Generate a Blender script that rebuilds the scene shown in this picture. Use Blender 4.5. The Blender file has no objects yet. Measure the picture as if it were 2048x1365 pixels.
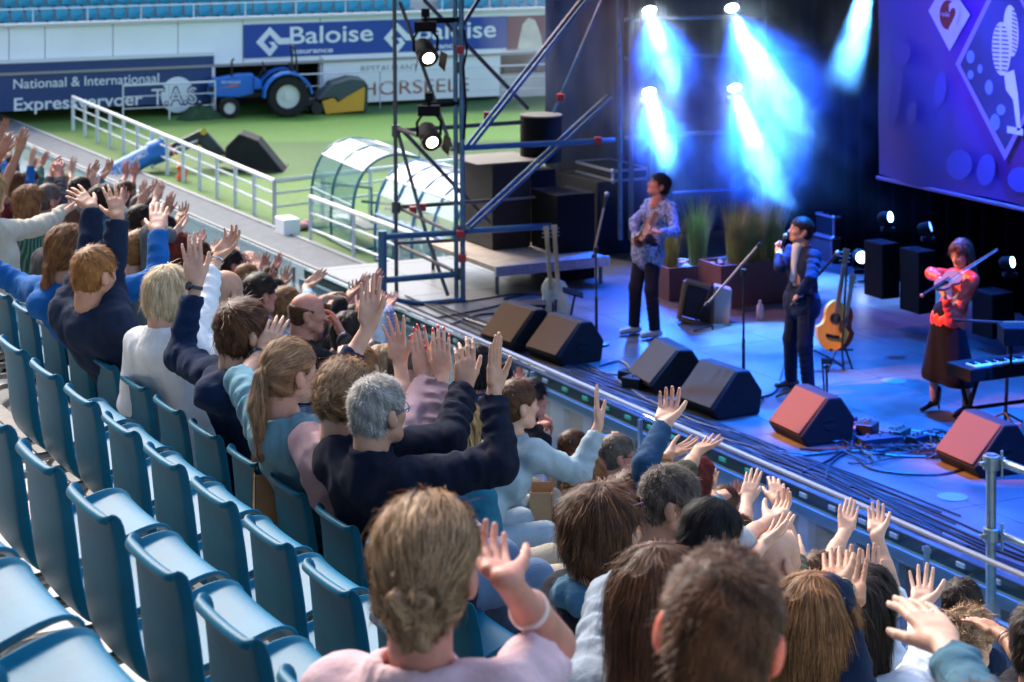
import bpy, math, random
import numpy as np
from mathutils import Vector, Matrix
random.seed(7); np.random.seed(7)
R = math.radians
S = bpy.context.scene
# ---------------------------------------------------------------- camera, sky, sun, exposure
CAMZ = 9.0; TH = R(27.4); FPX = 4570.0; VH = -320.0; CX = 1024.0
cd = bpy.data.cameras.new('camera'); cam = bpy.data.objects.new('camera', cd); S.collection.objects.link(cam)
cam.location = (0, 0, CAMZ); cam.rotation_euler = (R(90), 0, -TH)
cd.sensor_width = 36; cd.lens = FPX/2048*36; cd.shift_y = (VH-682.5)/2048
cd.clip_start = .1; cd.clip_end = 600
cd.dof.use_dof = True; cd.dof.focus_distance = 8.6; cd.dof.aperture_fstop = 7.0
S.camera = cam
W = bpy.data.worlds.new('World'); S.world = W; W.use_nodes = True
wt = W.node_tree; sky = wt.nodes.new('ShaderNodeTexSky'); sky.sky_type = 'NISHITA'; sky.sun_disc = False
SUN_EL, SUN_AZ = R(42), R(-4)       # azimuth measured from +Y towards +X
sky.sun_elevation = SUN_EL; sky.sun_rotation = SUN_AZ; sky.air_density = 1.0; sky.dust_density = 3.0; sky.ozone_density = 1.5
wt.links.new(sky.outputs[0], wt.nodes['Background'].inputs[0]); wt.nodes['Background'].inputs[1].default_value = .145
sl = bpy.data.lights.new('sun', 'SUN'); so = bpy.data.objects.new('sun', sl); S.collection.objects.link(so)
sl.energy = 1.25; sl.angle = R(28); sl.color = (1, .93, .84)
sd = Vector((math.sin(SUN_AZ)*math.cos(SUN_EL), math.cos(SUN_AZ)*math.cos(SUN_EL), math.sin(SUN_EL)))
so.rotation_euler = sd.to_track_quat('Z', 'Y').to_euler(); so.location = sd*50+Vector((0, 0, 20))
vs = S.view_settings; S.display_settings.display_device = 'sRGB'
vs.view_transform = 'Standard'; vs.look = 'None'; vs.gamma = 1; vs.use_curve_mapping = False; vs.exposure = 1.75
S.cycles.volume_step_rate = 1.0; S.cycles.max_bounces = 8; S.cycles.transparent_max_bounces = 24
S.cycles.volume_bounces = 0; S.cycles.caustics_reflective = False; S.cycles.caustics_refractive = False
S.cycles.sample_clamp_indirect = 4

# ---------------------------------------------------------------- picture geometry -> places
CR = Vector((math.cos(TH), -math.sin(TH), 0)); CF = Vector((math.sin(TH), math.cos(TH), 0)); UP = Vector((0, 0, 1))
CAM = Vector((0, 0, CAMZ))
def ray(u, v): return CF + CR*((u-CX)/FPX) - UP*((v-VH)/FPX)
def Pd(u, v, d): return CAM + ray(u, v)*d
def Ph(u, v, H): return Pd(u, v, FPX*H/(v-VH))            # H metres below the eye
def Pt(u, v, t): r = ray(u, v); return CAM + r*(t/r.y)     # on the plane y = t
def Pw(u, v, w): r = ray(u, v); return CAM + r*(w/r.x)     # on the plane x = w
def Pp(u, v, p, n): r = ray(u, v); return CAM + r*((p-CAM).dot(n)/r.dot(n))

# ---------------------------------------------------------------- materials
_M = {}
def mat(name, col, rough=.6, metal=0, var=0, vscale=8, bump=0, bscale=60, emit=None, es=0, alpha=None, spec=.5,
        stretch=(1, 1, 1), coat=0, sss=0, var2=None, detail=4, sheen=0):
    if name in _M: return _M[name]
    m = bpy.data.materials.new(name); m.use_nodes = True; _M[name] = m
    nt = m.node_tree; b = nt.nodes['Principled BSDF']
    b.inputs['Base Color'].default_value = (*col, 1); b.inputs['Roughness'].default_value = rough
    b.inputs['Metallic'].default_value = metal; b.inputs['Specular IOR Level'].default_value = spec
    b.inputs['Coat Weight'].default_value = coat
    if sheen: b.inputs['Sheen Weight'].default_value = sheen
    if sss:
        b.inputs['Subsurface Weight'].default_value = sss; b.inputs['Subsurface Radius'].default_value = (.012, .004, .002)
        b.inputs['Subsurface Scale'].default_value = 1.0
    if alpha is not None: b.inputs['Alpha'].default_value = alpha
    if emit: b.inputs['Emission Color'].default_value = (*emit, 1); b.inputs['Emission Strength'].default_value = es
    if var or bump:
        tc = nt.nodes.new('ShaderNodeTexCoord'); mp = nt.nodes.new('ShaderNodeMapping'); mp.inputs['Scale'].default_value = stretch
        nt.links.new(tc.outputs['Object'], mp.inputs[0])
    if var:
        n = nt.nodes.new('ShaderNodeTexNoise'); n.inputs['Scale'].default_value = vscale; n.inputs['Detail'].default_value = detail
        nt.links.new(mp.outputs[0], n.inputs['Vector'])
        r = nt.nodes.new('ShaderNodeValToRGB'); r.color_ramp.elements[0].position = .3; r.color_ramp.elements[1].position = .7
        c2 = var2 or tuple(min(1, c*(1+var)) for c in col)
        r.color_ramp.elements[0].color = (*[c*(1-var) for c in col], 1); r.color_ramp.elements[1].color = (*c2, 1)
        nt.links.new(n.outputs[0], r.inputs[0]); nt.links.new(r.outputs[0], b.inputs['Base Color'])
    if bump:
        n2 = nt.nodes.new('ShaderNodeTexNoise'); n2.inputs['Scale'].default_value = bscale; n2.inputs['Detail'].default_value = 5
        nt.links.new(mp.outputs[0], n2.inputs['Vector'])
        bp = nt.nodes.new('ShaderNodeBump'); bp.inputs['Strength'].default_value = bump; bp.inputs['Distance'].default_value = .01
        nt.links.new(n2.outputs[0], bp.inputs['Height']); nt.links.new(bp.outputs[0], b.inputs['Normal'])
    return m

# ---------------------------------------------------------------- mesh helpers
def link(o, parent=None):
    S.collection.objects.link(o)
    if parent is not None:
        o.parent = parent; o.matrix_parent_inverse = Matrix.Identity(4)
    return o
def meshobj(name, verts, faces, m=None, parent=None, smooth=False, base=None, mats=None, midx=None):
    """verts in world coordinates; moved into the parent's frame (parents are never rotated or scaled at build time)"""
    me = bpy.data.meshes.new(name); v = np.asarray(verts, dtype=float).reshape(-1, 3)
    p = parent
    off = np.zeros(3)
    while p is not None: off += np.array(p.location); p = p.parent
    org = np.zeros(3)
    if parent is None: org = np.array(base) if base is not None else np.zeros(3)
    v = v - off - org
    if isinstance(faces, np.ndarray) and len(faces):
        n = faces.shape[1]; nf = len(faces)
        me.vertices.add(len(v)); me.vertices.foreach_set('co', v.astype(np.float32).ravel())
        me.loops.add(nf*n); me.loops.foreach_set('vertex_index', faces.astype(np.int32).ravel())
        me.polygons.add(nf); me.polygons.foreach_set('loop_start', np.arange(0, nf*n, n, dtype=np.int32))
        me.polygons.foreach_set('loop_total', np.full(nf, n, dtype=np.int32)); me.update(calc_edges=True); me.validate()
    else:
        me.from_pydata([tuple(a) for a in v], [], [tuple(int(i) for i in f) for f in faces]); me.update()
    for mm in (mats or ([m] if m else [])): me.materials.append(mm)
    if midx is not None: me.polygons.foreach_set('material_index', np.asarray(midx, dtype=np.int32))
    if smooth: me.polygons.foreach_set('use_smooth', np.ones(len(me.polygons), dtype=bool))
    o = bpy.data.objects.new(name, me); link(o, parent)
    if parent is None: o.location = tuple(org)
    return o
def empty(name, loc, label, cat, group=None):
    o = bpy.data.objects.new(name, None); o.empty_display_size = .2; link(o); o.location = tuple(loc)
    o['label'] = label; o['category'] = cat
    if group: o['group'] = group
    return o
def tag(o, label=None, cat=None, group=None, kind=None):
    if label: o['label'] = label
    if cat: o['category'] = cat
    if group: o['group'] = group
    if kind: o['kind'] = kind
    return o
def copy_tree(o, parent=None):
    c = o.copy(); link(c)
    if parent is not None: c.parent = parent
    for ch in list(o.children): copy_tree(ch, c)
    return c
class MB:
    def __init__(s): s.v = []; s.f = []; s.mi = []; s.cur = 0
    def add(s, vs, fs):
        n = len(s.v); s.v += [tuple(a) for a in vs]; s.f += [tuple(i+n for i in f) for f in fs]; s.mi += [s.cur]*len(fs); return s
    def box(s, c, sz, ax=None):
        c = Vector(c); ax = ax or (Vector((1, 0, 0)), Vector((0, 1, 0)), Vector((0, 0, 1)))
        vs = [c+ax[0]*(sz[0]/2*i)+ax[1]*(sz[1]/2*j)+ax[2]*(sz[2]/2*k) for i in (-1, 1) for j in (-1, 1) for k in (-1, 1)]
        return s.add(vs, [(0, 1, 3, 2), (4, 6, 7, 5), (0, 4, 5, 1), (2, 3, 7, 6), (0, 2, 6, 4), (1, 5, 7, 3)])
    def hexa(s, b, t):     # 4 bottom, 4 top corners
        return s.add(list(b)+list(t), [(3, 2, 1, 0), (4, 5, 6, 7), (0, 1, 5, 4), (1, 2, 6, 5), (2, 3, 7, 6), (3, 0, 4, 7)])
    def tube(s, pts, r, n=8, cap=True):
        pts = [Vector(p) for p in pts]; rs = r if isinstance(r, (list, tuple)) else [r]*len(pts)
        vs = []; u = None
        for i, p in enumerate(pts):
            d = (pts[min(i+1, len(pts)-1)]-pts[max(i-1, 0)]).normalized()
            if u is None: u = d.orthogonal().normalized()
            else: u = (u-d*u.dot(d)); u = u.normalized() if u.length > 1e-6 else d.orthogonal().normalized()
            w = d.cross(u)
            vs += [p+(u*math.cos(2*math.pi*k/n)+w*math.sin(2*math.pi*k/n))*rs[i] for k in range(n)]
        fs = [(i*n+k, i*n+(k+1) % n, (i+1)*n+(k+1) % n, (i+1)*n+k) for i in range(len(pts)-1) for k in range(n)]
        if cap: fs += [tuple(range(n-1, -1, -1)), tuple((len(pts)-1)*n+k for k in range(n))]
        return s.add(vs, fs)
    def cyl(s, a, b, r, n=16, r2=None): return s.tube([a, b], [r, r if r2 is None else r2], n)
    def ball(s, c, r, n=12, m=8, sc=(1, 1, 1)):
        c = Vector(c); vs = []
        for i in range(m+1):
            a = math.pi*i/m
            for k in range(n):
                b = 2*math.pi*k/n; vs.append(c+Vector((math.sin(a)*math.cos(b)*sc[0], math.sin(a)*math.sin(b)*sc[1], math.cos(a)*sc[2]))*r)
        return s.add(vs, [(i*n+k, (i+1)*n+k, (i+1)*n+(k+1) % n, i*n+(k+1) % n) for i in range(m) for k in range(n)])
    def prism(s, pts, n, th):       # planar outline, extruded by th along n
        pts = [Vector(p) for p in pts]; n = Vector(n); q = [p+n*th for p in pts]; k = len(pts)
        return s.add(pts+q, [tuple(range(k-1, -1, -1)), tuple(range(k, 2*k))]+[(i, (i+1) % k, (i+1) % k+k, i+k) for i in range(k)])
    def build(s, name, m=None, parent=None, smooth=False, bevel=0, base=None, mats=None):
        o = meshobj(name, s.v, s.f, m, parent, smooth, base, mats, s.mi if mats else None)
        if bevel:
            b = o.modifiers.new('bevel', 'BEVEL'); b.width = bevel; b.segments = 2; b.limit_method = 'ANGLE'
        if smooth and not bevel:
            try: o.data.set_sharp_from_angle(angle=R(40))
            except Exception: pass
        return o
def catmull(pts, n=6):
    pts = [Vector(p) for p in pts]; out = []
    for i in range(len(pts)-1):
        p0, p1, p2, p3 = pts[max(i-1, 0)], pts[i], pts[i+1], pts[min(i+2, len(pts)-1)]
        for k in range(n):
            t = k/n; out.append(.5*((2*p1)+(p2-p0)*t+(2*p0-5*p1+4*p2-p3)*t*t+(3*p1-p0-3*p2+p3)*t**3))
    return out+[pts[-1]]
def text(name, s, org, ax, ay, height, m, parent=None, bold=0, width=None, extr=.004, shear=0, serif=False):
    """text as a mesh: org = lower left, ax = reading direction, ay = up, height of capitals; width = total width"""
    c = bpy.data.curves.new(name, 'FONT'); c.body = s; c.size = 1; c.offset = bold; c.extrude = 0; c.shear = shear
    o = bpy.data.objects.new(name, c); S.collection.objects.link(o)
    dg = bpy.context.evaluated_depsgraph_get(); me = bpy.data.meshes.new_from_object(o.evaluated_get(dg))
    bpy.data.objects.remove(o)
    co = np.empty(len(me.vertices)*3); me.vertices.foreach_get('co', co); co = co.reshape(-1, 3)
    x0, x1 = co[:, 0].min(), co[:, 0].max(); sx = (width/(x1-x0)) if width else height/.72
    ax = Vector(ax).normalized(); ay = Vector(ay).normalized(); nz = ax.cross(ay)
    base = Vector(org)+nz*extr
    vs = [base+ax*((a[0]-x0)*sx)+ay*(a[1]*height/.72) for a in co]
    fs = [tuple(p.vertices) for p in me.polygons]; bpy.data.meshes.remove(me)
    return meshobj(name, [tuple(a) for a in vs], fs, m, parent)
# ================================================================= SETTING
HK0, WK0, DR, DW = 2.1, 2.52, .45, .84          # seat row 0: drop of the back's top below the eye, distance, rise and depth per row
def Hk(k): return HK0+DR*k
def Wk(k): return WK0+DW*k
def Zt(k): return CAMZ-Hk(k)                     # top of seat backs
def Zf(k): return Zt(k)-.80                      # tread of row k
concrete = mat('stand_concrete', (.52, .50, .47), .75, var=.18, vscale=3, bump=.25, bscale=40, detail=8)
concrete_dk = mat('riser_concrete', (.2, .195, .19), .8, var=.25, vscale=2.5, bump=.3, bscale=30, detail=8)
white_metal = mat('white_paint', (.72, .74, .76), .35)
galv = mat('galvanised', (.36, .38, .40), .42, metal=.8, var=.15, vscale=20)

# pitch ------------------------------------------------------------
def grass_mat():
    m = bpy.data.materials.new('pitch_grass'); m.use_nodes = True; nt = m.node_tree; b = nt.nodes['Principled BSDF']
    N = nt.nodes.new; L = nt.links.new
    tc = N('ShaderNodeTexCoord')
    n1 = N('ShaderNodeTexNoise'); n1.inputs['Scale'].default_value = .16; n1.inputs['Detail'].default_value = 3
    L(tc.outputs['Object'], n1.inputs['Vector'])
    # mown bands across the pitch
    sp = N('ShaderNodeSeparateXYZ'); L(tc.outputs['Object'], sp.inputs[0])
    mm = N('ShaderNodeMath'); mm.operation = 'MULTIPLY'; mm.inputs[1].default_value = 2*math.pi/15.0
    ad = N('ShaderNodeMath'); ad.operation = 'MULTIPLY_ADD'; ad.inputs[1].default_value = .45
    L(sp.outputs[1], ad.inputs[2]); L(sp.outputs[0], ad.inputs[0]); L(ad.outputs[0], mm.inputs[0])
    sn = N('ShaderNodeMath'); sn.operation = 'SINE'; L(mm.outputs[0], sn.inputs[0])
    cr = N('ShaderNodeValToRGB'); cr.color_ramp.elements[0].position = .4; cr.color_ramp.elements[1].position = .6
    s2 = N('ShaderNodeMath'); s2.operation = 'MULTIPLY_ADD'; s2.inputs[1].default_value = .5; s2.inputs[2].default_value = .5
    L(sn.outputs[0], s2.inputs[0]); L(s2.outputs[0], cr.inputs[0])
    cr.color_ramp.elements[0].color = (.018, .088, .010, 1); cr.color_ramp.elements[1].color = (.066, .20, .010, 1)
    # worn yellowish border towards the touchline (x small)
    mr = N('ShaderNodeMapRange'); mr.inputs['From Min'].default_value = 20; mr.inputs['From Max'].default_value = 33
    ad2 = N('ShaderNodeMath'); ad2.operation = 'MULTIPLY_ADD'; ad2.inputs[1].default_value = 7; L(n1.outputs[0], ad2.inputs[0]); L(sp.outputs[0], ad2.inputs[2])
    L(ad2.outputs[0], mr.inputs['Value'])
    mx = N('ShaderNodeMixRGB'); L(mr.outputs[0], mx.inputs[0]); mx.inputs[1].default_value = (.105, .185, .028, 1); L(cr.outputs[0], mx.inputs[2])
    n2 = N('ShaderNodeTexNoise'); n2.inputs['Scale'].default_value = 5; n2.inputs['Detail'].default_value = 8; L(tc.outputs['Object'], n2.inputs['Vector'])
    m2 = N('ShaderNodeMixRGB'); m2.blend_type = 'MULTIPLY'; m2.inputs[0].default_value = .55; L(mx.outputs[0], m2.inputs[1])
    c3 = N('ShaderNodeValToRGB'); c3.color_ramp.elements[0].position = .3; c3.color_ramp.elements[1].position = .7
    c3.color_ramp.elements[0].color = (.55, .6, .5, 1); L(n2.outputs[0], c3.inputs[0]); L(c3.outputs[0], m2.inputs[2])
    L(m2.outputs[0], b.inputs['Base Color']); b.inputs['Roughness'].default_value = .8
    bp = N('ShaderNodeBump'); bp.inputs['Strength'].default_value = .5; L(n2.outputs[0], bp.inputs['Height']); L(bp.outputs[0], b.inputs['Normal'])
    return m
tag(meshobj('pitch', [(-300, -300, 0), (300, -300, 0), (300, 300, 0), (-300, 300, 0)], [(0, 1, 2, 3)], grass_mat()), kind='structure')
pathm = mat('path_asphalt', (.13, .14, .15), .85, var=.15, vscale=4, bump=.2)
tag(MB().box((14.7, 40, .02), (9.4, 140, .04)).build('perimeter_path', pathm), kind='structure')
tag(MB().box((19.42, 40, .035), (.12, 140, .07)).build('kerb', mat('kerb_grey', (.3, .3, .3), .8)), kind='structure')

# near stand: treads and risers --------------------------------------------
T0, T1 = -4.0, 62.0
for k in range(-4, 8):
    x0 = Wk(k)-.30; x1 = Wk(k+1)-.30 if k < 7 else 10.05
    z = Zf(k)
    MBt = MB().box(((x0+x1)/2, (T0+T1)/2, z-.1), (x1-x0, T1-T0, .2))
    tag(MBt.build('stand_tread', concrete), kind='structure')
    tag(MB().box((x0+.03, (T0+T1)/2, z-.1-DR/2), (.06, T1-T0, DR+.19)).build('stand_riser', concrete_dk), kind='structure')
    # dark strip where the tread ends, the seats' shade painted on
    tag(MB().box((x1-.045, (T0+T1)/2, z+.006), (.09, T1-T0, .012)).build('tread_shade_strip', mat('tread_shade', (.13, .115, .10), .6, var=.3, vscale=9)), kind='structure')
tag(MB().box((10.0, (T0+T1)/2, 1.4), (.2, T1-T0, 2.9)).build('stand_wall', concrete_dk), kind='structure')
# roof and back of this stand (out of the picture, it shades the crowd)
tag(MB().box((-13.5, 28, 19.5), (21, 90, .5)).build('stand_roof', mat('roof_sheet', (.5, .5, .5), .6)), kind='structure')
tag(MB().box((-9.0, 28, 12), (.3, 90, 15)).build('stand_back_wall', concrete_dk), kind='structure')
for k in range(-9, -4):
    x0 = Wk(k)-.30
    tag(MB().box((x0+.42, 28, Zf(k)-.1-DR/2), (.84, 66, .2+DR)).build('stand_tread', concrete), kind='structure')

# glass barrier in front of row 7 -------------------------------------------
GW = 9.92; GZ = CAMZ-4.85; ZW = Zf(7)
gb = empty('glass_barrier', (GW, 20, ZW), 'long glass barrier with pale metal handrail between the crowd and the stage', 'barrier')
def glass(name, tint=(.72, .86, .9), refl=.16, dif=.10, difcol=(.25, .5, .58)):
    m = bpy.data.materials.new(name); m.use_nodes = True; nt = m.node_tree; nt.nodes.remove(nt.nodes['Principled BSDF'])
    out = nt.nodes['Material Output']; N = nt.nodes.new; L = nt.links.new
    t = N('ShaderNodeBsdfTransparent'); t.inputs[0].default_value = (*tint, 1)
    g = N('ShaderNodeBsdfGlossy'); g.inputs['Roughness'].default_value = .03; g.inputs[0].default_value = (.9, .95, 1, 1)
    d = N('ShaderNodeBsdfDiffuse'); d.inputs[0].default_value = (*difcol, 1)
    fr = N('ShaderNodeLayerWeight'); fr.inputs[0].default_value = .5; pw = N('ShaderNodeMath'); pw.operation = 'POWER'; pw.inputs[1].default_value = 3.5; L(fr.outputs['Facing'], pw.inputs[0])
    ms = N('ShaderNodeMixShader'); ms.inputs[0].default_value = dif; L(t.outputs[0], ms.inputs[1]); L(d.outputs[0], ms.inputs[2])
    ma = N('ShaderNodeMath'); ma.operation = 'MULTIPLY_ADD'; ma.inputs[1].default_value = .5; ma.inputs[2].default_value = refl*.18; L(pw.outputs[0], ma.inputs[0])
    m2 = N('ShaderNodeMixShader'); L(ma.outputs[0], m2.inputs[0]); L(ms.outputs[0], m2.inputs[1]); L(g.outputs[0], m2.inputs[2]); L(m2.outputs[0], out.inputs[0])
    return m
gm = glass('barrier_glass_teal_reflection', (.92, .97, .98), .16, .26, (.07, .36, .48)); gm2 = glass('barrier_glass_faint_teal', (.86, .95, .98), .12, .035, (.10, .35, .45))  # teal reflection of the seats painted into the glass as diffuse colour
t = 5.0
rail_m = mat('handrail', (.26, .27, .27), .75, metal=0)
while t < 60:
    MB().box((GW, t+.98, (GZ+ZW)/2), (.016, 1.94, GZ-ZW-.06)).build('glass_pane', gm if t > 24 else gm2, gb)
    MB().box((GW+.03, t, (GZ+ZW)/2-.05), (.03, .035, GZ-ZW-.1)).build('post', galv, gb)
    t += 1.97
MB().box((GW, 32.5, GZ), (.045, 55, .028)).build('handrail', rail_m, gb, bevel=.008)
MB().box((GW, 32.5, ZW+.02), (.07, 55, .06)).build('base_rail', galv, gb)

# seats -----------------------------------------------------------------------
seat_m = mat('seat_blue_plastic', (.003, .115, .205), .42, var=.25, vscale=4, bump=.06, bscale=60, spec=.10, detail=8)
frame_m = mat('seat_frame', (.34, .31, .28), .5, metal=.5, var=.3, vscale=14)
prof = [(-.098, .358), (-.099, .366), (-.095, .371), (-.088, .372), (-.083, .364), (-.078, .335), (-.070, .28), (-.061, .21), (-.053, .13), (-.044, .06),
        (-.028, .0), (.0, -.036), (.05, -.050), (.12, -.042), (.20, -.015), (.28, .018), (.33, .036), (.362, .040), (.384, .028), (.392, .0)]
hw = [.150, .157, .161, .164, .169, .176, .184, .190, .194, .198, .202, .206, .210, .213, .214, .213, .210, .205, .197, .188]
def seat_shell_mesh():
    cols = [-1, -.985, -.95, -.905, -.885, -.6, 0, .6, .885, .905, .95, .985, 1]
    vs = []
    for i, ((x, z), h) in enumerate(zip(prof, hw)):
        a = prof[max(i-1, 0)]; b = prof[min(i+1, len(prof)-1)]
        tx, tz = b[0]-a[0], b[1]-a[1]; l = math.hypot(tx, tz); nx, nz = -tz/l, tx/l     # towards the sitter
        if i < 3: nx, nz = 1, 0
        for c in cols:
            ac = abs(c); f = .026*max(0, (ac-.885)/.115)**.9; dish = -.006*(1-min(1, ac/.885)**2)
            if i < 4: f *= .5
            if i > 15: f *= max(0, 1-(i-15)/4)
            vs.append((x+nx*(f+dish), c*h, z+nz*(f+dish)))
    n = len(cols)
    fs = [(i*n+j, i*n+j+1, (i+1)*n+j+1, (i+1)*n+j) for i in range(len(prof)-1) for j in range(n-1)]
    return vs, fs
seat_root = None
def make_seat(loc, label, group):
    r = empty('stadium_seat', loc, label, 'seat', group)
    vs, fs = seat_shell_mesh(); o = meshobj('shell', [Vector(v)+Vector(loc) for v in vs], fs, seat_m, r, True)
    so_ = o.modifiers.new('thick', 'SOLIDIFY'); so_.thickness = .009; so_.offset = -1
    sb = o.modifiers.new('sub', 'SUBSURF'); sb.levels = 1; sb.render_levels = 1
    L = Vector(loc)
    for sy in (-.13, .13):
        m_ = MB(); pts = [(-.26, sy, -.36), (-.25, sy, -.20), (-.19, sy, -.09), (-.09, sy, -.075), (.02, sy, -.075), (.22, sy, -.045)]
        m_.tube([Vector(p)+L for p in catmull(pts, 4)], .019, 8); m_.build('bracket', frame_m, r, True)
    m_ = MB(); m_.box(L+Vector((.07, 0, -.068)), (.04, .34, .02)); m_.box(L+Vector((.22, 0, -.036)), (.04, .34, .018)); m_.build('cross_bar', frame_m, r)
    MB().tube([L+Vector((.16, 0, -.03)), L+Vector((.0, 0, -.25)), L+Vector((-.2, 0, -.38))], .011, 6).build('strut', frame_m, r, True)
    return r
JT = 6.5; JP = .483
def seat_pos(k, j): return Vector((Wk(k)+.09, JT+JP*j, Zt(k)-.372))
# ================================================================= FAR STAND
A0 = Ph(246, 236, 9.0); B0 = Ph(1000, 199, 9.0)
FE = Vector((B0.x-A0.x, B0.y-A0.y, 0)).normalized(); FN = Vector((-FE.y, FE.x, 0))      # FN points away from the camera
if FN.dot(CF) < 0: FN = -FN
def FW(u, v, off=0.0): return Pp(u, v, A0+FN*off, FN)
AX3 = (FE, FN, UP)
fascia_m = mat('fascia_panel', (.93, .94, .95), .5, var=.04, vscale=.6)
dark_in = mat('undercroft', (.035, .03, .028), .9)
board_blue = mat('board_navy', (.012, .045, .17), .45, var=.08, vscale=.5)
banner_blue = mat('banner_blue', (.006, .055, .33), .45)
white_print = mat('white_print', (.82, .84, .86), .5)
def fbox(name, u0, v0, u1, v1, off, th, m, parent=None, bevel=0):
    """box on the far wall, its front face covering picture corners u0,v0 (top left) .. u1,v1 (bottom right), heights from the left edge"""
    a = FW(u0, v0, off); b = FW(u1, v1, off); c = FW(u0, v1, off)
    w = (Vector((b.x-a.x, b.y-a.y, 0))).length; z1 = a.z; z0 = c.z
    mid = Vector(((a.x+b.x)/2, (a.y+b.y)/2, (z0+z1)/2))+FN*(th/2)
    return MB().box(mid, (w, th, z1-z0), AX3).build(name, m, parent, bevel=bevel)
# white fascia made of panels
zt = FW(0, 56).z; zb = FW(0, 146).z
far = empty('far_stand', FW(600, 215), 'far stand with white fascia and rows of teal seats behind the pitch', 'stand')
edges = [-760, -560, -380, -200, 18, 90, 226, 356, 486, 640, 790, 940, 1090, 1240, 1400, 1600]
for a, b in zip(edges[:-1], edges[1:]):
    p, q = FW(a, 100), FW(b, 100)
    L_ = Vector((q.x-p.x, q.y-p.y, 0)).length-.03
    MB().box(Vector(((p.x+q.x)/2, (p.y+q.y)/2, (zt+zb)/2))+FN*.15, (L_, .3, zt-zb), AX3).build('panel', fascia_m, far)
P_, Q_ = FW(-760, 100), FW(1600, 100); LL = Vector((Q_.x-P_.x, Q_.y-P_.y, 0)).length; MID = Vector(((P_.x+Q_.x)/2, (P_.y+Q_.y)/2, 0))
MB().box(MID+FN*.1+UP*(zt+.05), (LL, .5, .09), AX3).build('coping', mat('coping', (.55, .56, .57), .5), far)
MB().box(MID+FN*.0+UP*(zb-.04), (LL, .36, .08), AX3).build('drip_edge', mat('drip', (.33, .30, .27), .6), far)
MB().box(MID+FN*3.2+UP*(zb/2), (LL, .2, zb), AX3).build('undercroft_wall', mat('undercroft_w', (.16, .13, .11), .9, var=.3, vscale=.7), far)
conc_f = mat('far_concrete', (.50, .49, .47), .8, var=.12, vscale=2)
ROWS = 7
for r in range(ROWS):
    z = zt-.55+.42*r
    MB().box(MID+FN*(.55+.8*r+.4)+UP*(z-.2), (LL, .8, .4), AX3).build('terrace', conc_f, far)
MB().box(MID+FN*(.55+.8*ROWS+.2)+UP*(zt+2.5), (LL, .3, 8), AX3).build('rear_wall', mat('far_rear', (.30, .29, .28), .8, var=.2, vscale=.5), far)
MB().tube([P_+FN*.2+UP*0+Vector((0, 0, zt+.55-P_.z)), Q_+FN*.2+Vector((0, 0, zt+.55-Q_.z))], .022, 6).build('handrail', white_metal, far)
for i in range(0, 24):
    q = P_.lerp(Q_, i/23); MB().tube([Vector((q.x, q.y, zt))+FN*.2, Vector((q.x, q.y, zt+.55))+FN*.2], .018, 5).build('rail_post', white_metal, far)
# far seats
fs_m = mat('far_seat_teal', (.02, .30, .42), .4)
fs_root = None; cnt = 0
u0_, u1_ = -40, 1100
for r in range(4):
    off = .55+.8*r+.35; z = zt-.55+.42*r
    a = FW(u0_, 50, off); b = FW(u1_, 50, off); n = int(Vector((b.x-a.x, b.y-a.y, 0)).length/.475)
    for i in range(n):
        q = a.lerp(b, (i+.5*(r % 2))/n); base = Vector((q.x, q.y, z))
        if not (782 < u0_+(u1_-u0_)*i/n < 846 and True) :
            if fs_root is None:
                m_ = MB(); c = base
                def loc(x, y, zz): return c+FE*x+FN*y+UP*zz
                back = [loc(-.17, .02, .22), loc(.17, .02, .22), loc(.20, .0, .40), loc(.19, .08, .58), loc(.12, .10, .63), loc(-.12, .10, .63), loc(-.19, .08, .58), loc(-.20, .0, .40)]
                m_.prism(back, FN, .05)
                fs_root = m_.build('stadium_seat', fs_m, base=tuple(base))
                tag(fs_root, 'small teal seat in the rows of the far stand beyond the pitch', 'seat', 'empty seats of the far stand')
                m2 = MB(); m2.hexa([loc(-.2, -.36, .20), loc(.2, -.36, .20), loc(.2, .04, .16), loc(-.2, .04, .16)], [loc(-.2, -.38, .24), loc(.2, -.38, .24), loc(.2, .04, .22), loc(-.2, .04, .22)])
                m2.box(loc(0, -.1, .08), (.06, .3, .16), AX3); pan = m2.build('seat_pan', fs_m, fs_root)
            else:
                o = fs_root.copy(); link(o); o.location = tuple(base); p2 = pan.copy(); link(p2); p2.parent = o
            cnt += 1
# pillars and dark gaps under the fascia, boards
ground = lambda u, off=0: Ph(u, 215, 9.0)
board = empty('advertising_board', FW(200, 235, -.1), 'long navy advertising board for express transport below the far stand', 'advertising board')
fbox('panel', -300, 138, 428, 238, -.12, .10, board_blue, board)
fbox('frame', -300, 133, 428, 140, -.16, .12, white_metal, board)
fbox('frame', 424, 131, 430, 232, -.16, .12, white_metal, board)
def wtext(name, s, u, v, h, u1, m, off, parent, **k):
    """text with its lower left at u,v and its lower right end near u1, h = height of capitals in picture pixels"""
    a = FW(u, v, off); b = FW(u1, v, off); hh = h*(a-CAM).dot(CF)/FPX
    return text(name, s, a, FE, UP, hh, m, parent, width=(Vector((b.x-a.x, b.y-a.y, 0))).length, extr=-.0, **k)
wtext('lettering', 'Nationaal & Internationaal', 27, 178, 20, 318, white_print, -.135, board, bold=.004)
wtext('lettering', 'Expressvervoer', 28, 222, 26, 285, white_print, -.135, board, bold=.012)
m_ = MB()
c0 = FW(355, 190, -.135); rr = 36*(c0-CAM).dot(CF)/FPX
pts = [c0+FE*math.cos(a)*rr*.95+UP*math.sin(a)*rr for a in [2*math.pi*i/28 for i in range(28)]]
m_.add(pts, [tuple(range(28))]); m_.build('emblem_disc', white_print, board)
m_ = MB(); pz = FW(304, 209, -.15); p2 = FW(414, 178, -.15)
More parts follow.
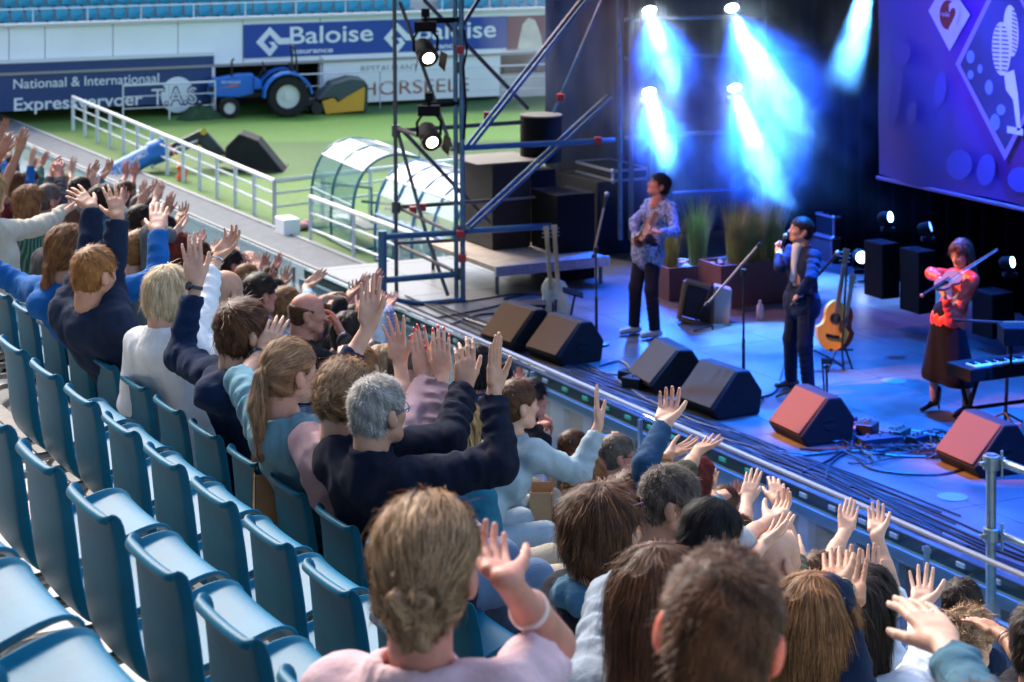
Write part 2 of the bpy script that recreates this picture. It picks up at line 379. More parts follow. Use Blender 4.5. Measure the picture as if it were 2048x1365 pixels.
wtext('emblem_band', 'T.A.S.', 301, 212, 36, 404, mat('emblem_navy', (.01, .03, .12), .5), -.142, board, bold=.05)
wtext('lettering', 'T.A.S.', 303, 211, 34, 402, white_print, -.150, board, bold=.0)
bp = empty('undercroft_opening', FW(540, 215), 'dark opening under the far stand behind the blue tractor', 'opening')
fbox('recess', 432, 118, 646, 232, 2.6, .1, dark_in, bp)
fbox('pillar', 740-100, 118, 652, 222, 0, .25, fascia_m, bp)
def logo(px, py, sz, off, parent):      # white diamond mark with a square eye
    c = FW(px, py, off); k = (c-CAM).dot(CF)/FPX; q = lambda x, y: c+FE*x*k*sz+UP*y*k*sz
    vs = [q(-1, 0), q(-.05, 1), q(.62, .35), q(1.35, .12), q(1.30, -.28), q(.55, -.02), q(.12, -.42), q(.12, .0), q(-.05, .50), q(-.52, 0), q(-.05, -.5), q(.30, -.18), q(.58, -.40), q(-.05, -1)]
    m_ = MB()
    m_.add([q(-1, 0), q(-.05, 1), q(-.05, .48), q(-.48, 0)], [(0, 3, 2, 1)])
    m_.add([q(-1, 0), q(-.48, 0), q(-.05, -.48), q(-.05, -1)], [(0, 3, 2, 1)])
    m_.add([q(-.05, 1), q(.72, .22), q(1.35, .22), q(1.35, -.2), q(.55, -.2), q(-.05, .48)], [(0, 5, 4, 3, 2, 1)])
    m_.add([q(-.05, -1), q(-.05, -.48), q(.12, -.30), q(-.12, -.02), q(.25, .0), q(.5, -.38)], [(0, 1, 2, 3, 4, 5)])
    m_.build('emblem', white_print, parent)
bn = empty('banner', FW(750, 90, -.1), 'long blue insurance banner with white lettering on the white fascia', 'banner')
fbox('cloth', 488, 50, 1014, 117, -.06, .05, banner_blue, bn)
logo(541, 84, 30, -.075, bn); logo(796, 76, 30, -.075, bn)
wtext('lettering', 'Baloise', 580, 88, 35, 746, white_print, -.075, bn, bold=.012)
wtext('lettering', 'Insurance', 582, 108, 11, 666, white_print, -.075, bn, bold=.02)
wtext('lettering', 'Baloise', 834, 80, 35, 992, white_print, -.075, bn, bold=.012)
wtext('lettering', 'Insurance', 836, 99, 11, 916, white_print, -.075, bn, bold=.02)
bm = empty('banner', FW(1060, 80, -.1), 'dark red banner with a pale figure right of the blue insurance banner', 'banner')
fbox('cloth', 1014.5, 33, 1110, 100, -.06, .05, mat('banner_maroon', (.16, .015, .035), .5), bm)
m_ = MB(); k = (FW(1060, 70, -.07)-CAM).dot(CF)/FPX; c = FW(1062, 70, -.075); q = lambda x, y: c+FE*x*k+UP*y*k
m_.add([q(-30, -28), q(-24, -2), q(-18, 22), q(-6, 34), q(8, 30), q(14, 18), q(22, -4), q(26, -28)], [tuple(range(7, -1, -1))]); m_.build('printed_figure', mat('print_cream', (.72, .62, .50), .5, var=.25, vscale=1.5), bm)
sg = empty('restaurant_board', FW(820, 200, -.1), 'white restaurant board with red brown lettering below the blue banner', 'advertising board')
fbox('panel', 646, 117, 1001, 209, -.12, .10, mat('board_white', (.85, .86, .85), .5), sg)
wtext('lettering', 'RESTAURANT', 722, 145, 13, 836, mat('print_grey', (.30, .28, .28), .5), -.135, sg)
wtext('lettering', 'HORSEELE', 724, 192, 28, 938, mat('print_brown', (.32, .12, .08), .5), -.135, sg)
low = fbox('low_wall', 1001, 150, 1420, 196, .2, .25, conc_f); tag(low, 'plain pale concrete wall right of the restaurant board', 'wall')
# white tube railing along the foot of the far stand
def railing(name, pts, h, label, rails=(.35, .68, 1.0), post_d=1.3, r=.03, m=white_metal, cat='railing', pr=None):
    e = empty(name, pts[0], label, cat)
    for f in rails: MB().tube([p+UP*h*f for p in pts], r*(1.15 if f == rails[-1] else .6), 8).build('rail', m, e, True)
    for a, b in zip(pts[:-1], pts[1:]):
        n = max(1, round((b-a).length/post_d))
        for i in range(n+1):
            q = a.lerp(b, i/n); MB().tube([q, q+UP*h*rails[-1]], pr or r, 8).build('post', m, e, True)
    return e
railing('railing', [Vector((*FW(u, 200, -1.0).xy, 0)) for u in (246, 430)], 1.15, 'white gate railing in front of the navy board beside the tractor', post_d=1.5)
railing('railing', [Vector((*FW(u, 200, -.9).xy, 0)) for u in (560, 760, 1000, 1250)], 1.25, 'white tube railing along the foot of the far stand behind the tractor', post_d=3.2, r=.022)
# touchline railing with a corner
rb = [Ph(146, 262, 9.0), Ph(549, 452, 9.0)]
c1 = rb[1]; c2 = c1+Vector((5.4, 1.2, 0))
railing('railing', [rb[0], c1, c2], 1.04, 'white steel railing running along the touchline and turning at the shelter', rails=(.42, .72, 1.0), post_d=1.42, r=.05, pr=.055)
d0 = Vector((19.5, Ph(600, 470, 8.9).y-.5, 0)); d1 = Vector((19.5, 16, 0))
railing('railing', [d0, d1], 1.02, 'pale tube railing beyond the glass in front of the shelters', rails=(.3, .65, 1.0), post_d=2.4, r=.045)

# ================================================================= ON THE PITCH
# tractor ----------------------------------------------------------
tb = Ph(513, 230, 9.0); s_ = 1.16   # metres per picture pixel there
fx = -CR; fx = Vector((fx.x, fx.y, 0)).normalized(); fx = (fx*.97+CF*-.22).normalized(); fy = UP.cross(fx)   # fx = nose direction (picture left)
tr_blue = mat('tractor_blue', (.010, .16, .62), .35, coat=.4); rub = mat('tyre_rubber', (.012, .012, .013), .85); rimw = mat('rim_white', (.72, .72, .70), .4); blk = mat('black_parts', (.012, .012, .014), .55)
tr = empty('tractor', tb, 'small blue tractor with white wheel rims parked on the grass', 'tractor')
def T(x, y, z): return tb+(fx*x+fy*y+UP*z)*1.16
TA = (fx, fy, UP)
def wheel(cx, y, r, w, nm='wheel'):
    root = MB(); n = 28
    w = w*1.16; r = r*1.16; prf = [(r*.58, -w/2), (r*.93, -w/2), (r, -w*.36), (r, w*.36), (r*.93, w/2), (r*.58, w/2)]
    vs = []; c = T(cx, y, r/1.16)
    for i in range(n):
        a = 2*math.pi*i/n
        for rr_, yy in prf: vs.append(c+fx*math.cos(a)*rr_+UP*math.sin(a)*rr_+fy*yy)
    k = len(prf); root.add(vs, [(i*k+j, i*k+(j+1) % k, ((i+1) % n)*k+(j+1) % k, ((i+1) % n)*k+j) for i in range(n) for j in range(k)])
    for i in range(n//1):
        a = 2*math.pi*(i+.5)/n; root.box(c+fx*math.cos(a)*r+UP*math.sin(a)*r, (r*.07, w*.9, .03), (fx*-math.sin(a)+UP*math.cos(a), fy, fx*math.cos(a)+UP*math.sin(a)))
    o = root.build(nm, rub, tr, True)
    m_ = MB(); m_.cyl(c-fy*w*.30, c+fy*w*.30, r*.60, 24); m_.cyl(c-fy*w*.42, c+fy*w*.42, r*.2, 12)
    for i in range(6):
        a = 2*math.pi*i/6; m_.ball(c+(fx*math.cos(a)+UP*math.sin(a))*r*.34-fy*w*.31, .025, 6, 4); m_.ball(c+(fx*math.cos(a)+UP*math.sin(a))*r*.34+fy*w*.31, .025, 6, 4)
    m_.build('rim', rimw, o, True)
wheel(-.80, .62, .58, .42); wheel(-.80, -.62, .58, .42); wheel(.82, .55, .28, .24); wheel(.82, -.55, .28, .24)
hood = [(1.30, .55), (1.38, .70), (1.36, .92), (1.20, 1.06), (.55, 1.16), (.10, 1.17), (.08, .62), (.5, .52)]
MB().prism([T(x, -.28, z) for x, z in hood], fy, .56).build('hood', tr_blue, tr, bevel=.04)
m_ = MB(); m_.prism([T(x, -.285, z) for x, z in [(1.36, .72), (1.375, .86), (1.2, .84), (1.2, .66)]], fy, .57); m_.build('grille', blk, tr)
sw = MB(); sw.prism([T(x, -.295, z) for x, z in [(1.05, .80), (.55, .90), (.56, .83)]], fy, .59); sw.build('orange_flash', mat('orange', (.75, .16, .02), .5), tr)
MB().prism([T(x, -.20, z) for x, z in [(1.1, .5), (-1.05, .5), (-1.05, .8), (0, .66), (1.1, .66)]], fy, .4).build('chassis', blk, tr, bevel=.02)
for sy in (-1, 1):
    arc = [(-.80+math.cos(a)*.70, .60+math.sin(a)*.66) for a in [math.pi*(-.02+1.0*i/9) for i in range(10)]]
    inn = [(-.80+math.cos(a)*.62, .60+math.sin(a)*.57) for a in [math.pi*(-.02+1.0*i/9) for i in range(9, -1, -1)]]
    m_ = MB(); ap = arc+inn
    for i in range(9):
        b4 = [T(*(arc[i][0], sy*.62-.24, arc[i][1])), T(arc[i+1][0], sy*.62-.24, arc[i+1][1]), T(arc[i+1][0], sy*.62+.24, arc[i+1][1]), T(arc[i][0], sy*.62+.24, arc[i][1])]
        t4 = [T(-.80+(arc[i][0]+.80)*.92, sy*.62-.24, .60+(arc[i][1]-.60)*.92), T(-.80+(arc[i+1][0]+.80)*.92, sy*.62-.24, .60+(arc[i+1][1]-.60)*.92),
              T(-.80+(arc[i+1][0]+.80)*.92, sy*.62+.24, .60+(arc[i+1][1]-.60)*.92), T(-.80+(arc[i][0]+.80)*.92, sy*.62+.24, .60+(arc[i][1]-.60)*.92)]
        m_.hexa(b4, t4)
    m_.build('fender', tr_blue, tr)
MB().prism([T(x, -.42, z) for x, z in [(.1, .75), (.1, 1.1), (-.1, 1.0), (-.15, .75)]], fy, .84).build('dashboard', tr_blue, tr, bevel=.02)
m_ = MB(); m_.box(T(-.75, 0, 1.05), (.45, .45, .14), TA); m_.box(T(-.98, 0, 1.28), (.12, .45, .42), TA); m_.build('seat', blk, tr, bevel=.04)
m_ = MB(); m_.tube([T(-.02, 0, 1.0), T(-.22, 0, 1.32)], .025, 6)
m_.tube([T(-.22+math.cos(a)*.05, math.sin(a)*.19, 1.33+math.cos(a)*.17) for a in [2*math.pi*i/16 for i in range(17)]], .016, 5); m_.build('steering_wheel', blk, tr)
m_ = MB()
for sy in (-1, 1): m_.tube([T(-1.0, sy*.5, .8), T(-1.08, sy*.52, 1.3), T(-1.05, sy*.5, 1.75), T(-1.02, sy*.42, 1.92)], .035, 8)
m_.tube([T(-1.02, -.42, 1.92), T(-1.02, .42, 1.92)], .035, 8); m_.build('roll_bar', blk, tr)
m_ = MB(); m_.tube([T(.72, .24, 1.12), T(.72, .24, 1.55), T(.66, .24, 1.62)], .035, 8); m_.tube([T(.72, -.32, .9), T(.9, -.32, .85)], .04, 8); m_.build('exhaust', blk, tr)
text('lettering', 'NEW HOLLAND', T(1.02, .297, .93), -fx, UP, .10, white_print, tr, width=.62, extr=.01)
# heap of grass cuttings
def blob(name, c, rx, ry, h, m, seed=1, n=26, label=None, cat=None, rough=.25):
    rnd = np.random.RandomState(seed); ph = rnd.rand(6)*6.28; vs = []; fs = []
    for i in range(9):
        for k in range(n):
            a = 2*math.pi*k/n; f = i/8
            rr_ = f*(1+rough*math.sin(3*a+ph[0])*.5+rough*.5*math.sin(7*a+ph[1]))
            z = h*(1-f**1.6)*(1+rough*math.sin(5*a+ph[2]+f*6)*.6)+.02*math.sin(11*a+f*20)
            vs.append(Vector(c)+Vector((rx*rr_*math.cos(a), ry*rr_*math.sin(a), max(0, z))))
    fs = [(i*n+k, i*n+(k+1) % n, (i+1)*n+(k+1) % n, (i+1)*n+k) for i in range(8) for k in range(n)]
    o = meshobj(name, vs, fs, m, None, True, base=c); tag(o, label, cat); return o
blob('grass_heap', Ph(398, 238, 9.0), .75, .55, .42, mat('cuttings', (.015, .05, .018), .95, var=.4, vscale=12, bump=.8, bscale=30), label='dark heap of mown grass in front of the tractor', cat='grass heap')
# yellow sweeper hopper ------------------------------------------------
yb = Ph(690, 224, 9.0)
def Y(x, y, z): return yb-fx*x+fy*y+UP*z
hp = empty('sweeper', yb, 'yellow grass collector with a grey hood standing behind the tractor', 'grass collector')
MB().prism([Y(x, -.55, z) for x, z in [(-.72, .0), (-.85, .42), (-.45, .55), (-.32, .38), (.55, .95), (.62, .78), (.55, .08)]], fy, 1.1).build('hopper', mat('hopper_yellow', (.75, .36, .03), .45), hp, bevel=.02)
MB().prism([Y(x, -.60, z) for x, z in [(-1.0, .46), (-.5, .98), (.1, 1.16), (.55, 1.10), (.66, .95), (.60, .90), (-.30, .42), (-.45, .57)]], fy, 1.2).build('hood', mat('hood_grey', (.06, .08, .085), .7), hp, bevel=.04)
m_ = MB(); m_.cyl(Y(-1.0, -.62, .2), Y(-1.0, .62, .2), .2, 16); m_.box(Y(-1.25, 0, .35), (.5, .9, .16), (fx, fy, UP)); m_.tube([Y(-1.5, 0, .4), Y(-1.1, 0, .55), Y(-1.0, .2, .7)], .05, 6); m_.build('brush_drum', blk, hp)
MB().prism([Y(x, -.58, z) for x, z in [(.56, .06), (.66, .1), (.68, .92), (.6, .95)]], fy, 1.16).build('edge_flap', mat('flap_green', (.02, .06, .05), .7), hp)

# loader arm with bucket, blue covered boom ---------------------------------------
lo = Ph(500, 345, 9.0); ld = (lo-CAM).dot(CF)
def Lp(u, v, dd=0): return Pd(u, v, ld+dd)
ln = empty('wheel_loader_arm', lo, 'black loader arm with blue sleeve and big bucket reaching over the railing', 'loader')
bk = mat('bucket_black', (.012, .012, .013), .85, var=.5, vscale=3); DB = 1.5
m_ = MB()
side = [(446, 262+36), (470, 268), (512, 275), (568, 345), (486, 330), (455, 318)]
m_.hexa([Lp(448, 318, 0), Lp(490, 338, 0), Lp(500, 335, .9), Lp(455, 312, .9)], [Lp(466, 290, 0), Lp(478, 272, 0), Lp(505, 278, .9), Lp(482, 272, .9)])
m_.build('bucket_back', bk, ln, bevel=.03)
m_ = MB(); m_.prism([Lp(u, v, -.05) for u, v in [(478, 268), (515, 282), (568, 346), (560, 348), (490, 338), (452, 322), (450, 296)]], CF, 1.0); m_.build('bucket', bk, ln, bevel=.04)
m_ = MB(); m_.prism([Lp(u, v, -.10) for u, v in [(484, 336), (566, 345), (568, 350), (490, 343)]], CF, 1.6); m_.build('cutting_edge', mat('rusty_steel', (.09, .045, .04), .5, metal=.6), ln)
m_ = MB(); m_.prism([Lp(u, v, .3) for u, v in [(325, 297), (402, 260), (414, 266), (455, 312), (440, 326), (398, 284), (330, 313)]], CF, .22); m_.build('arm', mat('arm_dark', (.03, .04, .045), .5, var=.4, vscale=4), ln, bevel=.03)
m_ = MB(); m_.prism([Lp(u, v, .9) for u, v in [(328, 303), (400, 268), (412, 274), (450, 318), (440, 328), (398, 290), (332, 318)]], CF, .2); m_.build('arm', mat('arm_dark', (.03, .04, .045), .5), ln, bevel=.03)
m_ = MB(); m_.cyl(Lp(334, 306, .25), Lp(396, 283, .25), .05, 10); m_.build('hydraulic_ram', mat('ram', (.4, .42, .42), .3, metal=.8), ln, True)
m_ = MB(); m_.cyl(Lp(407, 264, .2), Lp(407, 264, .45), .09, 12); m_.cyl(Lp(446, 318, .1), Lp(446, 318, .8), .11, 12); m_.build('pivot_pin', mat('pin_yellow', (.6, .42, .02), .5), ln)
m_ = MB(); mpts = catmull([Lp(150, 392, -.4), Lp(232, 345, -.3), Lp(308, 305, .2)], 6); m_.tube(mpts, .27, 14); m_.cyl(Lp(300, 309, .2), Lp(332, 297, .3), .33, 14); sl_ = m_.build('boom_sleeve', mat('sleeve_blue', (.015, .17, .50), .55, var=.15, vscale=3), ln, True)
bd = (Lp(312, 308)-Lp(225, 352)).normalized(); bu = CF.cross(bd); bu = -bu if bu.z < 0 else bu
text('lettering', 'JUAN SCHMIDT', Lp(246, 332)-CF*.85, bd, bu, .17, white_print, ln, width=.95, extr=0, bold=.02)
text('lettering', 'HOLLAND', Lp(226, 358)-CF*.85, bd, bu, .26, white_print, ln, width=1.0, extr=0, bold=.02)
m_ = MB(); q = Ph(362, 362, 9.0); m_.tube([q+Vector((0, 0, .02)), q+Vector((.05, 0, .25)), q+Vector((-.05, 0, .42))], [.14, .12, .08], 10); m_.tube([q+Vector((-.05, 0, .42)), Lp(340, 290)-CF*0], .012, 5)
tag(m_.build('orange_marker', mat('marker_orange', (.9, .10, .01), .5), base=tuple(q)), 'bright orange marker lying on the grass below the loader arm', 'marker')

# shelters ----------------------------------------------------------------
poly_m = glass('shelter_polycarbonate', (.78, .88, .88), .2, .14, (.45, .68, .66)); opal = mat('opal_roof', (.80, .82, .80), .25, alpha=.9); smoke_p = glass('shelter_roof_pane', (.8, .84, .8), .1, .55, (.55, .58, .50))
def shelter(uL, vL, uR, vR, width, frame_col, label, name='team_shelter', height=2.05, depth=1.45, nb=3, seats=False):
    a = Ph(uL, vL, 9.0); b = Ph(uR, vR, 9.0); e = Vector((b.x-a.x, b.y-a.y, 0)).normalized(); L_ = (b-a).length
    nrm = UP.cross(e)*-1
    if nrm.x < 0: nrm = -nrm                  # opens towards the pitch (+x)
    fm = mat('shelter_frame_'+name, frame_col, .4)
    root = empty(name, a, label, 'team shelter')
    prof_ = [(0, 0), (-.02, .5), (.0, 1.0), (.08, 1.4), (.26, 1.75), (.55, 1.98), (.9, height+.03), (1.25, height), (depth+.1, height-.08)]
    def Q(s, p): return a+e*(L_*s)+nrm*p[0]+UP*p[1]
    for i in range(nb+1):
        MB().tube([Q(i/nb, p) for p in catmull([(x, z, 0) for x, z in prof_], 3)], .035, 6).build('rib', fm, root, True)
    for i in range(nb):
        for j, (p, q) in enumerate(zip(prof_[:-1], prof_[1:])):
            s0, s1 = i/nb+.01, (i+1)/nb-.01
            mm_ = poly_m if j < 4 else (opal if j in (4, 7) or (seats and j == 5) else smoke_p)
            MB().prism([Q(s0, p), Q(s1, p), Q(s1, q), Q(s0, q)], e.cross(Q(0, q)-Q(0, p)).normalized(), .012).build('panel', mm_, root)
    for zz in ((0, .05), (.0, 1.0), (.26, 1.75), (depth+.1, height-.08)):
        MB().tube([Q(0, zz), Q(1, zz)], .035, 6).build('rail', fm if zz[1] < 1.5 else opal, root, True)
    for s in (0, 1):
        MB().tube([Q(s, (0, .06)), Q(s, (depth, .06))], .035, 6).build('foot_rail', fm, root, True)
        MB().tube([Q(s, (depth, .06)), Q(s, (depth, .9)), Q(s, (.2, 1.1))], .03, 6).build('side_brace', fm, root, True)
    if seats:
        for i in range(7):
            s = (i+.5)/7; c = Q(s, (.55, .45)); AXs = (e, nrm, UP)
            o = MB(); o.hexa([c-e*.2-nrm*.2, c+e*.2-nrm*.2, c+e*.2+nrm*.22, c-e*.2+nrm*.22], [c-e*.2-nrm*.2+UP*.05, c+e*.2-nrm*.2+UP*.05, c+e*.2+nrm*.22+UP*.05, c-e*.2+nrm*.22+UP*.05])
            o.hexa([c-e*.2-nrm*.25, c+e*.2-nrm*.25, c+e*.2-nrm*.18, c-e*.2-nrm*.18], [c-e*.13-nrm*.32+UP*.5, c+e*.13-nrm*.32+UP*.5, c+e*.13-nrm*.27+UP*.5, c-e*.13-nrm*.27+UP*.5])
            o.build('seat', mat('shelter_seat', (.62, .68, .70), .4), root, bevel=.03)
    else:
        MB().box(Q(.5, (.5, .45)), (L_*.9, .35, .05), (e, nrm, UP)).build('bench', mat('bench_wood', (.45, .40, .34), .6), root)
    return root
shelter(624, 462, 706, 505, 2, (.02, .16, .19), 'curved transparent shelter with white roof on the touchline, left one', nb=2)
shelter(752, 522, 905, 588, 2, (.03, .17, .42), 'curved transparent shelter with pale seats behind the scaffold, right one', name='team_shelter_seats', nb=4, seats=True)
bpy.data.objects['team_shelter_seats'].name = 'team_shelter.001'
q = Ph(575, 470, 9.0); tag(MB().box(q+UP*.2, (.4, .6, .4)).build('concrete_block', fascia_m, base=tuple(q), bevel=.03), 'white block at the corner of the path beyond the glass', 'block')
q = Ph(600, 452, 8.9); tag(MB().ball(q, .16, 8, 6, (1.5, 1, .6)).ball(q+Vector((.2, .1, 0)), .12, 8, 6).build('litter', mat('pink_cloth', (.65, .30, .30), .8), base=tuple(q)), 'small crumpled pink cloth on the grass by the railing corner', 'litter')
# ================================================================= STAGE
SZ = CAMZ-5.5; SX0 = 11.1; SX1 = 17.6; ST0 = 11.0; ST1 = 27.2
def P5(u, v): return Ph(u, v, 5.5)
def stage_floor_mat():
    m = bpy.data.materials.new('stage_floor'); m.use_nodes = True; nt = m.node_tree; b = nt.nodes['Principled BSDF']; N = nt.nodes.new; L = nt.links.new
    tc = N('ShaderNodeTexCoord'); n1 = N('ShaderNodeTexNoise'); n1.inputs['Scale'].default_value = 1.2; n1.inputs['Detail'].default_value = 8; n1.inputs['Roughness'].default_value = .7
    L(tc.outputs['Object'], n1.inputs['Vector'])
    r = N('ShaderNodeValToRGB'); r.color_ramp.elements[0].position = .35; r.color_ramp.elements[1].position = .65
    r.color_ramp.elements[0].color = (.055, .052, .05, 1); r.color_ramp.elements[1].color = (.115, .108, .10, 1)
    L(n1.outputs[0], r.inputs[0]); L(r.outputs[0], b.inputs['Base Color'])
    r2 = N('ShaderNodeMapRange'); r2.inputs['To Min'].default_value = .22; r2.inputs['To Max'].default_value = .5; L(n1.outputs[0], r2.inputs['Value']); L(r2.outputs[0], b.inputs['Roughness'])
    return m
sfm = stage_floor_mat(); black = mat('stage_black', (.008, .008, .010), .8, spec=.15); drape = mat('black_drape', (.004, .004, .006), .95, spec=0)
# deck plates: 2 x 1 m, thin joints
dk = tag(MB().box(((SX0+SX1)/2, (ST0+ST1)/2, SZ-.075), (SX1-SX0, ST1-ST0, .13)).build('stage_deck', black), kind='structure')
ix = 0; y = ST0
while y < ST1-.1:
    x = SX0
    while x < SX1-.1:
        w = min(1.0, SX1-x); l = min(2.0, ST1-y)
        if ix == 0: p0 = MB().box((x+w/2, y+l/2, SZ-.005), (w-.006, l-.008, .010)).build('deck_plate', sfm, dk); 
        else: MB().box((x+w/2, y+l/2, SZ-.005), (w-.006, l-.008, .010)).build('deck_plate', sfm, dk)
        ix += 1; x += 1.0
    y += 2.0
# front edge: box truss with square openings, legs, marks
steel_b = mat('truss_steel', (.07, .13, .18), .5, metal=.1)
ft = empty('stage_front_frame', (SX0, 18, SZ-.6), 'steel frame of square openings under the front edge of the stage', 'stage frame')
fzt, fzb = SZ-.16, SZ-.80
for z, h in ((fzt, .10), (fzb, .10)): MB().box((SX0-.03, (ST0+ST1)/2, z), (.08, ST1-ST0, h)).build('beam', steel_b, ft)
y = ST0; i = 0
while y < ST1:
    MB().box((SX0-.03, y, (fzt+fzb)/2), (.07, .28 if i % 2 else .16, fzt-fzb-.1)).build('upright', steel_b, ft); 
    y += .62; i += 1
y = ST0
while y < ST1-.5:
    m_ = MB(); m_.tube([(SX0+.05, y, 0), (SX0+.05, y, fzb)], .035, 6)
    m_.tube([(SX0+.05, y, .5), (SX0+.05, y+1.9, fzb-.1)], .028, 6); m_.tube([(SX0+.05, y, 1.3), (SX0+.05, y+2.0, 1.3)], .026, 6); m_.build('leg', steel_b, ft); y += 2.0
y = ST0; led_w = mat('led_pale', (.40, .44, .42), .5); led_g = mat('led_green', (.05, .45, .20), .5); i = 0  # LED dots and light dashes painted as unlit coloured marks
while y < 25:
    tm = led_g if 16.5 < y < 20.5 else led_w
    MB().box((SX0-.006, y, SZ-.05), (.02, .10, .035)).build('edge_mark', tm, ft); y += .42; i += 1
tag(MB().box((13.5, 19, 1.6), (.1, 16, 3.2)).build('understage_cloth', mat('understage', (.06, .06, .06), .9)), kind='structure')
tag(MB().box((10.6, 19, .03), (1.1, 60, .05)).build('ground_boards', mat('ground_boards', (.42, .36, .30), .8, var=.2, vscale=2)), kind='structure')

# enclosure: rear wall, far side wall with folds, near side wall, roof
def curtain(name, a, b, z0, z1, m, amp=.07, wl=.35, label=None, sag=0):
    a = Vector(a); b = Vector(b); L_ = (b-a).length; d = (b-a).normalized(); n = UP.cross(d); k = int(L_/wl*8); vs = []
    rnd = random.Random(5); ph = [rnd.random()*6 for _ in range(4)]
    for j, z in enumerate((z0, (z0*.6+z1*.4), z1)):
        for i in range(k+1):
            s = L_*i/k; o = amp*(math.sin(2*math.pi*s/wl+ph[0])+.5*math.sin(2*math.pi*s/(wl*1.7)+ph[1]+j*.4))*(1-.3*j/2)
            vs.append(a+d*s+n*o+UP*(z-a.z))
    n_ = k+1; fs = [(j*n_+i, j*n_+i+1, (j+1)*n_+i+1, (j+1)*n_+i) for j in range(2) for i in range(k)]
    o = meshobj(name, vs, fs, m, None, True); so_ = o.modifiers.new('t', 'SOLIDIFY'); so_.thickness = .01
    if label: tag(o, label, 'curtain')
    else: tag(o, kind='structure')
    return o
curtain('stage_back_curtain', (17.45, ST0, 0), (17.45, 28.7, 0), SZ-.4, SZ+8.5, drape)
curtain('stage_side_curtain', (17.4, 28.6, 0), (Pt(1090, 0, 28.6).x, 28.6, 0), 0, SZ+8.5, drape)
curtain('stage_wing_curtain', (SX0+.1, ST0+.1, 0), (17.4, ST0+.1, 0), SZ-.4, SZ+8.5, drape)
tag(MB().box((13.0, 28.9, 10.4), (4.4, .15, 3.6)).build('side_sun_blocker', black), kind='structure')  # unseen panel added to keep the sun off the stage floor
tag(MB().box((14.4, 19.8, SZ+8.6), (7.4, 18, .15)).build('stage_roof', black), kind='structure')
tag(MB().box((10.8, 17.6, 10.15), (.15, 13.4, 3.9)).build('front_daylight_blocker', black), kind='structure')  # unseen panel added to cut daylight, the real front is open
tag(MB().box((16.2, 27.9, SZ-.07), (2.7, 1.4, .12)).build('backstage_deck', black), kind='structure')
# grey gauze beside the scaffold
gz = curtain('gauze', Pt(1088, 0, 27.6)*1, Pt(1246, 0, 27.6), SZ-.3, SZ+8, mat('gauze_grey', (.045, .06, .058), .9, var=.35, vscale=1.2, stretch=(3, 3, .4)), amp=.045, wl=.42, label='grey green gauze curtain hanging beside the scaffold tower at the dark stage')
# scaffold tower -----------------------------------------------------------------
blue_p = mat('scaffold_tube', (.10, .19, .27), .38, metal=.65, var=.25, vscale=9); redm = mat('clamp_red', (.45, .03, .03), .5); darkt = mat('dark_tube', (.10, .105, .11), .4, metal=.6); woodm = mat('plank_wood', (.42, .34, .27), .7, var=.2, vscale=6)
bl2 = mat('painted_blue_tube', (.035, .13, .24), .45)
sc = empty('scaffold_tower', P5(919, 604), 'tall steel scaffold tower at the left corner of the stage', 'scaffold')
def bar(us, t, m, r=.028, name='tube', parent=None):
    pts = [Pt(u, v, tt) for (u, v), tt in zip(us, t if isinstance(t, (list, tuple)) else [t]*len(us))]
    return MB().tube(pts, r, 8).build(name, m, parent or sc, True)
TT = 24.6
bar([(787, -230), (793, 582)], 25.4, darkt, .026, 'standard')
bar([(909, -230), (913, 602)], TT, blue_p, .030, 'standard'); bar([(921, -230), (926, 602)], TT-.08, blue_p, .033, 'standard')
bar([(1236, -230), (1241, 480)], 25.3, blue_p, .03, 'standard')
for (a, b, t1, t2, mm, r) in [
    ((793, 262), (1042, 245), 25.4, 25.3, darkt, .028), ((927, 296), (1228, 281), TT, 25.2, bl2, .036), ((792, 415), (980, 402), 25.4, 25.2, darkt, .026),
    ((791, 254), (905, 300), 25.4, TT, woodm, .026), ((800, 417), (905, 466), 25.4, TT, woodm, .024), ((800, 492), (905, 541), 25.4, TT, woodm, .024),
    ((790, 487), (925, 480), 25.4, 25.8, darkt, .024), ((930, 296), (1170, -10), TT, 25.2, blue_p, .022), ((939, 299), (1182, -10), TT, 25.2, blue_p, .022),
    ((933, 452), (1215, 192), TT, 25.2, blue_p, .022), ((942, 457), (1224, 197), TT, 25.2, bl2, .022),
    ((800, 5), (903, 296), 25.4, TT+.1, darkt, .024), ((846, -2), (1056, 218), 25.4, 25.3, darkt, .026), ((795, 262), (853, 470), 25.4, TT+.4, darkt, .024), ((853, 470), (896, 592), TT+.4, TT+.1, darkt, .024),
    ((806, 262), (980, 447), 25.4, 25.3, darkt, .026), ((1208, -10), (1107, 226), 25.3, 25.3, blue_p, .022), ((920, 60), (962, -8), TT, TT+.4, darkt, .026)]:
    bar([a, b], (t1, t2), mm, r, 'brace')
bar([(765, 462), (765, 592)], TT, bl2, .055, 'rail_post')
for a, b in (((768, 474), (908, 466)), ((768, 561), (912, 549))): bar([a, b], TT, bl2, .038, 'guard_rail')
bar([(930, 463), (1112, 452)], (TT, 25.2), bl2, .04, 'guard_rail')
bar([(762, 588), (800, 602), (840, 608), (925, 600)], TT-.1, bl2, .03, 'foot_tube')
for (u, v, t) in [(921, 100, TT-.1), (921, 468, TT-.1), (845, 414, 25.3), (975, 231, TT+.3), (1196, 281, 25.1), (1121, 195, 24.9), (826, 420, 25.3), (925, 516, TT-.12)]:
    c = Pt(u, v, t); MB().box(c-CF*.02, (.09, .09, .09), (CR, CF, UP)).build('clamp', redm, sc, bevel=.01)
for (u, v) in [(919, 135), (919, 295), (919, 462), (919, 547), (792, 262), (792, 415)]:
    c = Pt(u, v, TT if u > 900 else 25.4); MB().cyl(c-UP*.07, c+UP*.07, .055, 12).build('coupler', darkt, sc, True)
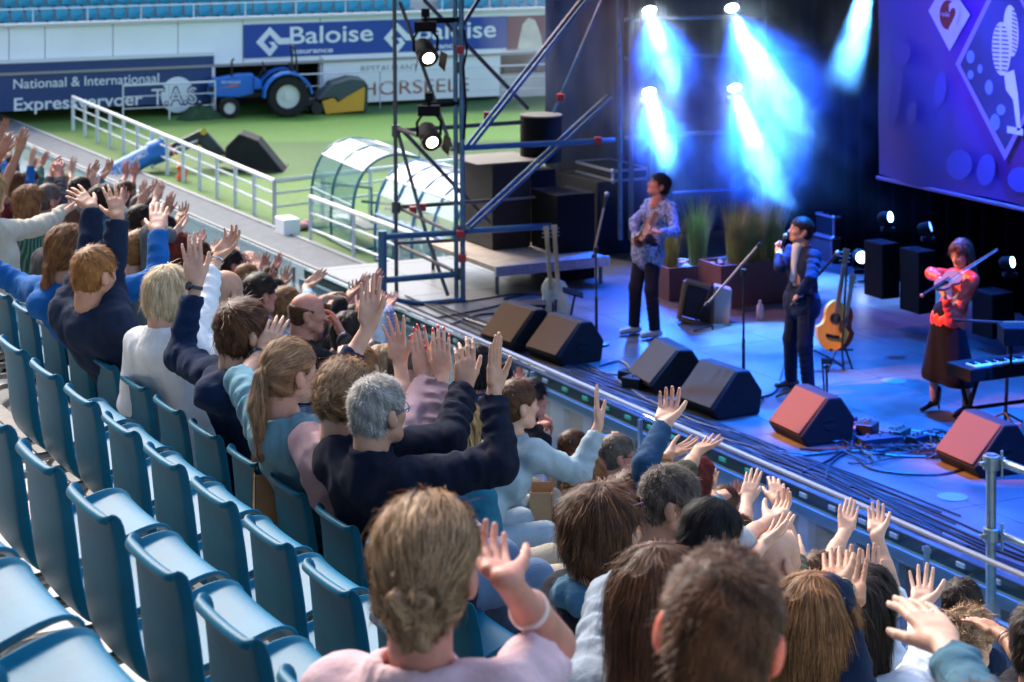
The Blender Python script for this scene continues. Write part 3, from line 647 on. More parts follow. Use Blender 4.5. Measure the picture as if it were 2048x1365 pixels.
# shop lamps on the tower (two lit)
lamp_core = mat('lamp_lit', (1, .9, .75), .5, emit=(1, .80, .55), es=8)
def spot_head(u, v, t, label, aim_px, lit=True):
    c = Pt(u, v, t); e = empty('stage_lamp', c, label, 'stage lamp')
    d = Vector((-.15, -1, -.45)).normalized(); d = (CAM-c).normalized()*.8+CR*.25-UP*.5; d.normalize(); up = (UP-d*UP.dot(d)).normalized(); sx = d.cross(up)
    m_ = MB(); m_.tube([c-d*.20, c-d*.12, c+d*.10, c+d*.14], [.07, .115, .12, .125], 20); m_.tube([c-d*.21, c-d*.2], .06, 12); m_.build('housing', black, e, True)
    m_ = MB(); m_.cyl(c+d*.142, c+d*.15, .068, 20); m_.build('lens', lamp_core if lit else black, e)
    m_ = MB(); m_.tube([c+sx*.14, c+sx*.15+UP*.16, c+sx*.08+UP*.26, c-sx*.08+UP*.26, c-sx*.15+UP*.16, c-sx*.14], .018, 6); m_.box(c+UP*.30, (.26, .16, .12), (CR, CF, UP)); m_.tube([c+UP*.34, c+UP*.50], .02, 6)
    m_.box(c+UP*.46, (.1, .08, .1), (CR, CF, UP)); m_.build('yoke', black, e)
    for k in (-1, 1): MB().prism([c+d*.15+sx*.13*k+up*.1, c+d*.15+sx*.13*k-up*.1, c+d*.26+sx*.18*k-up*.12, c+d*.26+sx*.18*k+up*.12], sx*k, .004).build('barn_door', black, e)
    return e
spot_head(851, 104, TT-.1, 'upper lit stage lamp hanging from the scaffold arm in front of the blue banner', None)
spot_head(858, 272, TT-.1, 'lower lit stage lamp hanging from the scaffold arm above the shelters', None)
bar([(844, 42), (924, 40)], TT, black, .035, 'lamp_arm'); bar([(846, 212), (924, 206)], TT, black, .035, 'lamp_arm')
bar([(928, 60), (934, 100), (927, 135), (932, 210), (928, 280)], TT-.15, black, .014, 'cable')
# small deck piece at the left, cut by the tower
# speaker cabinets on a platform -------------------------------------------------
cab = mat('cabinet_brown', (.020, .012, .010), .6, var=.3, vscale=3); topw = mat('cabinet_dusty_top', (.17, .15, .13), .7, var=.2, vscale=3)
def boxpx(name, u0, v0, u1, v1, t, depth, m, label=None, cat=None, parent=None, bevel=.01, wdir=1):
    """upright box standing behind the plane y = t, its camera-side face covering the picture rectangle"""
    a = Pt(u0, v1, t); b = Pt(u1, v1, t); top = Pt(u0, v0, t).z; w = b.x-a.x
    o = MB().box(((a.x+b.x)/2, t+depth/2, (top+a.z)/2), (w, depth, top-a.z)).build(name, m, parent, bevel=bevel, base=None if parent else ((a.x+b.x)/2, t+depth/2, a.z))
    if label: tag(o, label, cat)
    return o
o = boxpx('speaker_cabinet', 985, 330, 1062, 500, 25.6, .9, cab, 'large dark speaker cabinet with dusty top on the platform', 'speaker cabinet')
MB().box(o.location+Vector((0, 0, o.dimensions.z*0+ (Pt(985, 330, 25.6).z-Pt(985, 500, 25.6).z)+.008)), (.96, .88, .012)).build('top_panel', topw, o)
MB().box(o.location+Vector((.0, -.455, .62)), (.9, .02, .03)).build('rail_strip', galv, o)
o = boxpx('speaker_cabinet', 1064, 342, 1112, 510, 25.9, .7, black, 'black speaker cabinet behind the dark brown one beside the gauze', 'speaker cabinet')
q = Pt(1082, 318, 26.0); sp_ = MB()
sp_.cyl(Pt(1082, 322, 26.0), Pt(1082, 232, 26.0), .27, 24); o = sp_.build('drum_case', black, base=tuple(Pt(1082, 322, 26.0)), smooth=True); tag(o, 'round black drum case standing on top of the speaker cabinets', 'case')
MB().cyl(Pt(1082, 232, 26.0), Pt(1082, 229, 26.0), .275, 24).build('lid', topw, o)
pl = empty('platform', Pt(1040, 560, 24.8), 'low wooden platform on thin legs carrying the speaker cabinets', 'platform')
plz = Pt(985, 500, 25.6).z
MB().box((Pt(1030, 500, 25.6).x-.02, 25.55, plz-.04), (1.55, 1.9, .06)).build('top', woodm, pl, bevel=.006)
MB().box((Pt(1030, 500, 25.6).x-.02, 24.56, plz-.06), (1.58, .05, .12)).build('edge_profile', galv, pl)
for dx in (-.72, .72):
    for dy in (-.9, .9): MB().tube([(Pt(1030, 500, 25.6).x-.02+dx, 25.55+dy, SZ), (Pt(1030, 500, 25.6).x-.02+dx, 25.55+dy, plz-.08)], .025, 8).build('leg', darkt, pl, True)
boxpx('amp_stack', 1115, 392, 1190, 585, 25.0, .7, black, 'tall plain black equipment stack between the guitars and the flight cases', 'equipment stack')
# flight cases
case_edge = mat('case_edge', (.42, .42, .50), .35, metal=.7)
def flight(name, u0, v0, u1, v1, t, depth, label, body=black, edge=case_edge, r=.022):
    a = Pt(u0, v1, t); b = Pt(u1, v1, t); z0 = a.z; z1 = Pt(u0, v0, t).z; x0, x1 = a.x, b.x
    o = MB().box(((x0+x1)/2, t+depth/2, (z0+z1)/2), (x1-x0, depth, z1-z0)).build(name, body, base=((x0+x1)/2, t, z0)); tag(o, label, 'flight case')
    C = lambda x, y, z: Vector((x0 if x < 0 else x1, t if y < 0 else t+depth, z0 if z < 0 else z1))
    for (p, q) in [((-1, -1, -1), (1, -1, -1)), ((-1, -1, 1), (1, -1, 1)), ((-1, -1, -1), (-1, -1, 1)), ((1, -1, -1), (1, -1, 1)), ((-1, -1, 1), (-1, 1, 1)), ((1, -1, 1), (1, 1, 1)), ((-1, 1, 1), (1, 1, 1)), ((-1, -1, -1), (-1, 1, -1))]:
        MB().tube([C(*p), C(*q)], r, 4).build('edge_rail', edge, o)
    for p in [(-1, -1, -1), (1, -1, -1), (-1, -1, 1), (1, -1, 1)]: MB().ball(C(*p), r*1.7, 8, 6).build('corner', edge, o)
    return o
flight('flight_case', 1226, 343, 1295, 362, 26.2, 1.0, 'flat flight case with pale edges on top of the black crates behind the guitarist')
boxpx('crate', 1195, 365, 1300, 560, 26.3, 1.1, black, 'big black crate under the flat flight case behind the guitarist', 'crate')
pinkcase = mat('case_edge_pink', (.40, .26, .28), .4, metal=.5)
flight('flight_case', 1668, 436, 1722, 476, 24.4, .4, 'small open flight case with warning triangle on top of the stack behind the singer', edge=pinkcase, r=.018)
q0, q1, q2 = Pt(1691, 474, 24.36), Pt(1705, 474, 24.36), Pt(1698, 460, 24.36)
MB().prism([q0, q1, q2], (0, -1, 0), .01).build('warning_triangle', mat('warning_yellow', (.75, .42, .03), .5), bpy.data.objects['flight_case.001'])
flight('flight_case', 1664, 479, 1728, 540, 24.4, .5, 'larger flight case carrying the small one behind the singer', body=mat('case_brown', (.10, .06, .06), .6), edge=pinkcase, r=.016)
boxpx('crate', 1660, 542, 1735, 605, 24.4, .6, black, 'dark crate at the bottom of the flight case stack behind the singer', 'crate')
for u0, u1, v0, v1, t, lab in [(1765, 1800, 490, 600, 20.8, 'black cabinet below the first blue floor lamp left of the violinist'), (1838, 1872, 505, 630, 20.2, 'black cabinet directly left of the violinist'), (1985, 2030, 590, 680, 19.3, 'black cabinet behind the violinist on the right')]:
    boxpx('speaker_cabinet', u0, v0, u1, v1, t, .35, black, lab, 'speaker cabinet')
# moving heads ------------------------------------------------------------------
blue_lit = mat('lamp_blue_lit', (.5, .8, 1), .5, emit=(.30, .70, 1), es=7); blue_dim = mat('lamp_blue_dim', (.1, .2, .6), .5, emit=(.10, .25, .9), es=1.5)
def mover(u, v, t, r, d, label, lm, base_v=None):
    c = Pt(u, v, t); e = empty('moving_head_lamp', c-UP*(r*2.6), label, 'stage lamp'); d = Vector(d).normalized()
    MB().tube([c-d*r*2.0, c-d*r*1.4, c+d*r*.5], [r*.75, r*1.15, r*1.12], 16).build('head', black, e, True)
    m_ = MB(); m_.tube([c+d*r*.5, c+d*r*.56], r*.98, 20); m_.build('lens', lm, e)
    s = d.cross(UP).normalized()
    m_ = MB(); m_.tube([c+s*r*1.3, c+s*r*1.3-UP*r*1.8, c-s*r*1.3-UP*r*1.8, c-s*r*1.3], r*.2, 6); m_.box(c-UP*r*2.3, (r*2.6, r*2.2, r*.8), (CR, CF, UP)); m_.build('yoke', black, e, bevel=.005)
    return c
beam_white = mat('beam_lens', (.8, .9, 1), .5, emit=(.72, .90, 1), es=40)
TB = 25.6
heads = [(1298, 16, .085, 'upper left bright beam lamp on the dark stage back'), (1462, 11, .085, 'upper middle bright beam lamp on the dark stage back'),
         (1297, 179, .085, 'lower left bright beam lamp on the dark stage back'), (1468, 171, .085, 'lower middle bright beam lamp on the dark stage back')]
beams = []
dview = (CR*.12-CF*.55-UP*.60).normalized()
for (u, v, r, lab) in heads:
    c = mover(u, v, TB, r, dview, lab, beam_white); beams.append((c, 0))
mover(1776, 435, 19.8, .055, (CR*.62-CF*.5+UP*.15), 'small tilted lit lamp above the black cabinets left of the banner corner', blue_lit)
mover(1856, 455, 19.8, .055, (CR*.75-CF*.25+UP*.25), 'dim unlit looking lamp between two black cabinets left of the violinist', blue_dim)
mover(2020, 525, 18.6, .055, (CR*.66-CF*.5+UP*.15), 'small tilted lit lamp at the right behind the violinist', blue_lit)
mover(1722, 514, 23.3, .075, (-CF*.9+CR*.1), 'round glowing lamp beside the flight case stack behind the singer', mat('lamp_violet', (.6, .7, 1), .5, emit=(.5, .65, 1), es=4))
# truss holding the beam lamps
tz = empty('lighting_truss', Pt(1380, 30, TB+.3), 'dark truss frame holding the bright beam lamps at the back of the stage', 'truss')
for (a, b) in [((1250, 40), (1560, 30)), ((1250, 275), (1480, 262)), ((1250, 116), (1560, 108))]:
    MB().tube([Pt(*a, TB+.25), Pt(*b, TB+.25)], .03, 6).build('tube', darkt, tz, True)
for u in (1262, 1300, 1466, 1528): MB().tube([Pt(u, -200, TB+.25), Pt(u, 480, TB+.25)], .035, 6).build('upright', darkt, tz, True)
MB().tube([Pt(1345, 386, 25.6), Pt(1480, 378, 25.6)], .02, 6).build('low_rail', mat('rail_blue', (.1, .15, .4), .3, metal=.7), tz, True)

# banner at the back with microphone picture --------------------------------------
BW = 15.8
def BP(u, v, dx=0): return Pw(u, v, BW+dx)
def banner_mat(name, base, v2):
    m = bpy.data.materials.new(name); m.use_nodes = True; nt = m.node_tree; b = nt.nodes['Principled BSDF']; N = nt.nodes.new; L = nt.links.new
    tc = N('ShaderNodeTexCoord'); w = N('ShaderNodeTexVoronoi'); w.inputs['Scale'].default_value = .9; L(tc.outputs['Object'], w.inputs['Vector'])
    n = N('ShaderNodeTexNoise'); n.inputs['Scale'].default_value = .55; n.inputs['Detail'].default_value = 1; L(tc.outputs['Object'], n.inputs['Vector'])
    r = N('ShaderNodeValToRGB'); e = r.color_ramp.elements; e[0].position = .38; e[0].color = (*base, 1); e[1].position = .62; e[1].color = (*v2, 1)
    L(n.outputs[0], r.inputs[0]); L(r.outputs[0], b.inputs['Base Color']); b.inputs['Roughness'].default_value = .65
    return m
bz0 = BP(1755, 352).z; yb0 = BP(1755, 352).y; yb1 = ST0+.6; bz1 = SZ+8.2
bnr = empty('stage_banner', (BW, (yb0+yb1)/2, bz0), 'huge purple printed banner with microphone picture hanging at the back of the stage', 'banner')
ny, nz = 60, 24; vs = []
for j in range(nz+1):
    for i in range(ny+1):
        y = yb0+(yb1-yb0)*i/ny; z = bz0+(bz1-bz0)*j/nz
        vs.append((BW+.03*math.sin(y*2.2+z*.6)+.02*math.sin(y*5.1-z*1.3)+.01*math.sin(z*4), y, z+(.02*math.sin(y*3) if j == 0 else 0)))
meshobj('cloth', vs, [(j*(ny+1)+i, j*(ny+1)+i+1, (j+1)*(ny+1)+i+1, (j+1)*(ny+1)+i) for j in range(nz) for i in range(ny)], banner_mat('banner_purple', (.04, .06, .50), (.11, .025, .34)), bnr, True)
def bpoly(name, pts, m, dx): return MB().add([BP(u, v, dx) for u, v in pts], [tuple(range(len(pts)))]).build(name, m, bnr)
pr_w = mat('banner_print_pale', (.45, .48, .85), .6); pr_d = mat('banner_print_navy', (.015, .02, .12), .6, var=.5, vscale=.8, var2=(.04, .05, .25)); pr_r = mat('banner_print_red', (.16, .01, .03), .6); pr_l = mat('banner_print_lilac', (.24, .20, .70), .6); pr_dot = mat('banner_print_dots', (.13, .22, .85), .6)
bpoly('print_diamond', [(1857, 22), (1893, -40), (1940, 30), (1899, 103)], pr_w, -.10)
bpoly('print_disc', [(1896+18*math.cos(a)*.95, 30+30*math.sin(a)) for a in [2*math.pi*i/20 for i in range(20)]], pr_r, -.104)
e2 = (BP(1920, 60, -.11)-BP(1880, 50, -.11)).normalized()
text('lettering', '2', BP(1898, 58, -.108), Vector((0, -1, 0)), UP, .30, pr_w, bnr, bold=.03, extr=.004)
text('lettering', 'radio', BP(1882, 32, -.108), Vector((0, -1, 0)), UP, .055, pr_w, bnr, extr=.004)
bpoly('print_frame', [(1911, 128), (2008, -70), (2110, 120), (2010, 322)], pr_l, -.10)
bpoly('print_photo', [(1920, 130), (2010, -55), (2104, 122), (2010, 300)], pr_d, -.103)
def disc(cu, cv, ru, rv, m, dx, nm='print_dot', rot=0): return bpoly(nm, [(cu+ru*math.cos(a)*math.cos(rot)-rv*math.sin(a)*math.sin(rot), cv+ru*math.cos(a)*math.sin(rot)+rv*math.sin(a)*math.cos(rot)) for a in [2*math.pi*i/18 for i in range(18)]], m, dx)
for cu, cv, ru, rv in [(1941, 114, 8, 13), (1941, 150, 6, 9), (1978, 175, 8, 15), (2002, 220, 9, 11), (1990, 245, 10, 17), (1960, 138, 5, 9)]: disc(cu, cv, ru, rv, pr_dot, -.106)
for cu, cv, ru, rv in [(1800, 108, 21, 26), (1824, 226, 9, 24), (1972, 340, 18, 32), (1918, 330, 26, 30), (2040, 360, 25, 25), (1880, 180, 12, 36), (1790, 200, 10, 60)]: disc(cu, cv, ru, rv, mat('banner_print_haze', (.055, .06, .50), .65), -.101, rot=.15)
# microphone picture: slotted head, stem
micw = mat('banner_print_white', (.55, .62, .95), .5)
disc(2022, 62, 15, 52, micw, -.107, 'print_mic_rear', -.05); disc(2003, 98, 19, 54, micw, -.108, 'print_mic_head', -.02)
for i in range(11):
    v = 52+i*8.6; w_ = 16*math.sqrt(max(.1, 1-((v-98)/56)**2))
    bpoly('print_slot', [(2001-w_, v), (2001-2, v+1), (2001-2, v+4), (2001-w_, v+3)], pr_d, -.110); bpoly('print_slot', [(2003, v+1), (2003+w_*.9, v+2), (2003+w_*.9, v+5), (2003, v+4)], pr_d, -.110)
    v2 = 20+i*8; bpoly('print_slot', [(2024, v2), (2034, v2+5), (2034, v2+8), (2024, v2+3)], pr_d, -.110)
bpoly('print_stem', [(2008, 148), (2028, 140), (2036, 190), (2042, 260), (2034, 262), (2026, 200), (2012, 180)], micw, -.108)
bpoly('print_base', [(2014, 252), (2046, 258), (2046, 272), (2014, 266)], micw, -.108)
for y_ in (yb0,): MB().tube([(BW, yb0, bz0-.02), (BW, yb1, bz0-.02)], .025, 6).build('bottom_bar', pr_l, bnr, True)

# ---------------------------------------------------------------- floor equipment
grille = mat('wedge_grille', (.10, .050, .020), .8, spec=.1, bump=.4, bscale=300); wed = mat('wedge_black', (.010, .011, .013), .7, spec=.2, bump=.2, bscale=150)
def wedge(u, v, yaw, label, sc_=1.0):
    """floor monitor: centre of its footprint at picture point u,v; yaw = direction its grille faces (degrees from +x towards +y)"""
    c = P5(u, v); e = empty('floor_monitor', c, label, 'floor monitor'); a = R(yaw); f = Vector((math.cos(a), math.sin(a), 0)); s = Vector((-f.y, f.x, 0))
    w = .62*sc_; h = .44*sc_; d = .54*sc_
    sec = [(-d*.5, 0), (d*.42, 0), (d*.55, .10*sc_), (-d*.02, h), (-d*.28, h*.98), (-d*.56, .22*sc_)]
    body = MB().prism([c+f*x-s*w/2+UP*z for x, z in sec], s, w).build('body', wed, e, bevel=.018)
    p0, p1 = c+f*(d*.545)+UP*.115*sc_, c+f*(-d*.01)+UP*(h-.015); dirn = (p1-p0); n = s.cross(dirn).normalized(); n = n if n.dot(f) > 0 else -n
    g = MB(); g.hexa([p0-s*w*.46, p0+s*w*.46, p1+s*w*.46, p1-s*w*.46], [p0-s*w*.45+n*.016, p0+s*w*.45+n*.016, p1+s*w*.45+n*.016, p1-s*w*.45+n*.016]); g.build('grille', grille, e, bevel=.006)
    for sg_ in (-1, 1):
        hc = c+s*sg_*(w/2)+f*(-.02*sc_)+UP*.20*sc_
        for dz, s0 in ((.018, 1), (-.018, -1)):
            pts = [hc+f*(.062*math.cos(t_))*sc_+UP*(dz+s0*.046*math.sin(t_))*sc_ for t_ in [math.pi*i/10 for i in range(11)]]
            MB().prism(pts if sg_ > 0 else pts[::-1], s*sg_, .004).build('handle_recess', mat('recess_dark', (.003, .003, .003), .9), e)
    return e
wedge(1036, 692, 188, 'floor monitor at the far left of the stage, partly behind another one')
wedge(1128, 718, 186, 'black floor monitor on the left beside the first microphone stand')
wedge(1332, 775, 172, 'floor monitor in front of the second microphone stand, showing its rear left')
wedge(1436, 822, 184, 'black floor monitor left of the singer at the stage edge')
wedge(1622, 874, 176, 'floor monitor with orange lit grille in front of the singer', .96)
wedge(1965, 935, 176, 'floor monitor with orange lit grille in front of the violinist', 1.0)
# microphone stands
mic_metal = mat('stand_black', (.02, .02, .022), .4, metal=.3); mic_grey = mat('mic_grey', (.25, .27, .3), .35, metal=.6); bare = mat('stand_bare', (.42, .30, .22), .35, metal=.5)
def micstand(ub, vb, top, b0, b1, label, boom_m=mic_metal, mic=True, round_base=False):
    g0 = P5(ub, vb); dd = (g0-CAM).dot(CF); e = empty('microphone_stand', g0, label, 'microphone stand'); tp = Pd(top[0], top[1], dd)
    MB().tube([g0+UP*.03, g0.lerp(tp, .5)], .017, 8).build('pole', mic_metal, e, True); MB().tube([g0.lerp(tp, .48), tp], .011, 8).build('inner_pole', mic_metal, e, True)
    if round_base: MB().tube([g0, g0+UP*.02, g0+UP*.035], [.14, .14, .05], 20).build('base', mic_metal, e, True)
    else:
        for a in (20, 140, 260): MB().tube([g0+UP*.16, g0+Vector((math.cos(R(a))*.32, math.sin(R(a))*.32, .012))], .012, 6).build('leg', mic_metal, e, True)
    if b0:
        p, q = Pd(*b0, dd+.1), Pd(*b1, dd-.12); MB().tube([p, q], .012, 8).build('boom', boom_m, e, True); m_ = MB(); m_.cyl(tp-UP*.03, tp+UP*.03, .028, 10); m_.build('clutch', mic_metal, e, True)
        MB().tube([p, p.lerp(q, .06)], .02, 8).build('counterweight', mic_metal, e, True)
        d = (q-p).normalized()
    else: q = tp; d = (CR*.9+UP*.5).normalized()
    if mic:
        m_ = MB(); m_.tube([q, q+d*.05, q+d*.14], [.013, .014, .022], 10); m_.build('microphone', mic_metal, e, True); MB().ball(q+d*.165, .028, 12, 8).build('mic_head', mic_grey, e, True)
    else: MB().box(q, (.05, .03, .03), (d, d.orthogonal(), d.cross(d.orthogonal()))).build('mic_clip', mic_metal, e, bevel=.005)
    return e
micstand(1193, 690, (1192, 500), (1186, 515), (1208, 415), 'first microphone stand on the left with a nearly upright orange lit boom', boom_m=bare, round_base=True)
micstand(1487, 812, (1487, 545), (1411, 613), (1518, 490), 'microphone stand with long slanted empty boom left of the singer', boom_m=bare, mic=False)
micstand(1617, 800, (1617, 600), (1584, 612), (1655, 530), 'microphone stand directly in front of the singer with boom crossing his jacket')
e = micstand(1656, 852, (1653, 735), None, None, 'short stand with clamp and small holder right of the singer', mic=False)
m_ = MB(); q = Pd(1653, 722, (P5(1656, 852)-CAM).dot(CF)); m_.tube([q-CR*.12+UP*.1, q+CR*.05+UP*.02, q+CR*.16-UP*.06], .012, 6); m_.box(q, (.1, .06, .05), (CR, CF, UP)); m_.tube([q-CR*.04, q-CR*.02-UP*.3], .01, 6); m_.build('clamp', mic_metal, e)
# planters with grass -----------------------------------------------------------------
plm = mat('planter', (.16, .085, .085), .7, var=.12, vscale=2); peb = mat('pebbles', (.45, .36, .36), .8); gr1 = mat('reed_green', (.22, .30, .07), .7, var=.4, vscale=6); gr2 = mat('reed_olive', (.36, .32, .07), .7, var=.4, vscale=6)
def planter(u0, u1, vt, vb, t, label, tufts):
    a = Pt(u0, vb, t); b = Pt(u1, vb, t); a.z = SZ; zt_ = Pt(u0, vt, t).z; dp = .5
    e = empty('planter', ((a.x+b.x)/2, t+dp/2, SZ), label, 'planter'); x0, x1 = a.x, b.x
    for (cx_, cy_, sx_, sy_) in [((x0+x1)/2, t+.015, x1-x0, .03), ((x0+x1)/2, t+dp-.015, x1-x0, .03), (x0+.015, t+dp/2, .03, dp-.064), (x1-.015, t+dp/2, .03, dp-.064)]:
        MB().box((cx_, cy_, (SZ+zt_)/2), (sx_, sy_, zt_-SZ)).build('side', plm, e)
    MB().box(((x0+x1)/2, t+dp/2, zt_-.06), (x1-x0-.07, dp-.07, .02)).build('soil', black, e)
    m_ = MB(); rnd = random.Random(3)
    for i in range(26): m_.ball((rnd.uniform(x0+.05, x1-.05), rnd.uniform(t+.05, t+dp-.05), zt_-.03), rnd.uniform(.02, .045), 6, 4, (1, 1, .6))
    tag(m_.build('pebbles', peb, e, True), kind='stuff')
    for (u, hpx, mm, n) in tufts:
        c = Pt(u, vt, t+.25); c.z = zt_-.05; rnd = random.Random(int(u)); vs = []; fs = []; H = hpx/FPX*(c-CAM).dot(CF)
        for i in range(n):
            a_ = rnd.uniform(0, 6.28); rr_ = rnd.uniform(0, .12); p = c+Vector((math.cos(a_)*rr_, math.sin(a_)*rr_, 0)); ln_ = H*rnd.uniform(.55, 1.08)
            sp_ = rnd.uniform(.02, .26)*ln_; a2 = a_+rnd.uniform(-.7, .7); o_ = Vector((math.cos(a2), math.sin(a2), 0)); sd_ = Vector((-o_.y, o_.x, 0))*.0045
            k0 = len(vs)
            for j in range(5):
                f = j/4; q = p+o_*(sp_*f**1.9)+UP*(ln_*(f-.06*f*f)); w_ = (1-f*.85); vs += [q-sd_*w_, q+sd_*w_]
            fs += [(k0+2*j, k0+2*j+1, k0+2*j+3, k0+2*j+2) for j in range(4)]
        g_ = tag(meshobj('reed_tuft', vs, fs, mm, e), kind='stuff')
    return e
planter(1338, 1412, 538, 640, 23.3, 'reddish planter with one tuft of reeds behind the guitarist', [(1395, 135, gr1, 420), (1340, 110, gr2, 200)])
planter(1442, 1592, 533, 640, 22.7, 'long reddish planter with tall tufts of reeds behind the singer', [(1472, 130, gr2, 420), (1512, 128, gr2, 420), (1545, 125, gr1, 420), (1498, 110, gr1, 260)])
# guitar amp ------------------------------------------------------------------
am = empty('guitar_amp', P5(1408, 646), 'open backed guitar amp with tan frame leaning beside a pale panel', 'guitar amp')
def quadbox(pts_px, dd0, dd1, th, m, name, parent):
    pass
da = (P5(1408, 646)-CAM).dot(CF)
tan = mat('amp_tan', (.35, .17, .06), .5); 
o4 = [(1358, 638), (1424, 654), (1428, 577), (1371, 562)]
def slab(name, px, d0, th, m, parent, bevel=.01): return MB().prism([Pd(u, v, d0) for u, v in px], CF, th).build(name, m, parent, bevel=bevel)
slab('grille_cloth', [(1364, 632), (1420, 647), (1424, 583), (1376, 569)], da-.02, .2, mat('amp_cloth', (.035, .022, .025), .8), am)
for (i, j) in ((0, 1), (1, 2), (2, 3), (3, 0)):
    MB().tube([Pd(*o4[i], da), Pd(*o4[j], da)], .032, 6).build('frame', tan, am, True)
slab('side_panel', [(1427, 650), (1459, 658), (1464, 581), (1431, 573)], da-.03, .2, mat('amp_pale', (.52, .46, .44), .6), am)
MB().tube([Pd(1392, 640, da-.08), Pd(1412, 606, da-.3), Pd(1425, 566, da-.25)], .012, 6).build('mic_arm', mic_metal, am, True)
MB().tube([P5(1425, 660), P5(1425, 660)+UP*.5], .012, 6).build('mic_pole', mic_metal, am, True)
MB().tube([P5(1425, 660)+Vector((-.25, 0, .01)), P5(1425, 660)+UP*.05, P5(1425, 660)+Vector((.3, .1, .01))], .012, 6).build('mic_foot', mic_metal, am, True)
b_ = P5(1520, 640); tag(MB().tube([b_, b_+UP*.16, b_+UP*.19, b_+UP*.22], [.04, .04, .018, .018], 12).build('water_bottle', mat('bottle_clear', (.5, .5, .55), .15, alpha=.6), smooth=True, base=tuple(b_)), 'water bottle standing in front of the long planter', 'bottle')
b_ = P5(1673, 838); tag(MB().tube([b_, b_+UP*.17, b_+UP*.20, b_+UP*.24], [.042, .042, .018, .018], 12).build('water_bottle', mat('bottle_clear', (.5, .5, .55), .15), smooth=True, base=tuple(b_)), 'water bottle beside the short clamp stand at the pedals', 'bottle')
# guitars ---------------------------------------------------------------------------
def guitar(name, cu, cv, hu, hv, dd, label, body_m, acoustic=True, wpx=98, hpx=150, neck_m=None, face=None):
    """body centre at cu,cv and headstock tip at hu,hv in the picture, at distance dd"""
    c = Pd(cu, cv, dd); h = Pd(hu, hv, dd+.12); ax = (h-c).normalized(); k = dd/FPX; n = (-CF+CR*(.1)); n = (n-ax*n.dot(ax)).normalized(); sx = ax.cross(n)
    e = empty(name, c-ax*hpx*k/2, label, 'guitar')
    hw_, hh_ = wpx*k/2, hpx*k/2; out = []
    for i in range(40):
        a = 2*math.pi*i/40; y = math.sin(a); x = math.cos(a)
        wdt = (1.0 if y < 0 else .78)*(1-.22*math.exp(-((y-.22)/.25)**2))
        out.append(c+sx*x*hw_*wdt*(1 if acoustic else .92)+ax*y*hh_*(.98))
    if not acoustic: out = [p+ax*(hh_*.35*max(0, ((p-c).dot(sx))/hw_)**2 if (p-c).dot(ax) > 0 else 0) for p in out]
    th = .10 if acoustic else .045
    body = MB().prism([p-n*th for p in out], n, th).build('body', body_m, e, bevel=.006)
    if acoustic:
        MB().prism([p+(p-c)*-.03+n*.001 for p in out], n, .003).build('soundboard', face or body_m, e)
        rr_ = hw_*.30; sc2 = c+ax*hh_*.28
        MB().prism([sc2+sx*rr_*1.2*math.cos(a)+ax*rr_*1.2*math.sin(a)+n*.005 for a in [2*math.pi*i/20 for i in range(20)]], n, .002).build('rosette', mat('rosette', (.30, .12, .03), .5), e)
        MB().prism([sc2+sx*rr_*math.cos(a)+ax*rr_*math.sin(a)+n*.008 for a in [2*math.pi*i/20 for i in range(20)]], n, .002).build('sound_hole', black, e)
        MB().box(c-ax*hh_*.40+n*.012, (hw_*.8, .014, .035), (sx, n, ax)).build('bridge', black, e)
        MB().prism([sc2+sx*a_*hw_+ax*b_*hh_+n*.006 for a_, b_ in [(.32, .0), (.55, -.05), (.60, -.35), (.42, -.5), (.28, -.35)]], n, .002).build('pickguard', mat('pickguard', (.10, .03, .02), .3), e)
    else:
        MB().prism([c+sx*a_*hw_+ax*b_*hh_+n*.002 for a_, b_ in [(-.5, .4), (.3, .5), (.6, -.2), (.45, -.65), (-.2, -.3)]], n, .003).build('pickguard', mat('pickguard_white', (.6, .6, .58), .4), e)
        for s_2 in (.25, 0, -.25): MB().box(c+ax*hh_*s_2+n*.008, (hw_*.5, .012, .018), (sx, n, ax)).build('pickup', mat('pickup', (.5, .5, .5), .4), e)
    nk = neck_m or mat('neck_wood', (.25, .13, .06), .5); hd = h-ax*(.17)
    MB().box((c+ax*hh_*.5+hd)/2+n*.014, (.048, .02, (hd-(c+ax*hh_*.5)).length), (sx, n, ax)).build('neck', nk, e, bevel=.005)
    hs = MB(); hs.hexa([hd-sx*.024, hd+sx*.024, hd+sx*.024+n*.016, hd-sx*.024+n*.016], [h-sx*.035, h+sx*.035, h+sx*.035+n*.014, h-sx*.035+n*.014]); hs.build('headstock', nk, e, bevel=.004)
    for i in range(3):
        for s_ in (-1, 1): MB().cyl(hd.lerp(h, .25+.25*i)+sx*s_*.035, hd.lerp(h, .25+.25*i)+sx*s_*.055, .008, 6).build('tuning_peg', mic_grey, e)
    m_ = MB()
    for i in range(6): m_.tube([c-ax*hh_*.38+sx*(i-2.5)*.009+n*.022, hd+sx*(i-2.5)*.006+n*.028], .0008, 3)
    tag(m_.build('strings', mic_grey, e), kind='stuff')
    return e, c, ax, sx, n
dg_ = (P5(1672, 742)-CAM).dot(CF)
guitar('acoustic_guitar', 1668, 652, 1693, 498, dg_, 'yellow orange acoustic guitar on a stand right of the singer', mat('guitar_amber', (.90, .36, .04), .35, coat=.3), hpx=104, wpx=68)
guitar('acoustic_guitar', 1688, 655, 1706, 548, dg_+.35, 'dark red guitar standing behind the yellow one', mat('guitar_red', (.22, .02, .01), .3, coat=.5), hpx=92, wpx=48, face=mat('guitar_red', (.2, .02, .01)))
gs = empty('guitar_stand', P5(1678, 745), 'black folding stand holding the two acoustic guitars', 'guitar stand')
q = P5(1678, 745)
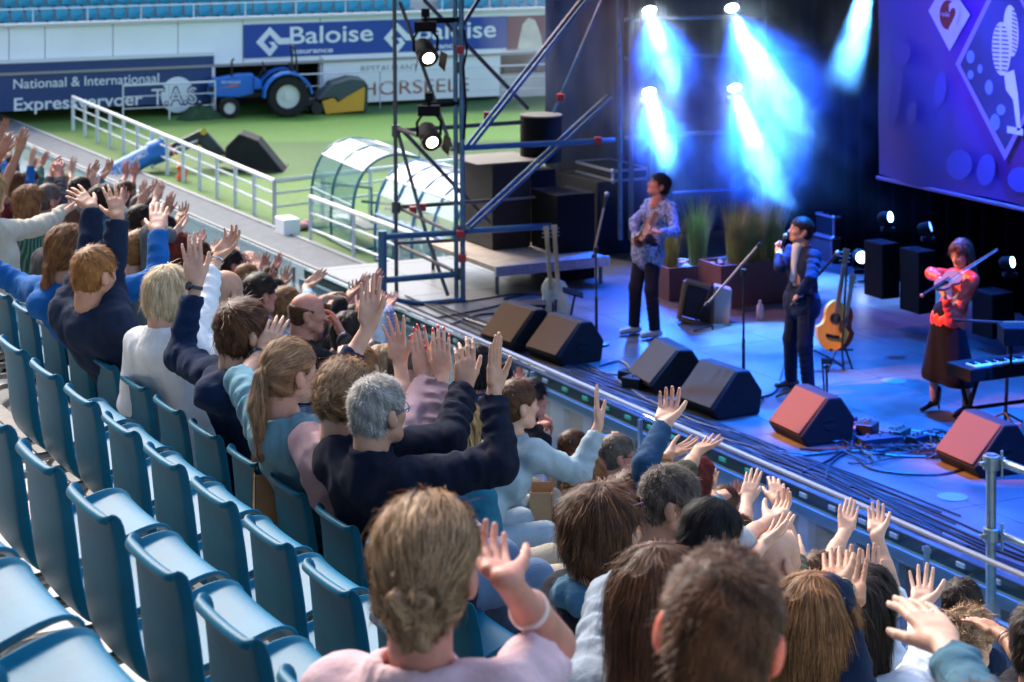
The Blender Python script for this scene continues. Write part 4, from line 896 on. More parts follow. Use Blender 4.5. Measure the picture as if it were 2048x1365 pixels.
for a, b in (((1655, 745), (1672, 700)), ((1708, 748), (1690, 695)), ((1690, 765), (1684, 700)), ((1660, 700), (1705, 700)), ((1684, 700), (1694, 520))):
    MB().tube([Pd(*a, dg_-.05+(.1 if a[0] > 1690 else 0)), Pd(*b, dg_+.15)], .012, 6).build('tube', mic_metal, gs, True)
dge = (P5(1110, 640)-CAM).dot(CF)
cream = mat('guitar_cream', (.58, .52, .40), .35, coat=.4)
guitar('electric_guitar', 1103, 602, 1092, 452, dge, 'pale electric guitar leaning left in the stand at the stage edge', cream, False, 62, 92, neck_m=mat('maple', (.50, .36, .20), .5))
guitar('electric_guitar', 1118, 606, 1108, 450, dge+.25, 'second electric guitar with pale blue body behind the first one', mat('guitar_paleblue', (.40, .52, .55), .35, coat=.4), False, 66, 92, neck_m=mat('maple', (.50, .36, .20), .5))
gs = empty('guitar_stand', P5(1112, 655), 'small floor stand under the electric guitars', 'guitar stand')
for a, b in (((1085, 660), (1140, 640)), ((1140, 640), (1150, 590)), ((1110, 670), (1112, 600)), ((1085, 660), (1092, 628))): MB().tube([Pd(*a, dge-.05), Pd(*b, dge-.1)], .014, 6).build('tube', mic_metal, gs, True)
st = empty('stool', P5(1062, 648), 'low black stool beside the electric guitars', 'stool')
zz = SZ+.24; q = P5(1062, 650)
MB().box(q+UP*.24, (.34, .28, .03), (CR, CF, UP)).build('seat', black, st, bevel=.01)
for a in (-.14, .14):
    for b in (-.1, .1): MB().tube([q+CR*a*1.2+CF*b*1.2, q+CR*a+CF*b+UP*.23], .015, 6).build('leg', black, st, True)
ms = empty('music_stand', P5(1115, 700), 'small black tablet stand beside the electric guitars', 'music stand')
q = P5(1106, 668); MB().tube([q, q+UP*.35], .012, 6).build('pole', mic_metal, ms, True); MB().box(q+UP*.46+CR*.22, (.24, .015, .10), ((CR-UP*.28).normalized(), (UP*.8-CF*.3).normalized(), (CF+UP*.4).normalized())).build('tray', black, ms)
# keyboard ------------------------------------------------------------------
kb = empty('keyboard', P5(2010, 900), 'digital piano on a black stand at the right edge of the stage', 'keyboard')
dk_ = (P5(1990, 905)-CAM).dot(CF)
ka, kc = Pd(1940, 742, dk_), Pd(2140, 742, dk_+.5); ke = Vector((kc.x-ka.x, kc.y-ka.y, 0)).normalized(); kn = UP.cross(ke)
if kn.dot(CF) < 0: kn = -kn
MB().box(ka+ke*.68+kn*.17-UP*.05, (1.36, .36, .12), (ke, kn, UP)).build('case', black, kb, bevel=.01)
kw = mat('keys_white', (.78, .76, .72), .35)
for i in range(38): MB().box(ka+ke*(.10+.030*i)+kn*.10+UP*.016, (.0225*1.25, .15, .014), (ke, kn, UP)).build('white_key', kw, kb)
for i in range(37):
    if i % 7 not in (2, 6): MB().box(ka+ke*(.115+.030*i)+kn*.13+UP*.028, (.014, .09, .014), (ke, kn, UP)).build('black_key', black, kb)
for a in (.12, 1.2):
    MB().tube([ka+ke*a+kn*.05-UP*.11, Vector((*(ka+ke*a+kn*.32).xy, SZ))], .022, 6).build('leg', black, kb, True); MB().tube([ka+ke*a+kn*.32-UP*.11, Vector((*(ka+ke*a+kn*.02).xy, SZ))], .022, 6).build('leg', black, kb, True)
MB().tube([ka+ke*.12+kn*.2-UP*.4, ka+ke*1.2+kn*.2-UP*.4], .02, 6).build('cross_tube', black, kb, True)
e = micstand(2010, 860, (2018, 655), (1908, 640), (2110, 652), 'boom stand reaching over the keyboard at the right edge', mic=False)
ps = empty('desk', Pd(2030, 650, dk_), 'small dark console with bright edge above the keyboard', 'console'); MB().box(Pd(2045, 668, dk_+.2), (.4, .3, .16), (CR, CF, UP)).build('body', black, ps, bevel=.01); MB().box(Pd(2032, 646, dk_), (.22, .03, .02), (CR, CF, UP)).build('edge', bare, ps)
MB().tube([Pd(2022, 668, dk_+.1), Pd(2022, 742, dk_+.1)], .015, 6).build('pole', black, ps, True)
# cables and pedals -------------------------------------------------------------
cab_m = mat('cable_black', (.010, .010, .012), .45); cab_b = mat('cable_blue', (.02, .10, .30), .4)
def cable(pts, label, r=.011, m=cab_m, n=8): 
    q = [P5(u, v)+UP*(r+.002) for u, v in pts]; return tag(MB().tube(catmull(q, n), r, 5).build('cable', m, smooth=True, base=tuple(q[0])), label, 'cable')
C_ = [([(1600, 900), (1680, 905), (1760, 902), (1850, 895), (1915, 880)], 'thick cable running between the two orange lit monitors'),
      ([(1552, 905), (1620, 912), (1700, 905), (1790, 915), (1890, 918)], 'cable lying just below the thick one between the monitors'),
      ([(1606, 948), (1655, 925), (1690, 905), (1740, 900)], 'short cable curling down towards the stage edge'),
      ([(1652, 962), (1662, 930), (1700, 908), (1770, 905)], 'curved cable ending in a loop near the stage edge'),
      ([(1715, 920), (1740, 940), (1800, 950), (1880, 952), (1930, 940)], 'long loop of cable in the middle of the right stage floor'),
      ([(1500, 800), (1545, 790), (1560, 760), (1575, 700), (1590, 640)], 'thin cable rising behind the singer'),
      ([(1365, 860), (1440, 880), (1520, 900), (1590, 915), (1660, 905)], 'cable running along the stage edge below the middle monitors'),
      ([(1230, 760), (1290, 800), (1340, 822), (1400, 850), (1480, 870)], 'cable between the left and middle monitors'),
      ([(840, 612), (940, 604), (1040, 590), (1110, 596)], 'cable on the pale deck at the foot of the scaffold'),
      ([(862, 640), (930, 628), (1000, 612), (1010, 600), (1060, 590)], 'thinner cable on the pale deck below the first one'),
      ([(900, 652), (960, 632), (1030, 630), (1090, 635)], 'cable crossing the deck towards the stool'),
      ([(930, 640), (975, 655), (1005, 668)], 'short cable on the deck beside the leftmost monitor'),
      ([(1180, 740), (1230, 752), (1260, 742), (1240, 725), (1200, 735)], 'loop of cable beside the first microphone stand'),
      ([(1640, 830), (1700, 850), (1745, 872), (1800, 880), (1900, 875)], 'cable leading from the clamp stand to the right monitor')]
for p, l in C_: cable(p, l)
rnd = random.Random(11)
bun = MB()
for i in range(22):     # cable bundle along the stage front
    off = .05+.028*i*rnd.uniform(.6, 1.0); y0 = rnd.uniform(12.5, 16); y1 = rnd.uniform(20, 25.5); pts = []
    for j in range(9):
        f = j/8; pts.append(Vector((SX0+.04+off+.06*math.sin(f*9+i)+rnd.uniform(-.05, .05), y0+(y1-y0)*f, SZ+.012)))
    bun.tube(catmull(pts, 4), rnd.uniform(.006, .012), 4)
tag(bun.build('cable_bundle', cab_m, smooth=True), 'tangled bundle of dark cables along the front edge of the stage', 'cables', kind='stuff')
bun = MB()
for i in range(26):
    c = P5(rnd.uniform(1690, 1880), rnd.uniform(868, 905)); pts = [c+Vector((rnd.uniform(-.3, .3), rnd.uniform(-.5, .5), .012+.05*(j % 2)*rnd.random())) for j in range(5)]
    bun.tube(catmull(pts, 4), .008, 4)
tag(bun.build('cable_tangle', cab_m, smooth=True), 'tangle of small cables around the pedals right of the singer', 'cables', kind='stuff')
pe = [(1690, 848, (.22, .14, .06), (.12, .02, .06), 'small dark red pedal beside the bottle'), (1708, 862, (.3, .14, .05), (.16, .06, .08), 'pinkish effect pedal among the cables'), (1735, 872, (.2, .16, .12), (.012, .012, .014), 'black box pedal among the cables'),
      (1760, 888, (.42, .15, .07), (.02, .03, .05), 'long black pedal with bright edge in the cable tangle'), (1800, 880, (.22, .12, .10), (.02, .05, .03), 'dark green pedal in the cable tangle'), (1835, 888, (.2, .12, .08), (.012, .02, .03), 'small pedal at the right end of the cable tangle'),
      (1275, 775, (.3, .2, .12), (.012, .012, .014), 'black junction box left of the middle floor monitor'), (1262, 760, (.2, .2, .1), (.012, .012, .014), 'second small junction box beside the middle floor monitor'), (1725, 856, (.18, .1, .05), (.03, .12, .35), 'small blue pedal in the cable tangle')]
for i, (u, v, sz, col, lab) in enumerate(pe):
    c = P5(u, v); a = R(rnd.uniform(-40, 40)); x = Vector((math.cos(a), math.sin(a), 0)); y = UP.cross(x)
    o = MB().box(c+UP*sz[2]/2, sz, (x, y, UP)).build('effect_pedal', mat('pedal_%d' % i, col, .4), base=tuple(c), bevel=.008); tag(o, lab, 'pedal')
    m_ = MB()
    for k in (-.3, 0, .3): m_.cyl(c+x*sz[0]*k+UP*sz[2], c+x*sz[0]*k+UP*(sz[2]+.03), .012, 8)
    m_.build('knob', mic_grey, o)
mk = mat('floor_tape', (.13, .14, .15), .6)
for i, (u, v) in enumerate([(1787, 763), (1838, 868), (1905, 995)]): c = P5(u, v); tag(MB().cyl(c+UP*.004, c+UP*.006, .13, 20).build('floor_mark', mk, base=tuple(c)), ['pale round mark on the stage floor behind the cables', 'pale round mark on the stage floor beside the pedals', 'faint round mark on the stage floor near the right scaffold post'][i], 'mark')
# right scaffold post ----------------------------------------------------------------
grn = mat('galvanised_green', (.30, .38, .38), .4, metal=.7, var=.2, vscale=14)
rs = empty('scaffold_post', Pw(1985, 1110, 10.55), 'grey scaffold post with two side tubes at the right in front of the stage', 'scaffold')
xw = 10.55; pz_ = Pw(1982, 908, xw)
MB().cyl(Vector((pz_.x, pz_.y, 0)), pz_, .0375, 14).build('post', grn, rs, True)
for v in (925, 1070):
    a = Pw(1983, v, xw); b = a-Vector((0, 3.5, 0))+Vector((.0, 0, 0)); MB().cyl(a+Vector((.06, .1, 0)), b+Vector((.06, 0, .0)), .032, 12).build('side_tube', grn, rs, True)
    m_ = MB(); m_.cyl(a-UP*.05, a+UP*.05, .062, 14); m_.box(a+Vector((.04, 0, 0)), (.12, .08, .06)); m_.box(a+Vector((-.07, 0, 0)), (.07, .03, .03)); m_.tube([a+Vector((.03, -.08, .10)), a+Vector((.03, -.08, -.10))], .012, 6); m_.build('coupler', grn, rs, bevel=.006)
m_ = MB(); a = Pw(1983, 1240, xw); m_.tube([a, a+Vector((.1, -1.2, -.1))], .03, 8); m_.tube([a-UP*.3, a+Vector((.1, -1.5, -.9))], .03, 8); m_.tube([a+UP*.1, a+Vector((.1, 1.6, -.9))], .03, 8); m_.box(a+Vector((.2, -.7, .12)), (.3, .8, .35)); m_.build('brace', grn, rs)

# ---------------------------------------------------------------- stage lamps and added front spots
def spot(name, loc, target, energy, col, size, blend=.6, rad=.15):
    l = bpy.data.lights.new(name, 'SPOT'); o = bpy.data.objects.new(name, l); link(o); l.energy = energy; l.color = col; l.spot_size = R(size); l.spot_blend = blend; l.shadow_soft_size = rad
    o.location = loc; o.rotation_euler = (Vector(target)-Vector(loc)).to_track_quat('-Z', 'Y').to_euler(); return o
mid = P5(1640, 800)
spot('blue_wash', (14.7, 20.5, SZ+8.0), (12.9, 18.0, SZ), 7000, (.006, .16, 1), 58, 1); spot('blue_pool', (15.0, 19.6, SZ+8.0), (12.5, 19.2, SZ), 5200, (.010, .22, 1), 30, 1)
spot('blue_wash', (14.7, 14.5, SZ+8.0), (12.9, 14.8, SZ), 8000, (.005, .12, 1), 60, 1)
spot('blue_wash', (13.6, 24.5, SZ+8.0), (12.8, 21.5, SZ), 700, (.01, .14, 1), 60, 1)
ADDED_FROM = (7.2, 20.0, SZ+7.6); WARM = (1, .30, .03)  # added warm spots from an unseen point over the crowd, no fixture there
spot('added_front_spot', ADDED_FROM, P5(1590, 780)+UP*1.1, 1200, (1, .50, .28), 9, .6)
spot('added_front_spot', ADDED_FROM, P5(1893, 832)+UP*1.0, 3600, (1, .30, .10), 9, .5)
spot('added_front_spot', ADDED_FROM, P5(1600, 872)+UP*.25, 6000, WARM, 6.5, .5)
spot('added_front_spot', ADDED_FROM, P5(1940, 930)+UP*.25, 7000, WARM, 7, .5)
spot('added_front_spot', ADDED_FROM, P5(1290, 668)+UP*1.1, 600, (1, .40, .28), 9, .6)
spot('added_front_spot', ADDED_FROM, Pd(1672, 640, 23.3), 2400, (1, .50, .18), 5, .5)
spot('red_wash', (12.5, 27.0, SZ+6.5), P5(1500, 600)+UP*.5, 900, (1, .35, .20), 24)
spot('purple_wash', (12.2, 16.5, SZ+4.0), (BW, 18, SZ+4.5), 650, (.18, .14, 1), 80)
spot('back_wash', (13.2, 26.0, SZ+2.6), (17.4, 29, SZ+3.6), 60, (.02, .12, 1), 90)
# smoke lit by the beams: a volume standing at the back of the stage
def smoke_mat():
    m = bpy.data.materials.new('stage_smoke'); m.use_nodes = True; nt = m.node_tree; nt.nodes.remove(nt.nodes['Principled BSDF']); N = nt.nodes.new; L = nt.links.new
    v = N('ShaderNodeVolumePrincipled'); v.inputs['Color'].default_value = (.8, .9, 1, 1); v.inputs['Anisotropy'].default_value = .35
    tc = N('ShaderNodeTexCoord'); n = N('ShaderNodeTexNoise'); n.inputs['Scale'].default_value = .9; n.inputs['Detail'].default_value = 4; n.inputs['Distortion'].default_value = .6; L(tc.outputs['Object'], n.inputs['Vector'])
    r = N('ShaderNodeMapRange'); r.inputs['From Min'].default_value = .40; r.inputs['From Max'].default_value = .70; r.inputs['To Min'].default_value = .003; r.inputs['To Max'].default_value = .10
    L(n.outputs[0], r.inputs['Value']); sp = N('ShaderNodeSeparateXYZ'); L(tc.outputs['Object'], sp.inputs[0]); g = N('ShaderNodeMapRange'); g.inputs['From Min'].default_value = SZ+.7; g.inputs['From Max'].default_value = SZ+2.6; L(sp.outputs[2], g.inputs['Value']); mu = N('ShaderNodeMath'); mu.operation = 'MULTIPLY'; L(r.outputs[0], mu.inputs[0]); L(g.outputs[0], mu.inputs[1]); L(mu.outputs[0], v.inputs['Density']); L(v.outputs[0], nt.nodes['Material Output'].inputs['Volume'])
    m.cycles.volume_step_rate = 1.0
    return m
sm = MB().box((15.7, 25.2, SZ+4.4), (3.3, 5.9, 7.6)).build('stage_smoke', smoke_mat()); tag(sm, 'blue lit smoke drifting at the back of the stage', 'smoke', kind='stuff')
for i, (c, _) in enumerate(beams):
    d = dview if i != 1 else (CR*.22-CF*.5-UP*.62).normalized()
    d = (CR*[.17, .27, .13, .19][i]-CF*.45-UP*.62).normalized()
    s_ = spot('beam_lamp', c+dview*.12, c+d*3, [2700, 5200, 3200, 4600][i], (.10, .38, 1), [20, 27, 24, 24][i], .5, .06); spot('beam_glow', c+dview*.2, c+d*3, 1300, (.008, .10, 1), 85, 1, .1)
def puff(c, d, L, r, dens, seed):
    # an egg of smoke hanging in a beam: dense near the lamp, fading outwards
    m = bpy.data.materials.new('beam_smoke'); m.use_nodes = True; nt = m.node_tree; nt.nodes.remove(nt.nodes['Principled BSDF']); N = nt.nodes.new; K = nt.links.new
    v = N('ShaderNodeVolumePrincipled'); v.inputs['Color'].default_value = (.85, .93, 1, 1); v.inputs['Anisotropy'].default_value = .3
    tc = N('ShaderNodeTexCoord'); n = N('ShaderNodeTexNoise'); n.inputs['Scale'].default_value = 1.7; n.inputs['Detail'].default_value = 5; n.inputs['Distortion'].default_value = 1.2; K(tc.outputs['Object'], n.inputs['Vector'])
    ln = N('ShaderNodeVectorMath'); ln.operation = 'LENGTH'; mp = N('ShaderNodeMapping'); mp.inputs['Scale'].default_value = (1/r, 1/r, 1/(L/2)); K(tc.outputs['Object'], mp.inputs[0]); K(mp.outputs[0], ln.inputs[0])
    f = N('ShaderNodeMapRange'); f.interpolation_type = 'SMOOTHSTEP'; f.inputs['From Min'].default_value = 1; f.inputs['From Max'].default_value = .25; K(ln.outputs['Value'], f.inputs['Value'])
    r1 = N('ShaderNodeMapRange'); r1.inputs['From Min'].default_value = .38; r1.inputs['From Max'].default_value = .66; r1.inputs['To Min'].default_value = dens*.06; r1.inputs['To Max'].default_value = dens; K(n.outputs[0], r1.inputs['Value'])
    mu = N('ShaderNodeMath'); mu.operation = 'MULTIPLY'; K(f.outputs[0], mu.inputs[0]); K(r1.outputs[0], mu.inputs[1]); K(mu.outputs[0], v.inputs['Density']); K(v.outputs[0], nt.nodes['Material Output'].inputs['Volume'])
    m_ = MB(); m_.ball((0, 0, 0), 1, 20, 12, (r, r, L/2)); o = m_.build('smoke_puff', m); o.location = c+d*(L*.5-.15); o.rotation_euler = d.to_track_quat('Z', 'Y').to_euler()
    return tag(o, kind='stuff', label='cloud of smoke hanging in a bright beam at the back of the stage', cat='smoke')
for i, (c, _) in enumerate(beams):
    d = (CR*[.17, .27, .13, .19][i]-CF*.45-UP*.62).normalized()
    puff(c, d, [1.7, 2.7, 1.5, 2.3][i], [.55, .95, .55, .80][i], [1.5, 1.25, 1.6, 1.4][i], i)
c = Pt(1745, -60, 22.2); spot('beam_lamp', c, c+(-CR*.22-CF*.3-UP*.62), 6000, (.10, .38, 1), 20, .5, .06)

puff(Pt(1745, -60, 22.2), (-CR*.22-CF*.3-UP*.62).normalized(), 1.9, .5, .9, 9)
# ================================================================= PEOPLE: distance fields -> one smooth surface
def noise_dirs(seed, n=7):
    r = np.random.RandomState(seed); d = r.normal(size=(n, 3)); d /= np.linalg.norm(d, axis=1)[:, None]; return d, r.rand(n)*6.28
class Field:
    """union of simple volumes on a grid, turned into a mesh with surface nets"""
    def __init__(s, lo, hi, h):
        s.lo = np.asarray(lo, float)-3*h; s.h = h; s.n = np.ceil((np.asarray(hi, float)+3*h-s.lo)/h).astype(int)+1
        s.D = np.full(s.n, .25, np.float32)
        s.ax = [(s.lo[i]+np.arange(s.n[i])*h).astype(np.float32) for i in range(3)]
    def sub(s, lo, hi):
        a = np.maximum(0, np.floor((np.asarray(lo)-s.lo)/s.h).astype(int)); b = np.minimum(s.n, np.ceil((np.asarray(hi)-s.lo)/s.h).astype(int)+1)
        if (b <= a).any(): return None
        sl = tuple(slice(a[i], b[i]) for i in range(3))
        return sl, s.ax[0][sl[0]][:, None, None], s.ax[1][sl[1]][None, :, None], s.ax[2][sl[2]][None, None, :]
    def put(s, sl, d, k, op='u'):
        D = s.D[sl]
        if op == 'u':
            if k > 0:
                hh = np.clip(.5+.5*(D-d)/k, 0, 1); s.D[sl] = D*(1-hh)+d*hh-k*hh*(1-hh)
            else: s.D[sl] = np.minimum(D, d)
        elif op == 's':       # subtract
            if k > 0:
                hh = np.clip(.5-.5*(D+d)/k, 0, 1); s.D[sl] = D*(1-hh)-d*hh+k*hh*(1-hh)
            else: s.D[sl] = np.maximum(D, -d)
    def cap(s, a, b, ra, rb, k=.02, flat=1.0, fdir=None, op='u', wr=0, wn=9, cutb=False, seed=0, cuta=False):
        """round cone a->b; flat<1 squashes it along fdir; wr = wrinkle depth running round the limb; cutb: ends flat at b"""
        a = np.asarray(a, float); b = np.asarray(b, float); m = max(ra, rb)+k+.03+wr
        q = s.sub(np.minimum(a, b)-m, np.maximum(a, b)+m)
        if q is None: return
        sl, X, Y, Z = q; ab = b-a; L2 = max(1e-9, ab@ab)
        px, py, pz = X-a[0], Y-a[1], Z-a[2]; t = (px*ab[0]+py*ab[1]+pz*ab[2])/L2; tc = np.clip(t, 0, 1)
        dx, dy, dz = px-ab[0]*tc, py-ab[1]*tc, pz-ab[2]*tc
        if flat != 1.0:
            f = np.asarray(fdir, float); f = f/np.linalg.norm(f); dt = dx*f[0]+dy*f[1]+dz*f[2]; g = 1/flat-1
            dx, dy, dz = dx+f[0]*dt*g, dy+f[1]*dt*g, dz+f[2]*dt*g
        r = ra+(rb-ra)*tc
        if wr:
            ph = seed*1.7; L = math.sqrt(L2); c = np.cross(ab, [.3, .5, .8]); c /= np.linalg.norm(c)+1e-9; w2 = np.cross(ab/L, c)
            s1 = (dx*c[0]+dy*c[1]+dz*c[2])/(r+1e-3); s2 = (dx*w2[0]+dy*w2[1]+dz*w2[2])/(r+1e-3)
            u = tc*L
            r = r+wr*(np.sin(u*wn*12+ph+1.6*s1+1.1*s2*np.sin(ph))*.55+np.sin(u*wn*21+ph*2-2.3*s1+1.9*s2)*.30)*(.45+.55*np.sin(s1*1.3+ph+u*9))
        d = np.sqrt(dx*dx+dy*dy+dz*dz)-r
        if cutb: d = np.maximum(d, (t-1)*math.sqrt(L2))
        if cuta: d = np.maximum(d, -t*math.sqrt(L2))
        s.put(sl, d.astype(np.float32), k, op)
    def ell(s, c, r, M=None, k=.02, op='u'):
        """ellipsoid, axes in the rows of M"""
        c = np.asarray(c, float); r = np.asarray(r, float); m = r.max()+k+.02; q = s.sub(c-m, c+m)
        if q is None: return
        sl, X, Y, Z = q; M = np.eye(3) if M is None else np.asarray(M, float)
        X, Y, Z = X-c[0], Y-c[1], Z-c[2]
        p = [M[i, 0]*X+M[i, 1]*Y+M[i, 2]*Z for i in range(3)]
        k0 = np.sqrt((p[0]/r[0])**2+(p[1]/r[1])**2+(p[2]/r[2])**2)+1e-6
        k1 = np.sqrt((p[0]/r[0]**2)**2+(p[1]/r[1]**2)**2+(p[2]/r[2]**2)**2)+1e-6
        s.put(sl, (k0*(k0-1)/k1).astype(np.float32), k, op)
    def plane_cut(s, p, n, k=0):   # removes everything on the side n points to
        X, Y, Z = s.ax[0][:, None, None], s.ax[1][None, :, None], s.ax[2][None, None, :]
        d = -((X-p[0])*n[0]+(Y-p[1])*n[1]+(Z-p[2])*n[2]); s.put((slice(None),)*3, d.astype(np.float32), k, 's')
    def wobble(s, amp, freq, seed=0, zs=1.0):
        X, Y, Z = s.ax[0][:, None, None], s.ax[1][None, :, None], s.ax[2][None, None, :]
        near = np.abs(s.D) < amp*3+s.h*2; I = np.nonzero(near); x, y, z = s.ax[0][I[0]], s.ax[1][I[1]], s.ax[2][I[2]]*zs
        d, ph = noise_dirs(seed); v = 0
        for i in range(7): 
            f = freq*(1+.35*i); w = .6*np.sin((x*d[i][1]+y*d[i][2]+z*d[i][0])*f*.6+ph[i]*2)
            v = v+np.sin((x*d[i][0]+y*d[i][1]+z*d[i][2])*f+ph[i]+w)/(1+.35*i)
        v = v/3; s.D[near] += (amp*(np.abs(v)*1.6-.5)).astype(np.float32)
    def mesh(s):
        D = s.D; h = s.h; n = D.shape; ins = D < 0
        c = np.zeros(tuple(k-1 for k in n), np.int8)
        for i in (0, 1):
            for j in (0, 1):
                for k in (0, 1): c += ins[i:n[0]-1+i, j:n[1]-1+j, k:n[2]-1+k]
        act = np.nonzero((c > 0) & (c < 8)); na = len(act[0])
        if na == 0: return np.zeros((0, 3)), np.zeros((0, 4), int)
        idx = np.full(c.shape, -1, np.int32); idx[act] = np.arange(na)
        P = np.zeros((na, 3)); C = np.zeros(na); base = np.stack(act, 1)
        cor = [(i, j, k) for i in (0, 1) for j in (0, 1) for k in (0, 1)]
        vals = {q: D[act[0]+q[0], act[1]+q[1], act[2]+q[2]] for q in cor}
        for a in cor:
            for ax in range(3):
                if a[ax] == 0:
                    b = list(a); b[ax] = 1; b = tuple(b); va, vb = vals[a], vals[b]; m = (va < 0) != (vb < 0)
                    t = np.where(m, va/(va-vb+1e-12*(va == vb)), 0)
                    for q in range(3): P[:, q] += np.where(m, a[q]+(t if q == ax else 0), 0)
                    C += m
        P = P/C[:, None]+base; P = P*h+s.lo
        F = []
        for ax in range(3):
            o = [q for q in range(3) if q != ax]; u, v = (o[0], o[1])
            sl0 = [slice(None)]*3; sl1 = [slice(None)]*3; sl0[ax] = slice(0, n[ax]-1); sl1[ax] = slice(1, n[ax])
            for q in (u, v): sl0[q] = slice(1, n[q]-1); sl1[q] = slice(1, n[q]-1)
            A = ins[tuple(sl0)]; B = ins[tuple(sl1)]; e = np.nonzero(A != B)
            g = [e[0].copy(), e[1].copy(), e[2].copy()]
            for q in (u, v): g[q] = g[q]+1
            def cell(du, dv):
                w = [g[0], g[1], g[2]]; w[u] = g[u]-1+du; w[v] = g[v]-1+dv; return idx[tuple(w)]
            q4 = np.stack([cell(0, 0), cell(1, 0), cell(1, 1), cell(0, 1)], 1); fl = A[e] if ax != 1 else ~A[e]
            q4[~fl] = q4[~fl][:, ::-1]; F.append(q4)
        F = np.concatenate(F); F = F[(F >= 0).all(1)]
        return P, F
def V3(a): return np.array([a[0], a[1], a[2]], float)

# ---- skins and cloth ------------------------------------------------------------
def skin_mat(name, col):
    m = mat('skin_'+name, col, .52, var=.13, vscale=16, bump=.12, bscale=220, sss=.12, spec=.35); return m
SK = {'fair': skin_mat('fair', (.60, .34, .24)), 'mid': skin_mat('mid', (.50, .265, .175)), 'tan': skin_mat('tan', (.40, .19, .11)), 'red': skin_mat('red', (.50, .21, .15))}
lipm = mat('lips', (.36, .10, .09), .45); eyew = mat('eye_white', (.65, .62, .58), .2); eyed = mat('eye_iris', (.03, .02, .015), .2); ear_m = mat('skin_ear_backlit', (.78, .17, .10), .5, sss=.2); nail_nat = mat('nail_natural', (.70, .44, .36), .3); nail_red = mat('nail_red', (.75, .01, .02), .2, coat=.8)  # ear material: backlit glow painted as a redder skin colour
def cloth(name, col, knit=0, rough=.85, var=.12, scale=90, lines=None):
    if 'cloth_'+name in _M: return _M['cloth_'+name]
    m = mat('cloth_'+name, col, rough, var=var, vscale=7, bump=.25, bscale=scale, spec=.12, sheen=.03)
    if knit:
        nt = m.node_tree; N = nt.nodes.new; L = nt.links.new; b = nt.nodes['Principled BSDF']; tc = N('ShaderNodeTexCoord')
        w = N('ShaderNodeTexWave'); w.inputs['Scale'].default_value = knit; w.inputs['Distortion'].default_value = 1.2; w.bands_direction = 'Z'; L(tc.outputs['Object'], w.inputs[0])
        w2 = N('ShaderNodeTexVoronoi'); w2.inputs['Scale'].default_value = knit*2.2; L(tc.outputs['Object'], w2.inputs['Vector'])
        a = N('ShaderNodeMath'); a.operation = 'ADD'; L(w.outputs[0], a.inputs[0]); L(w2.outputs[0], a.inputs[1])
        bp = N('ShaderNodeBump'); bp.inputs['Strength'].default_value = .7; bp.inputs['Distance'].default_value = .006; L(a.outputs[0], bp.inputs['Height']); L(bp.outputs[0], b.inputs['Normal'])
    return m
def hair_mat(name, c0, c1, strand=False):
    key = 'hair_'+name
    if key in _M: return _M[key]
    m = bpy.data.materials.new(key); m.use_nodes = True; _M[key] = m; nt = m.node_tree; b = nt.nodes['Principled BSDF']; N = nt.nodes.new; L = nt.links.new
    a = N('ShaderNodeAttribute'); a.attribute_name = 'tone'
    tc = N('ShaderNodeTexCoord'); n = N('ShaderNodeTexNoise'); n.inputs['Scale'].default_value = 22; n.inputs['Detail'].default_value = 3; L(tc.outputs['Object'], n.inputs['Vector'])
    ad = N('ShaderNodeMath'); ad.operation = 'MULTIPLY_ADD'; ad.inputs[1].default_value = .8; L(a.outputs['Fac'], ad.inputs[0]); 
    sb = N('ShaderNodeMath'); sb.operation = 'MULTIPLY_ADD'; sb.inputs[1].default_value = .7; sb.inputs[2].default_value = -.25; L(n.outputs[0], sb.inputs[0]); L(sb.outputs[0], ad.inputs[2])
    r = N('ShaderNodeValToRGB'); r.color_ramp.elements[0].color = (*c0, 1); r.color_ramp.elements[1].color = (*c1, 1); L(ad.outputs[0], r.inputs[0]); L(r.outputs[0], b.inputs['Base Color'])
    b.inputs['Roughness'].default_value = .5; b.inputs['Specular IOR Level'].default_value = .16
    return m
HC = {'brown': ((.020, .008, .004), (.18, .075, .034)), 'dark': ((.007, .005, .004), (.05, .03, .022)), 'black': ((.003, .003, .004), (.022, .018, .02)), 'lightbrown': ((.060, .024, .009), (.44, .20, .08)),
      'blond': ((.16, .08, .03), (.70, .45, .20)), 'paleblond': ((.38, .26, .13), (.90, .76, .52)), 'ginger': ((.12, .045, .012), (.48, .22, .07)), 'grey': ((.12, .11, .10), (.60, .56, .52)), 'greybrown': ((.03, .022, .018), (.22, .17, .14)),
      'red': ((.05, .008, .008), (.22, .03, .02)), 'ashblond': ((.09, .044, .020), (.66, .40, .22))}

